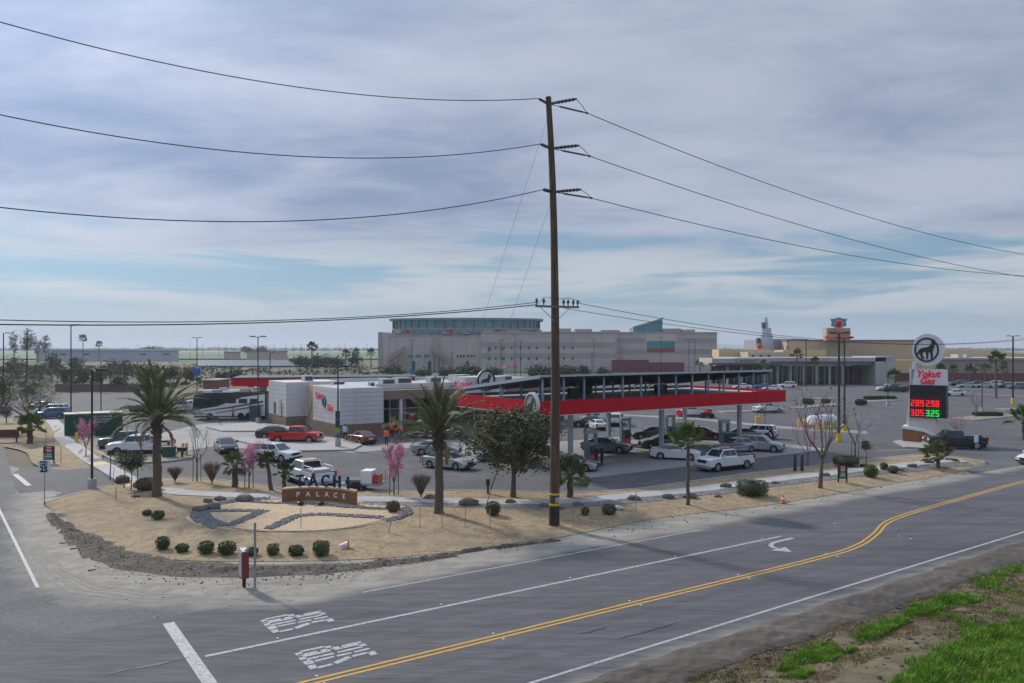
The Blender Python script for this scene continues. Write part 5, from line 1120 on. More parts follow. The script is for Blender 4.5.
# conductors, each a sagging cable running on past the frame
def cable(label, p0, du, pts_px, tmax, r=.022, group='power lines', name='power_line'):
    """p0 on the pole; direction +-u; height through pixel marks (px,py) by a parabola"""
    ts = [0]; zs = [p0.z]
    for px, py in pts_px:
        k = (px-512)/F; D = PU*du; t = (k*p0.y-p0.x)/(D.x-k*D.y); ts.append(t); zs.append(H-(py-YH)/F*(p0.y+D.y*t))
    (t0,t1,t2), (z0,z1,z2) = ts, zs
    a = ((z2-z0)/(t2-t0)-(z1-z0)/(t1-t0))/(t2-t1); b = (z1-z0)/(t1-t0)-a*t1
    n = 46; pts = []
    for i in range(n+1):
        t = tmax*i/n; q = p0+PU*du*t; q.z = z0+b*t+a*t*t; pts.append(q)
    mb = MB(); mb.tube([q-p0 for q in pts], r, 5); o = mb.build(name, M_black, loc=p0); tag(o, label, 'power line', group)
cable('top power line running left from the pole', wires_L[0], -1, [(270,83),(1,22.3)], 40); cable('middle power line running left from the pole', wires_L[1], -1, [(270,154.5),(1,115)], 40); cable('third power line running left from the pole', wires_L[2], -1, [(270,221.5),(1,207.5)], 40)
cable('top power line running right from the pole', wires_R[0], 1, [(780,188),(1022,254)], 75); cable('middle power line running right from the pole', wires_R[1], 1, [(780,219),(1018,276)], 75); cable('third power line running right from the pole', wires_R[2], 1, [(780,242),(1020,275.5)], 75)
cL = PB+ca-PU*1.2+Vector((0,-.2,.2)); cR = PB+ca+PU*1.5+Vector((0,-.2,.25))
cable('upper of the low cables running left across the picture', cL, -1, [(270,320.5),(1,320)], 38, .018); cable('lower of the low cables running left across the picture', cL+Vector((0,.1,-.12)), -1, [(270,322.5),(1,324.5)], 38, .024)
cable('upper of the low cables running right to the casino sign', cR, 1, [(729,329),(1000,341)], 75, .016); cable('lower of the low cables running right to the casino sign', cR-PU*.9+Vector((0,.1,-.3)), 1, [(729,332),(1000,342)], 75, .016)
for k, (py, ang, dd_, lab) in enumerate([(113, 14.6, 0, 'long thin guy wire from the pole top to the bed'),(195, 14.4, 1.9, 'shorter thin guy wire from the lower pole tier')]):
    a = PB+pole_at(poleZ(py)); e = UN(25.6+dd_, 33.4+ang); e.z = .1; mb = MB(); mb.tube([Vector((0,0,0)), a-e], .009, 5); tag(mb.build('guy_wire', M_steel, loc=e), lab, 'guy wire', 'guy wires')

# ---- lot lamps
def lamp(px, base, top, label, heads=2, bm=None, z0=0.0, Y=None, r=.075, bh=.75, group='parking lot lamps'):
    p = G(px, base) if Y is None else Vector(((px-512)/F*Y, Y, 0)); h = H-(top-YH)*p.y/F; t = thing('lamp_post', label, 'lamp post', (p.x, p.y, z0), 0, group); mb = MB()
    far = p.y > 130
    mb.tube([(0,0,bh-.01),(0,0,h)], [r*1.2 if not far else r*1.6, r*.8 if not far else r*1.3], 6); mb.build('pole', M_black, t)
    mb = MB(); mb.lathe([(.28,-.1),(.28,bh-.04),(.25,bh)], 12); mb.build('base', bm or M_conc, t, 40)
    for s in ((-1, 1) if heads == 2 else (1,)):
        mb = MB(); mb.tube([(0,0,h-.12),(s*.4,0,h-.02)], .035, 5); mb.box(min(s*.35,s*1.0), max(s*.35,s*1.0), -.17, .17, h-.05, h+.08); mb.build('lamp_head', M_black, t)
    return t
M_ybase = mat('yellow_paint', (.62,.40,.02), .6, c2=(.5,.32,.03), scale=3)
lamp(92,490,370,'black lamp post with concrete base at the driveway corner',1); lamp(71,434,325,'tall black lamp post behind the green container',1); lamp(258,424,336.5,'twin headed lamp post beside the motor coach'); l336 = lamp(338,448,368,'black lamp post with bright panels before the shop corner',1, z0=.15)
lamp(839,442,333,'thick black lamp post with yellow base in the lot',2,M_ybase,r=.12,bh=.9); lamp(844.5,431,338,'slimmer black lamp post with yellow base behind the thick one',2,M_ybase,r=.1); lamp(1013,404,336,'black lamp post with yellow base at the right edge',2,M_ybase,r=.1,bh=1.0)
for i, (px, base, top, hd) in enumerate([(27,402,331,1),(3.5,404,333,1),(101,416,361,1),(197,392,337.5,2),(270,392,353,1),(412,376,340.5,2),(452,378,353,2),(501,379,340,2),(515,381,335,2),(520.5,378,341,2),(594,376,339.5,2),(592,376,352,2),(661,378,337,2),(689,376,339,2),(695,375,340,2),(806,391,340,2),(982,413,365,2),(947,409,372,1),(888,406,372,1)]):
    t = lamp(px, base, top, ['leftmost thin lamp post but one near the eucalyptus trees','leftmost lamp post at the picture edge','short thin lamp post above the green container','lamp post carrying a small blue sign left of the coach','short lamp post just right of the coach lamp','lamp post with blue sign before the hotel west wing','lamp post before the hotel stair','lamp post before the hotel wing start, with blue sign','tallest lamp post before the hotel main wing','lamp post closely right of the tallest hotel lamp','lamp post right of the utility pole before the hotel','short lamp post right of the utility pole','lamp post before the large hotel window','lamp post left of the pair at the hotel right end','lamp post right of the pair at the hotel right end','lamp post before the casino porch middle','thin post on the island with long low hedge','thin post left of the right lot hedge','thin post on the island right of the twin lamps'][i], hd, r=.07)
    if i in (3, 5, 7):
        p = t.location; zz_ = H-(372-YH)*p.y/F; mb = MB(); mb.box(-.8,.8,-.25,-.15,zz_-.8,zz_+.8); mb.build('blue_sign', mat('sign_blue', (.02,.11,.42), .5), t)
ORD = ['first','second','third','fourth','fifth','sixth','seventh','eighth','ninth','tenth','eleventh','twelfth','thirteenth','fourteenth']
for i, px in enumerate([190,203,219,226,254,274,286,293,301,318,328,339,345,367]):
    Y = 700+(i*53) % 200; lamp(px, 0, 343.5+(i % 3)*.6, 'tiny far lamp post on the horizon left of the hotel, %s from the left' % ORD[i], 2, None, 0, Y, .11, group='far horizon lamp posts')
for c, z0, z1 in (((.02,.045,.06),2.55,3.35),((.03,.035,.04),1.8,2.5),((.22,.33,.03),1.25,1.78),((.03,.10,.22),.85,1.2)):
    mb = MB(); mb.box(-.2,.2,-.22,-.12,z0,z1); mb.build('panel', mat('panel_%d' % int(z0*100), c, .5), l336)
# ---- price sign on its tapered base
Yg = G(930,442).y; pg = G(930,443)
ps = thing('price_sign', 'tall white fuel price sign with round animal emblem and red digits', 'sign', (pg.x, pg.y, 0), R(-37)); s_ = pg.y/F; ps.scale = (.90, .9, 1)
def gx(px): return (px-930)*s_
def gz(py): return H-(py-YH)*s_
M_cream = mat('sign_cream', (.62,.58,.50), .7); M_swhite = mat('sign_white', (.72,.72,.74), .5)
M_brick = mat('sign_brick', (.30,.135,.06), .8, c2=(.24,.10,.045), scale=4)
mb = MB(); mb.slab([(gx(908),gz(427)),(gx(940),gz(433)),(gx(936),gz(418)),(gx(934),gz(400)),(gx(934),gz(375)),(gx(911),gz(375)),(gx(909.5),gz(400))], -.45, .55); mb.build('pylon', M_cream, ps)
mb = MB(); mb.slab([(gx(907),gz(425)),(gx(909.3),gz(400)),(gx(913),gz(362)),(gx(917),gz(362)),(gx(911.2),gz(400)),(gx(910),gz(427))], -.6, .7); mb.build('edge_fin', M_swhite, ps)
mb = MB(); mb.slab([(gx(904),0),(gx(938.5),0),(gx(938.5),gz(436)),(gx(925),gz(431)),(gx(904),gz(429))], -.9, .9); mb.build('brick_base', M_brick, ps)
mb = MB(); mb.slab([(gx(903.5),gz(429.2)),(gx(925),gz(431.2)),(gx(939),gz(436.3)),(gx(939),gz(434)),(gx(925),gz(428.5)),(gx(903.5),gz(426.5))], -1.0, 1.0); mb.build('base_cap', M_swhite, ps)
px_ = gx(928.7); pz_ = gz(349.8)
dcl = disc(MB(), 16.0*s_, -.55, .75, 40).build('round_head', M_swhite, ps, 40, (px_, 0, pz_)); 
ring(MB(), 10.6*s_, 12.2*s_, -.66, -.551, 40).build('emblem_ring', M_black, dcl, None, (-3*s_*.4, 0, 0)); MB().slab([(x*13.6*s_-.8*s_, z*13.6*s_) for x, z in CANINE], -.64, -.552).build('emblem_animal', M_black, dcl)
mb = MB(); mb.box(gx(910.5),gx(946.8),-.6,.6,gz(385),gz(369.3)); nb = mb.build('name_box', M_swhite, ps)
text('lettering', 'Yokut', 9.5*s_, M_redbright, ps, (gx(929), -.66, gz(374)), bold=.035, shear=.25); text('lettering', 'Gas', 9.5*s_, M_redbright, ps, (gx(928), -.66, gz(381)), bold=.035, shear=.25)
mb = MB(); mb.box(gx(911),gx(947),-.75,.75,gz(417.3),gz(385.2)); mb.build('price_cabinet', mat('cabinet_black', (.012,.013,.016), .4), ps)
M_ledr = mat('red_led', (.6,.02,.02), .5, emit=((1.0,.015,.02), .8)); M_ledg = mat('green_led', (.02,.6,.08), .5, emit=((.02,.75,.08), .75)); M_ledbox = mat('led_dark_red', (.10,.005,.01), .5, emit=((.35,.01,.02), .06)); M_ledboxg = mat('led_dark_green', (.005,.05,.01), .5, emit=((.01,.25,.05), .05))
SEG = {'0':'abcdef','1':'bc','2':'abged','3':'abgcd','4':'fgbc','5':'afgcd','6':'afgedc','7':'abc','8':'abcdefg','9':'abcdfg'}
def digits(s, x, z, w_, h_, m, bgm):
    mb = MB(); mb.box(x-.04, x+w_+.04, -.78, -.752, z-.05, z+h_+.05); bg_ = mb.build('digit_field', bgm, ps); nch = len([c for c in s if c != '.']); cw = w_/(nch+.10); xx = x; th = h_*.135
    for ch in s:
        if ch == '.': mb = MB(); mb.box(xx-.02, xx+th*.8, -.81, -.782, z, z+th); mb.build('digit', m, bg_); xx += cw*.10; continue
        mb = MB(); w2 = cw*.74
        for g in SEG[ch]:
            a = {'a':(0,w2,h_-th,h_),'d':(0,w2,0,th),'g':(0,w2,h_/2-th/2,h_/2+th/2),'f':(0,th,h_/2,h_),'e':(0,th,0,h_/2),'b':(w2-th,w2,h_/2,h_),'c':(w2-th,w2,0,h_/2)}[g]; mb.box(xx+a[0], xx+a[1], -.81-.002*'abcdefg'.index(g), -.782, z+a[2], z+a[3])
        mb.build('digit', m, bg_); xx += cw
hD = 6.2*s_
digits('2.89', gx(912.2), gz(406.2), 14*s_, hD, M_ledr, M_ledbox); digits('2.98', gx(927.3), gz(406.2), 14*s_, hD, M_ledr, M_ledbox); digits('3.05', gx(912.2), gz(415.8), 14*s_, hD, M_ledr, M_ledbox); digits('3.25', gx(927.3), gz(415.8), 14*s_, hD, M_ledg, M_ledboxg)
for a, b, py, m in ((913,924,398.2,M_ledbox),(928,940,398.2,M_ledbox),(913,924,408.2,M_ledbox),(928,940,408.2,M_ledboxg)):
    mb = MB(); mb.box(gx(a),gx(b),-.79,-.752,gz(py)-.03,gz(py)+.09); mb.build('grade_caption', m, ps)
# kerbed pad
mb = MB(); mb.prism([G(*p)[:2] for p in [(893,442),(930,438),(948,444),(940,450),(905,448)]], -.01, .12); struct(mb.build('sign_pad', M_conc))
# ---- PALACE monument: curved brick wall with blue letters on top
mpn = B(320, 503); mo = thing('monument_sign', 'curved brick monument sign reading PALACE under blue letters', 'sign', mpn, R(0)); s2 = mpn.y/F
def arcp(t, r=0): # t -1..1
    x = t*38.5*s2; y = .95*(t*.55+ .55*t*t)-.25; y = -.9*(t+.25)**2+.55; return Vector((x, y+r, 0))
n = 20
mb = MB(); fr = [arcp(-1+2*k/n) for k in range(n+1)]; bk = [p+Vector((0,.5,0)) for p in fr]
mb.prism([(p.x,p.y) for p in fr]+[(p.x,p.y) for p in reversed(bk)], -.25, .76); mb.build('brick_wall', mat('monument_brick', (.29,.13,.05), .85, c2=(.20,.085,.035), scale=5, bump=.4, bscale=10, stretch=(1,1,2.5)), mo)
mb = MB(); mb.prism([(p.x,p.y-.05) for p in fr]+[(p.x,p.y+.05) for p in reversed(bk)], .762, .84); mb.build('cap', mat('cap_stone', (.38,.27,.18), .8), mo)
mb = MB(); mb.prism([(p.x*1.01,p.y-.10) for p in fr]+[(p.x*1.01,p.y+.1) for p in reversed(bk)], -.25, .05); mb.build('plinth', mat('plinth_grey', (.27,.26,.24), .8), mo)
for k, ch in enumerate('PALACE'):
    t = -.62+k*.252; q = arcp(t); me = textmesh(ch, .42, .05, .008); me.materials.append(M_swhite); a = math.atan2(arcp(t+.02).y-q.y, arcp(t+.02).x-q.x); link(me, 'letter', mo, (q.x, q.y-.03, .42), (0,0,a))
for k, ch in enumerate('TACHI'):
    t = -.60+k*.335; q = arcp(t); me = textmesh(ch, .98, .12, .02, sx=.85); me.materials.append(mat('letter_blue', (.008,.045,.11), .8, spec=.1)); a = math.atan2(arcp(t+.02).y-q.y, arcp(t+.02).x-q.x); link(me, 'blue_letter', mo, (q.x, q.y+.2, 1.18), (0,0,a))
for px in (300.5, 321):
    p = B(px, 505.5); t = thing('flood_light', ('left' if px < 310 else 'right')+' black ground floodlight in front of the brick monument', 'light', p, 0, 'floodlights before the monument'); mb = MB(); mb.lathe([(.12,-.05),(.17,.05),(.20,.2),(.14,.24)], 10); mb.build('housing', M_black, t); mb = MB(); mb.lathe([(.13,.241),(.12,.25)], 10); mb.build('lens', M_glass, t)
# ---- maroon cabinet sign and steel post by the bank
p = G(244, 587); t = thing('cabinet_sign', 'maroon and white box sign on a short post by the soil bank', 'sign', p, R(28)); s3 = p.y/F
mb = MB(); mb.box(-.06,.06,-.06,.06,-.2,.5); mb.build('post', M_black, t); mb = MB(); mb.box(-.13,.13,-.35,.35,.42,1.45); mb.build('cabinet', mat('cabinet_maroon', (.17,.03,.04), .5), t)
mb = MB(); mb.box(-.15,-.131,-.32,.32,.46,1.42); fc_ = mb.build('face', mat('cabinet_face', (.42,.36,.40), .5, c2=(.30,.22,.28), scale=6), t); mb = MB(); mb.box(-.12,.12,-.34,.34,1.451,1.48); mb.build('top_plate', mat('cabinet_top', (.55,.50,.47), .6), t)
mb = MB(); mb.box(.0,.14,-.33,-.2,1.481,1.54); mb.build('blue_tag', mat('sign_blue'), t)
p = G(255, 590); t = thing('marker_post', 'tall grey steel post standing beside the maroon box sign', 'post', p); mb = MB(); mb.box(-.04,.04,-.03,.03,-.3,2.62); mb.build('upright', M_steel, t); mb = MB(); mb.lathe([(.09,-.05),(.08,.05),(.05,.08)], 8); mb.build('foot_collar', M_steel, t)
# ---- speed sign, yard signs
p = G(44.5, 506); t = thing('speed_sign', 'pale speed limit sign on a thin post at the driveway', 'sign', p); s3 = p.y/F
mb = MB(); mb.cyl((0,0,-.2),(0,0,3.1),.03,n=6); mb.build('post', M_steel, t); mb = MB(); mb.box(-.36,.36,-.06,-.03,(506-472.5)*s3,(506-460.5)*s3); zc_ = (506-466.5)*s3; mb.build('plate', mat('plate_pale', (.55,.68,.80), .4), t)  # pale blue of the speed plate is sky reflection put into its colour
text('lettering', 'SPEED', .17, M_black, t, (0,-.07,zc_+.27), bold=.004); text('lettering', 'LIMIT', .17, M_black, t, (0,-.07,zc_+.11), bold=.004); text('lettering', '25', .46, M_black, t, (0,-.07,zc_-.17), bold=.02)
def yardsign(px, base, w_, top, label, col2):
    p = B(px, base); s = p.y/F; t = thing('yard_sign', label, 'sign', p, R(8)); h1 = (base-top)*s; h0 = h1*.22
    for q in (-1, 1): mb = MB(); mb.box(q*w_/2-.04, q*w_/2+.04, -.04, .04, -.15, h1); mb.build('leg', M_black, t)
    mb = MB(); mb.box(-w_/2+.042, w_/2-.042, -.02, .02, h0, h1); fr_ = mb.build('frame', M_black, t)
    mb = MB(); mb.box(-w_/2+.1, w_/2-.1, -.035, -.021, h0+(h1-h0)*.52, h1-.06); mb.build('upper_print', mat('print_red', (.33,.04,.05), .5), fr_); mb = MB(); mb.box(-w_/2+.1, w_/2-.1, -.035, -.021, h0+.04, h0+(h1-h0)*.50); mb.build('lower_print', mat(*col2), fr_)
    for zf, ww in ((.86,.6),(.70,.7),(.60,.5),(.36,.6),(.22,.7)): mb = MB(); mb.box(-w_*ww/2+.05, w_*ww/2-.05, -.045, -.036, h0+(h1-h0)*zf, h0+(h1-h0)*(zf+.05)); mb.build('print_line', M_swhite, fr_)
yardsign(842.5, 482.5, .62, 465.5, 'black framed red and green roadside sign right of the large leafless tree', ('print_green', (.02,.22,.13), .5))
yardsign(49, 464, .75, 446, 'black framed red and teal sign beside the far left path', ('print_teal', (.02,.25,.20), .5))
p = G(7, 442, .05); t = thing('low_sign', 'wide dark maroon low sign at the left edge', 'sign', p, R(5)); mb = MB(); mb.box(-1.1,1.1,-.1,.1,.45,1.25); mb.build('board', mat('board_maroon', (.085,.03,.035), .6), t)
for q in (-1,1): mb = MB(); mb.box(q*.9-.05,q*.9+.05,-.08,.08,-.1,.46); mb.build('leg', M_black, t)
p = G(18, 422); t = thing('notice_board', 'small white notice board left of the mesquite trunk', 'sign', p); mb = MB(); mb.box(-.6,.6,-.04,.04,.25,.9); mb.build('board', M_swhite, t); mb = MB(); mb.box(-.4,.4,-.06,-.041,.58,.72); mb.build('print_line', M_darkg, t)
for q in (-.5,.5): mb = MB(); mb.box(q-.03,q+.03,-.03,.03,-.1,.26); mb.build('leg', M_black, t)
p = G(26.5, 424); t = thing('warning_sign', 'orange diamond warning sign behind the mesquite tree', 'sign', p); mb = MB(); mb.cyl((0,0,-.1),(0,0,2.0),.03,n=6); mb.build('post', M_steel, t); mb = MB(); mb.slab([(0,-.42),(.42,0),(0,.42),(-.42,0)], -.06, -.035); mb.build('plate', mat('plate_orange', (.75,.24,.02), .5), t, None, (0,0,1.75))
# ---- green container
p = G(94, 436); t = thing('storage_container', 'dark green storage container with white lettering at the left', 'container', p, R(31)); t.scale = (.94, .94, 1); M_cont = mat('container_green', (.006,.085,.035), .5, c2=(.008,.068,.03), scale=1.2)
mb = MB(); mb.box(-2.9,2.9,0,2.4,.05,2.35); mb.build('shell', M_cont, t)
mb = MB(); mb.box(-2.95,2.95,-.06,2.45,2.352,2.46); mb.build('top_rail', mat('rail_cream', (.42,.42,.33), .6), t)
for k in range(30): mb = MB(); x = -2.85+k*.196; mb.box(x,x+.1,-.05,-.001,.1,2.34); mb.build('rib', M_cont, t)
text('lettering', 'SELF STORAGE', .30, M_swhite, t, (.85,-.07,2.05)); text('lettering', 'CONTAINERS', .24, M_swhite, t, (.85,-.07,1.75)); text('lettering', 'FOR RENT', .24, M_swhite, t, (.95,-.07,1.48))
# ---- small street furniture
def bollard(px, base, h, r, m, label, group): 
    p = B(px, base); mb = MB(); mb.lathe([(r,-.1),(r,h-.06),(r*.8,h-.02),(r*.3,h)], 10); o = mb.build('bollard', m, loc=p, smooth=40); tag(o, label, 'bollard', group)
for i, (px, b) in enumerate([(166,452),(173.5,457.5),(183,456),(186.5,456)]): bollard(px, b, 1.15, .12, M_ybase, 'yellow bollard by the barbecue, %s from the left' % ['first','second','third','fourth'][i], 'yellow bollards by the truck island')
bollard(76.5, 444, 1.1, .14, M_ybase, 'lone yellow bollard left of the grey pickup', 'yellow bollards by the truck island')
for i, px in enumerate((795, 802)): bollard(px, 471, 1.25, .12, M_black, ['left','right'][i]+' black bollard behind the footpath near the lot', 'black bollards')
for i, (px, b) in enumerate([(756.5,424),(759.5,424),(799,428),(804.5,428),(807,428),(817,430),(824,430),(832,430)]): bollard(px, b, 1.0, .16, M_ybase, 'yellow bollard in the lot, %s from the left' % ['first','second','third','fourth','fifth','sixth','seventh','eighth'][i], 'yellow bollards round the white tanks')
# white tanks
for i, (px, b) in enumerate([(816,428.5),(828,427.5)]):
    p = G(px, b); t = thing('gas_tank', ['white gas tank left behind yellow bollards','white gas tank right behind yellow bollards'][i], 'tank', p, R(15)); mb = MB(); mb.lathe([(.05,-1.05),(.5,-.9),(.62,-.6),(.62,.6),(.5,.9),(.05,1.05)], 14, axis='y'); o = mb.build('vessel', M_swhite, t, 40, (0,0,.95)); o.rotation_euler = (0,0,R(90))
    for q in (-.6,.6): mb = MB(); mb.box(q-.1,q+.1,-.4,.4,0,.5); mb.build('saddle', M_steel, t)
    mb = MB(); mb.lathe([(.2,1.5),(.2,1.75),(.05,1.8)], 8); mb.build('valve_hood', mat('sign_blue') if i == 0 else M_steel, t)
p = G(182, 457, .12); t = thing('barbecue', 'black pedestal barbecue between yellow bollards', 'barbecue', p); mb = MB(); mb.box(-.07,.07,-.07,.07,0,.5); mb.build('pedestal', M_black, t); mb = MB(); mb.box(-.33,.33,-.22,.22,.5,.8); mb.build('firebox', M_black, t); mb = MB(); mb.box(-.38,.38,-.26,.26,.801,.84); mb.build('grate', M_darkg, t)
p = G(169, 457, .12); t = thing('waste_bin', 'dark teal waste bin beside the date palm trunk', 'bin', p); mb = MB(); mb.box(-.45,.45,-.3,.3,0,.8); mb.build('tub', mat('bin_teal', (.01,.07,.06), .5), t); mb = MB(); mb.box(-.48,.48,-.34,.34,.801,.9); mb.build('lid', M_darkg, t)
p = B(488, 494); t = thing('meter_post', 'slim dark green meter post on the bed by the lot', 'post', p); mb = MB(); mb.box(-.07,.07,-.07,.07,-.1,.75); mb.build('stem', M_darkg, t); mb = MB(); mb.box(-.13,.13,-.1,.1,.55,.95); mb.build('meter_box', mat('meter_green', (.03,.07,.05), .6), t)
p = B(486, 505); mb = MB(); mb.tube([(0,0,-.1),(.35,.1,1.1),(.75,.2,2.2)], [.045,.04,.03], 6); tag(mb.build('leaning_stick', M_bark, loc=p), 'dark bare stick leaning over the footpath by the ball shrub', 'stick')
for i, (px, b, tp, tilt) in enumerate([(301,528,508,0),(420,527,508,0),(442,528,510,0),(465,527,507,.1),(490,528,508,0),(388,533,515,.5),(573,521,500,0),(636,513,491,0),(113,487,468,.12),(116,500,487,0),(135,499,485,0),(61,464,447,0),(53,455,438,0),(46,447,428,0)]):
    p = B(px, b); h = (b-tp)*p.y/F; mb = MB(); mb.tube([(0,0,-.1),(tilt*h*.5,0,h)], .022, 5); tag(mb.build('stake', M_bark if i > 8 else M_steel, loc=p), 'thin marker stake on the bed, %s' % ['below the medallion left part','left of the second date palm foot','just right of the second date palm foot','bent, between date palm and ball shrub','below the ball shrub','tilted, between medallion and date palm','just right of the utility pole','left of the slender fan palm','tilted beside the sapling at the driveway','left of the three small trees','right of the three small trees','right of the far left yard sign','behind the far left yard sign','on the far left bed near the path'][i], 'stake', 'thin stakes on the beds')
p = B(783, 503); t = thing('traffic_cone', 'small orange and white traffic cone on the road shoulder', 'cone', p); M_or = mat('cone_orange', (.70,.12,.03), .6)
mb = MB(); mb.box(-.17,.17,-.17,.17,0,.04); mb.build('foot', M_or, t); mb = MB(); mb.lathe([(.13,.041),(.10,.2),(.045,.5),(.03,.52)], 10); mb.build('body', M_or, t, 40); mb = MB(); mb.lathe([(.102,.22),(.075,.36)], 10); mb.build('white_collar', M_swhite, t)
p = B(345.5, 548); t = thing('toppled_cone', 'red and white cone lying on its side on the mulch', 'cone', p, R(20)); mb = MB(); mb.box(.10,.14,-.18,.18,0,.36); mb.build('foot', mat('cone_red', (.55,.02,.02), .6), t); mb = MB(); o = MB().lathe([(.15,0),(.10,.2),(.04,.42)], 10).build('body', M_swhite, t, 40, (.1,0,.17)); o.rotation_euler = (0, R(-98), 0)
for i, (px, b, s) in enumerate([(617,509,.28),(430,499,.35),(468,505,.55),(510,503,.30),(545,507,.30),(578,506,.30),(634,500,.38),(668,498,.34),(690,497.5,.40),(726,487,.36),(718,497,.2),(220,500,.32),(208,502,.28),(200,511,.4),(213,509,.45),(244,501,.5),(560,509,.25),(826,476,.3),(900,471,.3),(775,484,.25),(912,467,.35),(929,463,.35),(136,497,.2)]):
    p = B(px, b); mb = MB(); mb.rock((0,0,s*.25), s*1.15, s*.8, s*.55, 50+i, 2, rough=.2); o = mb.build('boulder', M_boulder if i != 0 else mat('white_stone', (.5,.48,.45), .8), loc=p, smooth=60); tag(o, 'landscape boulder %s' % ['pale and flat, right of the rusty tuft','behind the second date palm foot, by the path','broad and low, left of the ball shrub','right of the ball shrub','left of the utility pole base','just right of the utility pole by the path','rounded, left of the slender fan palm','low, just left of the slender fan palm','rounded, just right of the slender fan palm','low, near the long boxy hedge','tiny, right of the slender fan palm','dark, first at the medallion top left','dark, second at the medallion top left','brown, on the medallion left rim','brown, beside another on the medallion left rim','long and dark, at the medallion top','right next to the utility pole','behind the roadside gas sign','left of the short fan palm','right of the long boxy hedge','second left of the short fan palm','under the short fan palm','small, by the three small trees'][i], 'boulder', 'landscape boulders')
# red octagon sign, pale blue road sign, red umbrellas
p = G(679, 425); t = thing('octagon_sign', 'red octagonal sign on a post beyond the pumps', 'sign', p); mb = MB(); mb.cyl((0,0,-.1),(0,0,1.5),.03,n=6); mb.build('post', M_steel, t); mb = MB(); mb.slab([(.4*math.cos(math.pi*(2*k+1)/8), .4*math.sin(math.pi*(2*k+1)/8)) for k in range(8)], -.06, -.035); mb.build('plate', M_redbright, t, None, (0,0,1.5))
p = G(976, 464); t = thing('road_sign', 'small pale blue sign on a thin post by the right driveway', 'sign', p); mb = MB(); mb.cyl((0,0,-.1),(0,0,2.3),.025,n=6); mb.build('post', M_steel, t); mb = MB(); mb.box(-.17,.17,-.05,-.028,1.75,2.35); mb.build('plate', MATS['plate_pale'], t)
for i, px in enumerate((506.5, 514.5)):
    p = G(px, 372.5); t = thing('red_umbrella', ['left','right'][i]+' red umbrella before the hotel', 'umbrella', p, 0, 'red umbrellas before the hotel'); mb = MB(); mb.cyl((0,0,-.1),(0,0,2.3),.04,n=6); mb.build('pole', M_black, t); mb = MB(); mb.lathe([(1.55,2.0),(1.2,2.35),(.6,2.62),(.03,2.75)], 10); mb.build('canopy', mat('umbrella_red', (.55,.03,.06), .7), t)
# parking islands in the right lot
for i, (a, b, wd) in enumerate([((795,408.5),(838,404.5),2.2),((803,399.5),(838,398.5),2),((858,402.5),(893,400.5),2.4),((962,420),(1008,415.5),3.0),((780,388),(905,391.5),1.8),((945,394),(1040,397.5),2),((938,388.5),(985,389.5),3),((720,412.5),(752,411.5),2.2),((1000,410),(1040,408.5),2)]):
    p, q = G(*a), G(*b); mb = MB(); ribbon(mb, [p, p.lerp(q,.5), q], wd, -.01, .14); struct(mb.build('lot_island', M_conc)); mb = MB(); ribbon(mb, [p.lerp(q,.04), p.lerp(q,.5), p.lerp(q,.96)], wd*.72, .146); struct(mb.build('island_soil', MATS['island_soil']))
# ------------------------------------------------------------------ vehicles
M_tyre = mat('tyre_rubber', (.018,.018,.019), .85); M_rim = mat('alloy_rim', (.38,.39,.40), .35, .7); M_rimd = mat('steel_rim', (.14,.14,.145), .5, .4)
M_cglass = mat('car_glass', (.014,.026,.028), .12, spec=.9); M_head = mat('headlight_glass', (.62,.62,.60), .15); M_tail = mat('taillight_red', (.35,.01,.015), .25); M_trim = mat('black_trim', (.02,.02,.021), .6); M_chrome = mat('bumper_chrome', (.5,.5,.5), .3, .8); M_plate = mat('number_plate', (.6,.6,.6), .5)
PAINT = {}
def paint(n, c, met=.0, rough=.28):
    return mat('paint_'+n, c, rough, met, coat=.5)
WHITE = paint('white', (.66,.66,.67)); SILVER = paint('silver', (.36,.38,.39), .5, .3); PALEGREEN = paint('pale_green_silver', (.40,.45,.42), .4, .3); GREY = paint('grey', (.09,.10,.11), .4); DGREY = paint('dark_grey', (.035,.037,.04), .3); BLACK = paint('black', (.008,.009,.010)); REDP = paint('red', (.50,.018,.012)); MAROON = paint('maroon', (.09,.008,.012)); BRONZE = paint('bronze', (.17,.048,.02), .4, .3); BLUEG = paint('blue_grey', (.12,.18,.22), .4, .3); BLUE = paint('blue', (.03,.13,.26), .3, .3); OLIVE = paint('olive', (.10,.10,.085), .4, .3); TEAL = paint('teal', (.04,.16,.16), .2, .3)
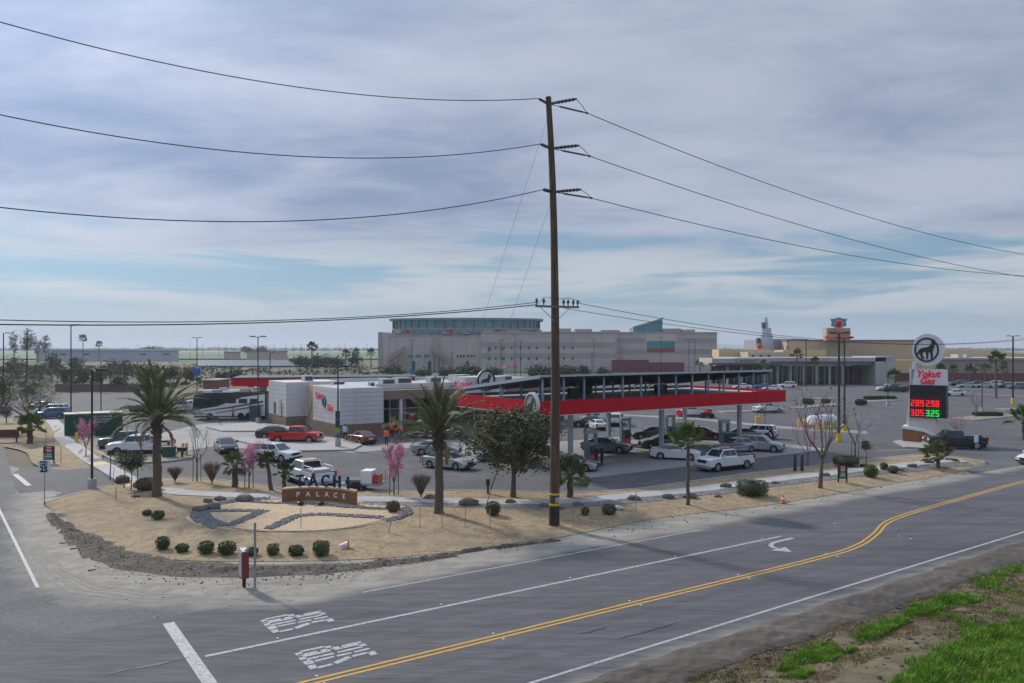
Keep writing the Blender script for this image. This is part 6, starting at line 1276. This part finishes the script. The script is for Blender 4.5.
SPEC = {
 'sedan': dict(L=4.75, W=1.82, wb=2.75, r=.33, prof=[(-2.34,.36),(-2.42,.60),(-2.38,.88),(-2.28,1.0),(-1.9,1.05),(-.5,1.02),(.82,.98),(1.15,.96),(1.75,.88),(2.12,.78),(2.32,.62),(2.38,.45),(2.34,.28)], gh=(-2.02,1.22,-.92,.02,1.0,1.46), wn=.78, wr=.57, splits=(.03,.5,.97), rails=0),
 'suv': dict(L=4.75, W=1.92, wb=2.8, r=.37, prof=[(-2.33,.42),(-2.38,.75),(-2.35,1.05),(-2.25,1.08),(.85,1.06),(1.1,1.05),(2.0,.98),(2.27,.88),(2.38,.65),(2.36,.38)], gh=(-2.30,1.18,-2.0,.30,1.06,1.72), wn=.84, wr=.67, splits=(.02,.33,.62,.97), rails=1),
 'van': dict(L=5.6, W=2.0, wb=3.4, r=.37, prof=[(-2.78,.42),(-2.82,.8),(-2.8,1.18),(-2.7,1.2),(1.5,1.14),(1.75,1.12),(2.5,.98),(2.74,.85),(2.8,.6),(2.78,.38)], gh=(-2.76,1.85,-2.66,1.0,1.16,2.15), wn=.93, wr=.84, splits=(.70,.97), rails=0),
 'pickup': dict(L=5.85, W=1.98, wb=3.65, r=.40, prof=[(-2.88,.55),(-2.90,.80),(-2.86,.86),(-.66,.86),(-.65,1.28),(1.02,1.27),(1.50,1.26),(2.3,1.23),(2.68,1.18),(2.84,1.08),(2.90,.80),(2.88,.48)], gh=(-.64,1.58,-.52,.86,1.26,1.94), wn=.89, wr=.72, splits=(.02,.44,.97), rails=0, bed=(-2.88,-.66,.86,1.22)),
}
CM = {}
def car_meshes(kind, pm, low=False):
    key = (kind, pm.name)
    if key in CM: return CM[key]
    s = SPEC[kind]; out_ = {}; hw = s['W']/2; r = s['r']; top = s['prof']; ax = (s['wb']/2+.02, -s['wb']/2+.02); zb = {'sedan':.24,'pickup':.46}.get(kind, .32)
    # closed side outline with wheel arches along the bottom
    poly = list(top); ra = r+.065
    for cx in ax:
        for k in range(9):
            a = math.pi*k/8; poly.append((cx+ra*math.cos(a), max(zb, r+ra*math.sin(a)*1.0) if 0 < k < 8 else zb))
    n = len(poly); mb = MB(); mid = (min(p[0] for p in poly)+max(p[0] for p in poly))/2
    def lay(y, inset):
        o = []
        for i, (x, z) in enumerate(poly):
            if i < len(top): x = mid+(x-mid)*(1-inset*.28); z = z-inset*.42 if z > .7 else z
            o.append((x, y, z))
        return o
    layers = [lay(-hw+.0, .16), lay(-hw+.035, .07), lay(-hw+.14, .0), lay(0, -.015*1), lay(hw-.14, .0), lay(hw-.035, .07), lay(hw, .16)]
    vs = [v for l in layers for v in l]; fs = []
    for j in range(6):
        for i in range(n): fs.append((j*n+i, j*n+(i+1)%n, (j+1)*n+(i+1)%n, (j+1)*n+i))
    fs.append(tuple(range(n-1,-1,-1))); fs.append(tuple(range(6*n, 7*n))); mb.add(vs, fs)
    # greenhouse
    x0,x1,r0,r1,z0,z1 = s['gh']; wn, wr = s['wn'], s['wr']; zt = z1-.07
    def L4(a, b, w_, z): return [(a,-w_,z),(b,-w_,z),(b,w_,z),(a,w_,z)]
    f_ = (zt-z0)/(z1-z0); rings = [L4(x0,x1,wn+.02,z0-.06), L4(x0+(r0-x0)*f_, x1+(r1-x1)*f_, wn+(wr-wn)*f_, zt), L4(r0+.10, r1-.12, wr-.07, z1-.012), L4(r0+.4,r1-.4,wr-.25,z1)]
    vs = [v for l in rings for v in l]; fs = [(j*4+i, j*4+(i+1)%4, j*4+4+(i+1)%4, j*4+4+i) for j in range(3) for i in range(4)]+[(12,13,14,15)]
    mb.add(vs, fs)
    if 'bed' in s:
        b0,b1,bz,bt = s['bed']
        for q in (-1, 1): mb.box(b0+.03, b1, min(q*(hw-.03), q*(hw-.12)), max(q*(hw-.03), q*(hw-.12)), bz-.02, bt)
        mb.box(b0+.02, b0+.10, -hw+.125, hw-.125, bz-.02, bt-.01)
    out_['body'] = mb.mesh('body', pm, 32)
    # window panes slightly proud of the greenhouse
    def corner(side):
        A, Bq = rings[0], rings[1]
        return {'front': (A[1],A[2],Bq[2],Bq[1]), 'rear': (A[3],A[0],Bq[0],Bq[3]), 'right': (A[0],A[1],Bq[1],Bq[0]), 'left': (A[2],A[3],Bq[3],Bq[2])}[side]
    def pane(side, u0, u1, v0, v1, off=.012):
        a,b,c,d = [Vector(q) for q in corner(side)]; nr = (b-a).cross(d-a).normalized()
        def P(u,v): return a.lerp(b,u).lerp(d.lerp(c,u),v)+nr*off
        return [P(u0,v0),P(u1,v0),P(u1,v1),P(u0,v1)]
    mb = MB(); mb.add(pane('front',.06,.94,.14,.96),[(0,1,2,3)]); out_['windshield'] = mb.mesh('windshield', M_cglass)
    mb = MB(); mb.add(pane('rear',.08,.92,.22,.94),[(0,1,2,3)]); out_['rear_window'] = mb.mesh('rear_window', M_cglass)
    sp_ = s['splits']; out_['side_window'] = []
    for side in ('right','left'):
        for a, b in zip(sp_, sp_[1:]):
            u0, u1 = (a+.015, b-.015) if side == 'right' else (1-b+.015, 1-a-.015)
            mb = MB(); mb.add(pane(side,u0,u1,.20,.93),[(0,1,2,3)]); out_['side_window'].append(mb.mesh('side_window', M_cglass))
    # wheels
    w_ = .22; mb = MB(); mb.lathe([(r*.62,-w_/2),(r*.93,-w_/2),(r,-w_/2+.04),(r,w_/2-.04),(r*.93,w_/2),(r*.62,w_/2)], 20, axis='y'); out_['tyre'] = mb.mesh('tyre', M_tyre, 40)
    mb = MB(); mb.lathe([(r*.64,-w_/2-.004),(r*.60,-w_/2+.015),(r*.18,-w_/2-.005),(r*.05,-w_/2-.012)], 14, axis='y'); mb.lathe([(r*.64,w_/2+.004),(r*.60,w_/2-.015),(r*.18,w_/2+.005),(r*.05,w_/2+.012)], 14, axis='y')
    for k in range(5):
        a = 2*math.pi*k/5
        for q in (-1, 1):
            yy = q*(w_/2+.006); c, sn = math.cos(a), math.sin(a); mb.add([(r*.22*c-.05*sn,yy,r*.22*sn+.05*c),(r*.56*c-.06*sn,yy,r*.56*sn+.06*c),(r*.56*c+.02*sn,yy,r*.56*sn-.02*c),(r*.22*c+.02*sn,yy,r*.22*sn-.02*c)],[(0,1,2,3)],1)
    out_['rim'] = mb.mesh('rim', [M_rim, M_rimd], 40)
    # underbody, lamps, trim
    fx = max(p[0] for p in top); rx = min(p[0] for p in top)
    mb = MB(); mb.box(rx+.12, fx-.12, -hw+.22, hw-.22, .18, zb+.45); out_['underbody'] = mb.mesh('underbody', M_trim)
    big = kind == 'pickup'; hz0, hz1 = {'sedan':(.56,.70),'suv':(.70,.88),'van':(.72,.92),'pickup':(.84,1.08)}[kind]
    out_['headlight'] = []; out_['taillight'] = []
    for q in (-1, 1):
        mb = MB(); mb.box(fx-.28, fx-.015+(.02 if big else 0), min(q*(hw-.05), q*(hw-.42)), max(q*(hw-.05), q*(hw-.42)), hz0, hz1); out_['headlight'].append(mb.mesh('headlight', M_head))
        tz0, tz1 = {'sedan':(.70,.90),'suv':(.78,1.05),'van':(.85,1.2),'pickup':(.92,1.3)}[kind]
        mb = MB(); mb.box(rx-.012, rx+.22, min(q*(hw-.02), q*(hw-.2 if kind != 'sedan' else hw-.42)), max(q*(hw-.02), q*(hw-.2 if kind != 'sedan' else hw-.42)), tz0, tz1); out_['taillight'].append(mb.mesh('taillight', M_tail))
    mb = MB(); mb.box(fx-.15, fx+.02, -hw+.45, hw-.45, hz0-.06, hz1-.02); out_['grille'] = mb.mesh('grille', M_trim)
    bm_ = M_chrome if big else M_trim
    mb = MB(); mb.box(fx-.2, fx+(.09 if big else .03), -hw+.06, hw-.06, .34, .34+(.26 if big else .14)); out_['front_bumper'] = mb.mesh('front_bumper', bm_)
    mb = MB(); mb.box(rx-(.12 if big else .03), rx+.2, -hw+.06, hw-.06, .38, .38+(.22 if big else .14)); out_['rear_bumper'] = mb.mesh('rear_bumper', bm_)
    mb = MB(); mb.box(rx-(.13 if big else .034), rx, -.26, .26, .62, .78); out_['number_plate'] = mb.mesh('number_plate', M_plate)
    out_['mirror'] = []
    for q in (-1, 1): mb = MB(); yy = q*(wn+.16); mb.box(x1-.52, x1-.38, min(yy-.13,yy+.13), max(yy-.13,yy+.13), z0+.02, z0+.2); out_['mirror'].append(mb.mesh('mirror', pm))
    if 'bed' in s: b0,b1,bz,bt = s['bed']; mb = MB(); mb.box(b0+.12,b1-.02,-hw+.13,hw-.13,bz+.002,bz+.03); mb.box(b0+.12,b1-.02,-hw+.122,-hw+.14,bz+.03,bt-.015); mb.box(b0+.12,b1-.02,hw-.14,hw-.122,bz+.03,bt-.015); mb.box(b0+.101,b0+.12,-hw+.14,hw-.14,bz+.03,bt-.02); out_['bed_liner'] = mb.mesh('bed_liner', M_trim)
    if s['rails']:
        mb = MB()
        for q in (-1, 1): mb.tube([(r0+.25,q*(wr-.06),z1-.02),(r0+.35,q*(wr-.06),z1+.05),(r1-.4,q*(wr-.06),z1+.05),(r1-.3,q*(wr-.06),z1-.02)], .022, 4)
        out_['roof_rails'] = mb.mesh('roof_rails', M_trim)
    out_['axles'] = [(cx, q*(hw-.125), r) for cx in ax for q in (-1, 1)]
    CM[key] = out_; return out_
NM = {'sedan':'sedan','suv':'sport_utility','van':'van','pickup':'pickup_truck'}
def car(kind, pm, px, py, yaw, label, group='parked and moving cars', far=False, z=0.0, sc=1.0):
    p = G(px, py, z); m = car_meshes(kind, pm); t = thing(NM[kind], label, {'sedan':'car','suv':'car','van':'van','pickup':'pickup truck'}[kind], p, R(yaw), group); t.scale = (sc*.89, sc*.89, sc*.89)
    link(m['body'], 'body', t); link(m['windshield'], 'windshield', t); link(m['rear_window'], 'rear_window', t); link(m['underbody'], 'underbody', t)
    for w_ in m['side_window']: link(w_, 'side_window', t)
    for a in m['axles']:
        ty = link(m['tyre'], 'wheel', t, a)
        if not far: link(m['rim'], 'rim', ty)
    for k in ('headlight','taillight'):
        for me in m[k]: link(me, k, t)
    if not far:
        for k in ('grille','front_bumper','rear_bumper','number_plate','bed_liner','roof_rails'):
            if k in m: link(m[k], k, t)
        for me in m['mirror']: link(me, 'mirror', t)
    elif 'bed_liner' in m: link(m['bed_liner'], 'bed_liner', t)
    return t
t1 = car('pickup', WHITE, 141, 454.5, 187, 'white crew cab pickup parked behind the tall left date palm', sc=1.04)
mb = MB(); mb.box(-2.7,2.6,-1.02,-.99,.42,.56); mb.box(-2.7,2.6,.99,1.02,.42,.56); mb.build('dark_sill', M_trim, t1)
car('pickup', GREY, 130, 449, 187, 'dark grey pickup parked beyond the white crew cab')
car('sedan', DGREY, 226, 452, -62, 'dark sedan driving towards the camera in front of the shop')
car('suv', WHITE, 276, 460.5, -24, 'white sport utility beside the left pink blossom tree', sc=.98)
car('sedan', DGREY, 277, 438, 14, 'dark sedan half hidden behind the red pickup')
car('pickup', REDP, 296, 442.5, -4, 'bright red pickup parked at the shop kerb', sc=.97)
car('sedan', BRONZE, 361, 443, 128, 'bronze sedan seen from behind at the shop corner', sc=.96)
wp = car('pickup', WHITE, 309, 484, 128, 'white work pickup with loaded bed towing a small trailer')
mb = MB(); mb.box(-2.4,-1.3,-.7,.7,.9,1.42); mb.build('cargo_boxes', mat('cargo_pale', (.5,.5,.48), .6), wp); mb = MB(); mb.tube([(-2.6,-.8,1.25),(-2.4,-.8,1.62),(-1.0,-.8,1.62)], .04, 5); mb.tube([(-2.6,.8,1.25),(-2.4,.8,1.62),(-1.0,.8,1.62)], .04, 5); mb.build('bed_rack', M_swhite, wp); mb = MB(); mb.box(-.5,.35,-.6,.6,1.87,1.95); mb.build('roof_load', mat('load_tan', (.42,.30,.17), .7), wp)
tr = thing('utility_trailer', 'small grey utility trailer with white box behind the work pickup', 'trailer', G(361,490), R(172))
mb = MB(); mb.box(-1.5,1.2,-.75,.75,.42,.52); mb.build('deck', M_steel, tr); mb = MB(); mb.tube([(1.15,0,.47),(2.5,0,.45)], .05, 5); mb.build('drawbar', M_steel, tr); mb = MB(); mb.box(-.9,-.15,-.55,.55,.53,1.35); mb.build('white_box', M_swhite, tr); mb = MB(); mb.tube([(-1.45,-.7,.5),(-1.45,-.7,1.35),(-1.45,.7,1.35),(-1.45,.7,.5)], .03, 5); mb.build('rear_rail', M_steel, tr); mb = MB(); mb.box(-1.35,-1.0,-.4,.4,.53,1.1); mb.build('red_machine', REDP, tr); mb = MB(); mb.box(0,.9,-.6,.6,.53,.75); mb.build('tool_tray', M_rimd, tr)
for q in (-1, 1): link(car_meshes('suv', WHITE)['tyre'], 'wheel', tr, (.1, q*.85, .37)); 
car('sedan', SILVER, 437, 454.5, -8, 'silver sedan driving behind the second date palm')
car('sedan', PALEGREEN, 448, 468, -30, 'pale green silver sedan nearest the second date palm')
car('sedan', WHITE, 428, 437.5, 172, 'white hatchback parked before the shop windows', sc=.92)
car('suv', WHITE, 451, 437, 78, 'white sport utility seen from behind before the shop windows')
car('sedan', SILVER, 502, 461, 176, 'silver sedan half hidden by the dense round tree')
car('sedan', SILVER, 571, 470, -16, 'silver sedan with red reflections behind the utility pole')
car('sedan', BLUEG, 607, 452, -20, 'blue grey sedan under the left part of the canopy', sc=1.05)
car('sedan', BLACK, 651, 438.5, 184, 'black sedan at the rear pumps under the canopy')
car('sedan', OLIVE, 662, 447.5, 184, 'dark olive sedan behind a canopy column')
car('sedan', WHITE, 676, 459, -18, 'white sedan at the front pump behind the slender fan palm')
car('sedan', MAROON, 704, 439, -20, 'dark maroon sedan at the rear pump right of the column')
wk = car('pickup', WHITE, 725, 469, 211, 'white work pickup with ladder rack driving out in front of the canopy', sc=.95)
mb = MB()
for q in (-.8, .8):
    for x in (-2.6, -.75): mb.cyl((x,q,1.2),(x,q,1.98),.018,n=5)
    mb.cyl((-2.75,q,1.98),(1.0,q,1.98),.018,n=5)
mb.build('ladder_rack', M_trim, wk); mb = MB(); mb.box(-2.7,.9,-.55,-.15,2.02,2.12); mb.build('blue_ladder', mat('ladder_blue', (.03,.06,.22), .5), wk); mb = MB(); mb.box(-.2,1.2,.1,.5,2.02,2.1); mb.build('orange_load', mat('ladder_orange', (.65,.25,.03), .5), wk)
mb = MB(); mb.box(-2.5,-1.2,-.6,.6,.9,1.28); mb.build('tool_boxes', M_rimd, wk)
car('sedan', SILVER, 735, 452, 205, 'silver sedan hidden behind the ladder rack pickup')
car('suv', SILVER, 761, 451, -26, 'silver sport utility under the right end of the canopy', sc=.95)
car('sedan', GREY, 739, 440, 170, 'grey sedan behind the right canopy column'); car('suv', WHITE, 757, 438, 150, 'white sport utility behind the silver one', sc=.95)
car('pickup', WHITE, 768, 412.5, 192, 'white pickup alone in the lot beyond the canopy end', sc=.85)
car('pickup', BLACK, 955, 448, 170, 'black pickup leaving past the price sign base')
car('sedan', WHITE, 1040, 464, 208, 'white car entering at the right picture edge')
car('van', WHITE, 599, 424, 200, 'white van beyond the pumps near the shop'); car('suv', WHITE, 617, 425, 75, 'white sport utility seen from behind beside the white van'); car('sedan', DGREY, 588, 426.5, 180, 'dark green sedan left of the white van'); car('sedan', WHITE, 597, 429, 100, 'white sedan in front of the white van', sc=.9)
car('pickup', WHITE, 693, 416.5, 178, 'white pickup pulling a quad bike across the lot', sc=.85)
q = G(707, 418); t = thing('quad_bike', 'red and black quad bike behind the white pickup in the lot', 'quad bike', q, R(178)); mb = MB(); mb.rock((0,0,.75), .75, .4, .3, 3, 2, rough=.15); mb.build('body', REDP, t, 60); mb = MB(); mb.box(-.6,.1,-.22,.22,.95,1.15); mb.build('seat', M_trim, t); mb = MB(); mb.tube([(.45,-.45,1.3),(.4,0,1.15),(.45,.45,1.3)], .03, 5); mb.build('handlebar', M_trim, t)
for a in ((.6,.4),(.6,-.4),(-.6,.4),(-.6,-.4)): link(car_meshes('sedan', WHITE)['tyre'], 'wheel', t, (a[0], a[1], .33))
car('suv', BLUE, 53, 418, 186, 'blue car parked left of the green container', sc=.95); car('suv', WHITE, 52, 414.5, 186, 'white minivan behind the blue car at left'); car('sedan', SILVER, 43, 409.5, 186, 'silver sedan behind the white minivan at left')
for i, (k, c, px, py, yaw, l) in enumerate([('sedan',DGREY,146,412.5,10,'dark car in the far left lot, first behind the date palm'),('suv',SILVER,162,412.5,5,'silver car in the far left lot behind the date palm'),('pickup',WHITE,187,412,175,'white pickup in the far left lot left of the coach'),('suv',WHITE,175,408,175,'white car behind the far left lot pickup'),
 ('sedan',WHITE,772,391,170,'white car by the casino porch, left one'),('suv',WHITE,787,388,175,'white sport utility by the casino porch'),('sedan',BLUE,762,389,175,'dark blue car by the casino porch'),('sedan',WHITE,742,389,175,'white car seen through the solar posts'),
 ('suv',WHITE,887,391,170,'white car before the casino end wall'),('pickup',DGREY,895,392,170,'dark pickup before the casino end wall'),('sedan',REDP,908,391,0,'red car beside the price sign, right of the broad palm'),
 ('sedan',WHITE,954,396,175,'white sedan nearest in the lot right of the price sign'),('suv',TEAL,959,386,160,'teal green car right of the price sign'),('suv',DGREY,976,387,165,'dark sport utility right of the price sign'),('sedan',SILVER,984,388,160,'silver car in the row by the casino wing'),('suv',WHITE,993,387,165,'white sport utility in the row by the casino wing'),('sedan',SILVER,967,388,165,'grey silver car between teal and dark cars'),('sedan',TEAL,1006,388,165,'teal car last in the row by the casino wing'),('suv',BLUEG,1018,389,165,'blue grey car at the right end of the casino row')]):
    car(k, c, px, py, yaw, l, 'cars in the far lots', far=True)
# ---- motor coaches
def coach(px, py, yaw, L, label, body, upper, swoosh, Hc=3.6):
    t = thing('motor_coach', label, 'motor coach', G(px, py), R(yaw)); hw = 1.25; h = L/2
    mb = MB(); prof = [(-h,.45),(-h,Hc-.15),(-h+.2,Hc),(h-.5,Hc),(h-.12,Hc-.4),(h,1.4),(h-.05,.45)]
    vs = []; ly = [(-hw,.06),(-hw+.1,0),(hw-.1,0),(hw,.06)]; n = len(prof)
    for y, ins in ly: vs += [(x*(1-ins*.2), y, z-ins if z > 2 else z) for x, z in prof]
    mb.add(vs, [(j*n+i, j*n+(i+1)%n, (j+1)*n+(i+1)%n, (j+1)*n+i) for j in range(3) for i in range(n)]+[tuple(range(n-1,-1,-1)), tuple(range(3*n,4*n))]); mb.build('body', body, t, 35)
    for q in (-1, 1):
        y = q*(hw+.008); y2 = q*(hw+.002); 
        def pl(name, pts, m): mb = MB(); mb.slab(pts, min(y,y2), max(y,y2)); return mb.build(name, m, t)
        if swoosh:
            pl('white_panel', [(h-.06,.5),(h-.02,1.25),(h*.3,1.8),(-h*.35,2.95),(-h+.1,3.35),(-h+.1,.5)], WHITE)
            y = q*(hw+.014); y2 = q*(hw+.009)
            pl('swoosh', [(h-1.5,1.25),(0,1.7),(-h+.3,2.5),(-h+.3,2.25),(0,1.5),(h-1.5,1.15)], M_darkg); pl('swoosh', [(h-3,.95),(-h*.3,1.5),(-h+.3,2.0),(-h+.3,1.8),(-h*.3,1.3),(h-3,.85)], M_rimd)
        else: pl('upper_graphic', [(h-.4,1.9),(h-.6,2.9),(-h+.2,2.9),(-h+.2,1.9)], upper)
        y = q*(hw+.02); y2 = q*(hw+.015)
        for k in range(5): x = h-1.6-k*(L-2.2)/5; pl('side_window', [(x-1.1,2.05+.1*swoosh),(x,2.05+.1*swoosh),(x,2.75),(x-1.1,2.75)], M_cglass)
        for x in (h-2.2, -h+2.2, -h+3.2): link(car_meshes('pickup', WHITE)['tyre'], 'wheel', t, (x, q*(hw-.12), .48), None, (1.2,1.2,1.2))
    mb = MB(); mb.add([(h+.01,-1.1,1.5),(h+.01,1.1,1.5),(h-.11,1.1,Hc-.45),(h-.11,-1.1,Hc-.45)], [(0,1,2,3)]); o = mb.build('windshield', M_cglass, t); o.location = (.03,0,.02)
    mb = MB(); mb.box(-h*.5,-h*.5+1.2,-.5,.5,Hc-.01,Hc+.3); mb.build('roof_unit', M_unit, t); mb = MB(); mb.box(h*.3,h*.3+1.0,-.5,.5,Hc-.01,Hc+.3); mb.build('roof_unit', M_unit, t)
    mb = MB(); mb.box(-h+.15,h-.15,-hw+.15,hw-.15,.3,.6); mb.build('underbody', M_trim, t); return t
M_dgreen = mat('coach_dark', (.016,.024,.02), .3)
coach(232, 419, 183, 9.4, 'white motor coach with dark upper half and swoosh stripes', paint('coach_dark_paint', (.02,.026,.024)), M_dgreen, True)
coach(240, 412.5, 180, 12.5, 'long dark coach with pale roof parked behind the white coach', paint('coach_white', (.5,.5,.5)), M_dgreen, False, 3.3)
p = G(255, 420); t = thing('air_station', 'dark teal service cabinet beside the white coach', 'cabinet', p, R(15)); mb = MB(); mb.box(-.7,.7,-.4,.4,0,1.9); mb.build('housing', mat('cabinet_teal', (.03,.09,.11), .5), t); mb = MB(); mb.box(-.5,.5,-.43,-.401,.7,1.6); mb.build('door_panel', M_darkg, t)
# ------------------------------------------------------------------ people
M_skin = mat('skin', (.33,.19,.13), .6); M_hair = mat('hair', (.02,.015,.012), .7); M_jean = mat('dark_trousers', (.03,.035,.055), .85); M_hivis = mat('hi_vis_orange', (.85,.13,.015), .7); M_wshirt = mat('pale_shirt', (.50,.50,.62), .8); M_rshirt = mat('red_shirt', (.60,.02,.03), .8); M_dshirt = mat('dark_shirt', (.02,.02,.024), .8)
def person(px, py, yaw, label, shirt, trousers=None, pose='stand', z0=0.0, h=1.74):
    k = h/1.74; t = thing('person', label, 'person', G(px, py, z0), R(yaw), 'people around the filling station'); trousers = trousers or M_jean
    st_ = .16 if pose == 'walk' else .0; lean = .28 if pose == 'bend' else .0; J = {}
    V = [((0,0,.94),.145),((lean*.3,0,1.12),.125),((lean*.7,0,1.32),.15),((lean,0,1.46),.10),((lean*1.1,0,1.53),.055)]
    E = [(0,1),(1,2),(2,3),(3,4)]
    def add(p, r, par): V.append((p, r)); E.append((par, len(V)-1)); return len(V)-1
    for s in (-1, 1):
        a = add((0, s*.10, .88), .10, 0); kx = s*st_; a = add((kx*.7+.03, s*.10, .49), .068, a); a = add((kx*1.3-.02, s*.10, .10), .045, a); add((kx*1.3+.13, s*.11, .045), .04, a)
        b = add((lean*.95, s*.19, 1.42), .06, 3); ex = -s*st_*.9+(.12 if pose != 'stand' else .03); b = add((lean+ex*.4, s*.25, 1.14), .045, b)
        fx_ = lean+ex*1.2+(.18 if pose in ('bend','hold') else .05); b = add((fx_, s*.24, .90+(.14 if pose in ('bend','hold') else 0)), .033, b); b = add((fx_+.05, s*.24, .80+(.15 if pose in ('bend','hold') else 0)), .036, b)
    me = bpy.data.meshes.new('body'); me.from_pydata([Vector(v)*k for v, r in V], E, []); o = bpy.data.objects.new('tmp', me); COL.objects.link(o)
    md = o.modifiers.new('s', 'SKIN'); sv = me.skin_vertices[0].data
    for i, (v, r) in enumerate(V): sv[i].radius = (r*k, r*k*(1.25 if i in (0,1,2) else 1)); sv[i].use_root = i == 0
    o.modifiers.new('u', 'SUBSURF').levels = 1
    dg = bpy.context.evaluated_depsgraph_get(); bm_ = bpy.data.meshes.new_from_object(o.evaluated_get(dg)); bpy.data.objects.remove(o)
    bm_.materials.clear()
    for m in (trousers, shirt, M_skin, M_trim): bm_.materials.append(m)
    for p in bm_.polygons:
        z = p.center.z/k; y = abs(p.center.y)/k; p.material_index = 3 if z < .085 else (2 if (z > 1.475 or (y > .19 and z < 1.02 and z > .6)) else (0 if z < .93 and y < .2 else 1)); p.use_smooth = True
    body = link(bm_, 'body', t)
    # head: shaped skull with nose and ears, eyes, hair cap
    mb = MB(); hd = Vector((lean*1.12+.02, 0, 1.635))*k; mb.rock(hd, .095*k, .078*k, .118*k, 1, 2, rough=.02); mb.rock(hd+Vector((.095,0,-.01))*k, .02*k, .015*k, .025*k, 2, 1)
    for s in (-1, 1): mb.rock(hd+Vector((0, s*.08, -.005))*k, .02*k, .012*k, .03*k, 3, 1)
    mb.build('head', M_skin, t, 80)
    mb = MB(); mb.rock(hd+Vector((-.018,0,.03))*k, .098*k, .086*k, .105*k, 4, 2, rough=.04); mb.build('hair', M_hair, t, 80)
    return t
person(386.5, 446, 95, 'person in orange vest and dark trousers nearest the camera by the shop', M_hivis, pose='walk', h=1.7)
person(391.5, 438.5, 80, 'person in orange vest standing behind the nearest orange one', M_hivis, M_dshirt, 'hold', h=1.8)
person(401, 439.5, 200, 'person in orange vest on the right by the shop windows', M_hivis, M_rimd, 'bend', h=1.75)
person(345, 441.5, 90, 'person in pale shirt by the bronze sedan', M_wshirt, pose='stand', z0=0.15)
person(233, 421.5, 0, 'person in red shirt walking before the white coach', M_rshirt, pose='walk')
person(585, 438, 20, 'person in black bending at the rear pump', M_dshirt, pose='bend'); person(596, 467, 120, 'person in dark clothes behind the reflecting silver sedan, left', M_dshirt, pose='stand'); person(602, 466.5, 200, 'person in dark clothes behind the reflecting silver sedan, right', M_dshirt, pose='hold')
person(773, 444, 150, 'person in black jacket right of the silver sport utility', M_dshirt, pose='bend'); person(699, 443, 90, 'person in dark red top beside the middle pump', mat('dark_red_top', (.12,.015,.02), .8), pose='hold')
# ------------------------------------------------------------------ the air
hz = MB(); hz.box(-8000, 8000, -60, 7900, -1.2, 60); ho = hz.build('haze', None)
ho.data.materials.clear(); hm = bpy.data.materials.new('haze'); hm.use_nodes = True; t_ = hm.node_tree; t_.nodes.clear()
pv = t_.nodes.new('ShaderNodeVolumePrincipled'); pv.inputs['Color'].default_value = (.80,.88,1,1); pv.inputs['Density'].default_value = .0002; pv.inputs['Anisotropy'].default_value = .2
om = t_.nodes.new('ShaderNodeOutputMaterial'); t_.links.new(pv.outputs[0], om.inputs['Volume']); ho.data.materials.append(hm); stuff(ho)
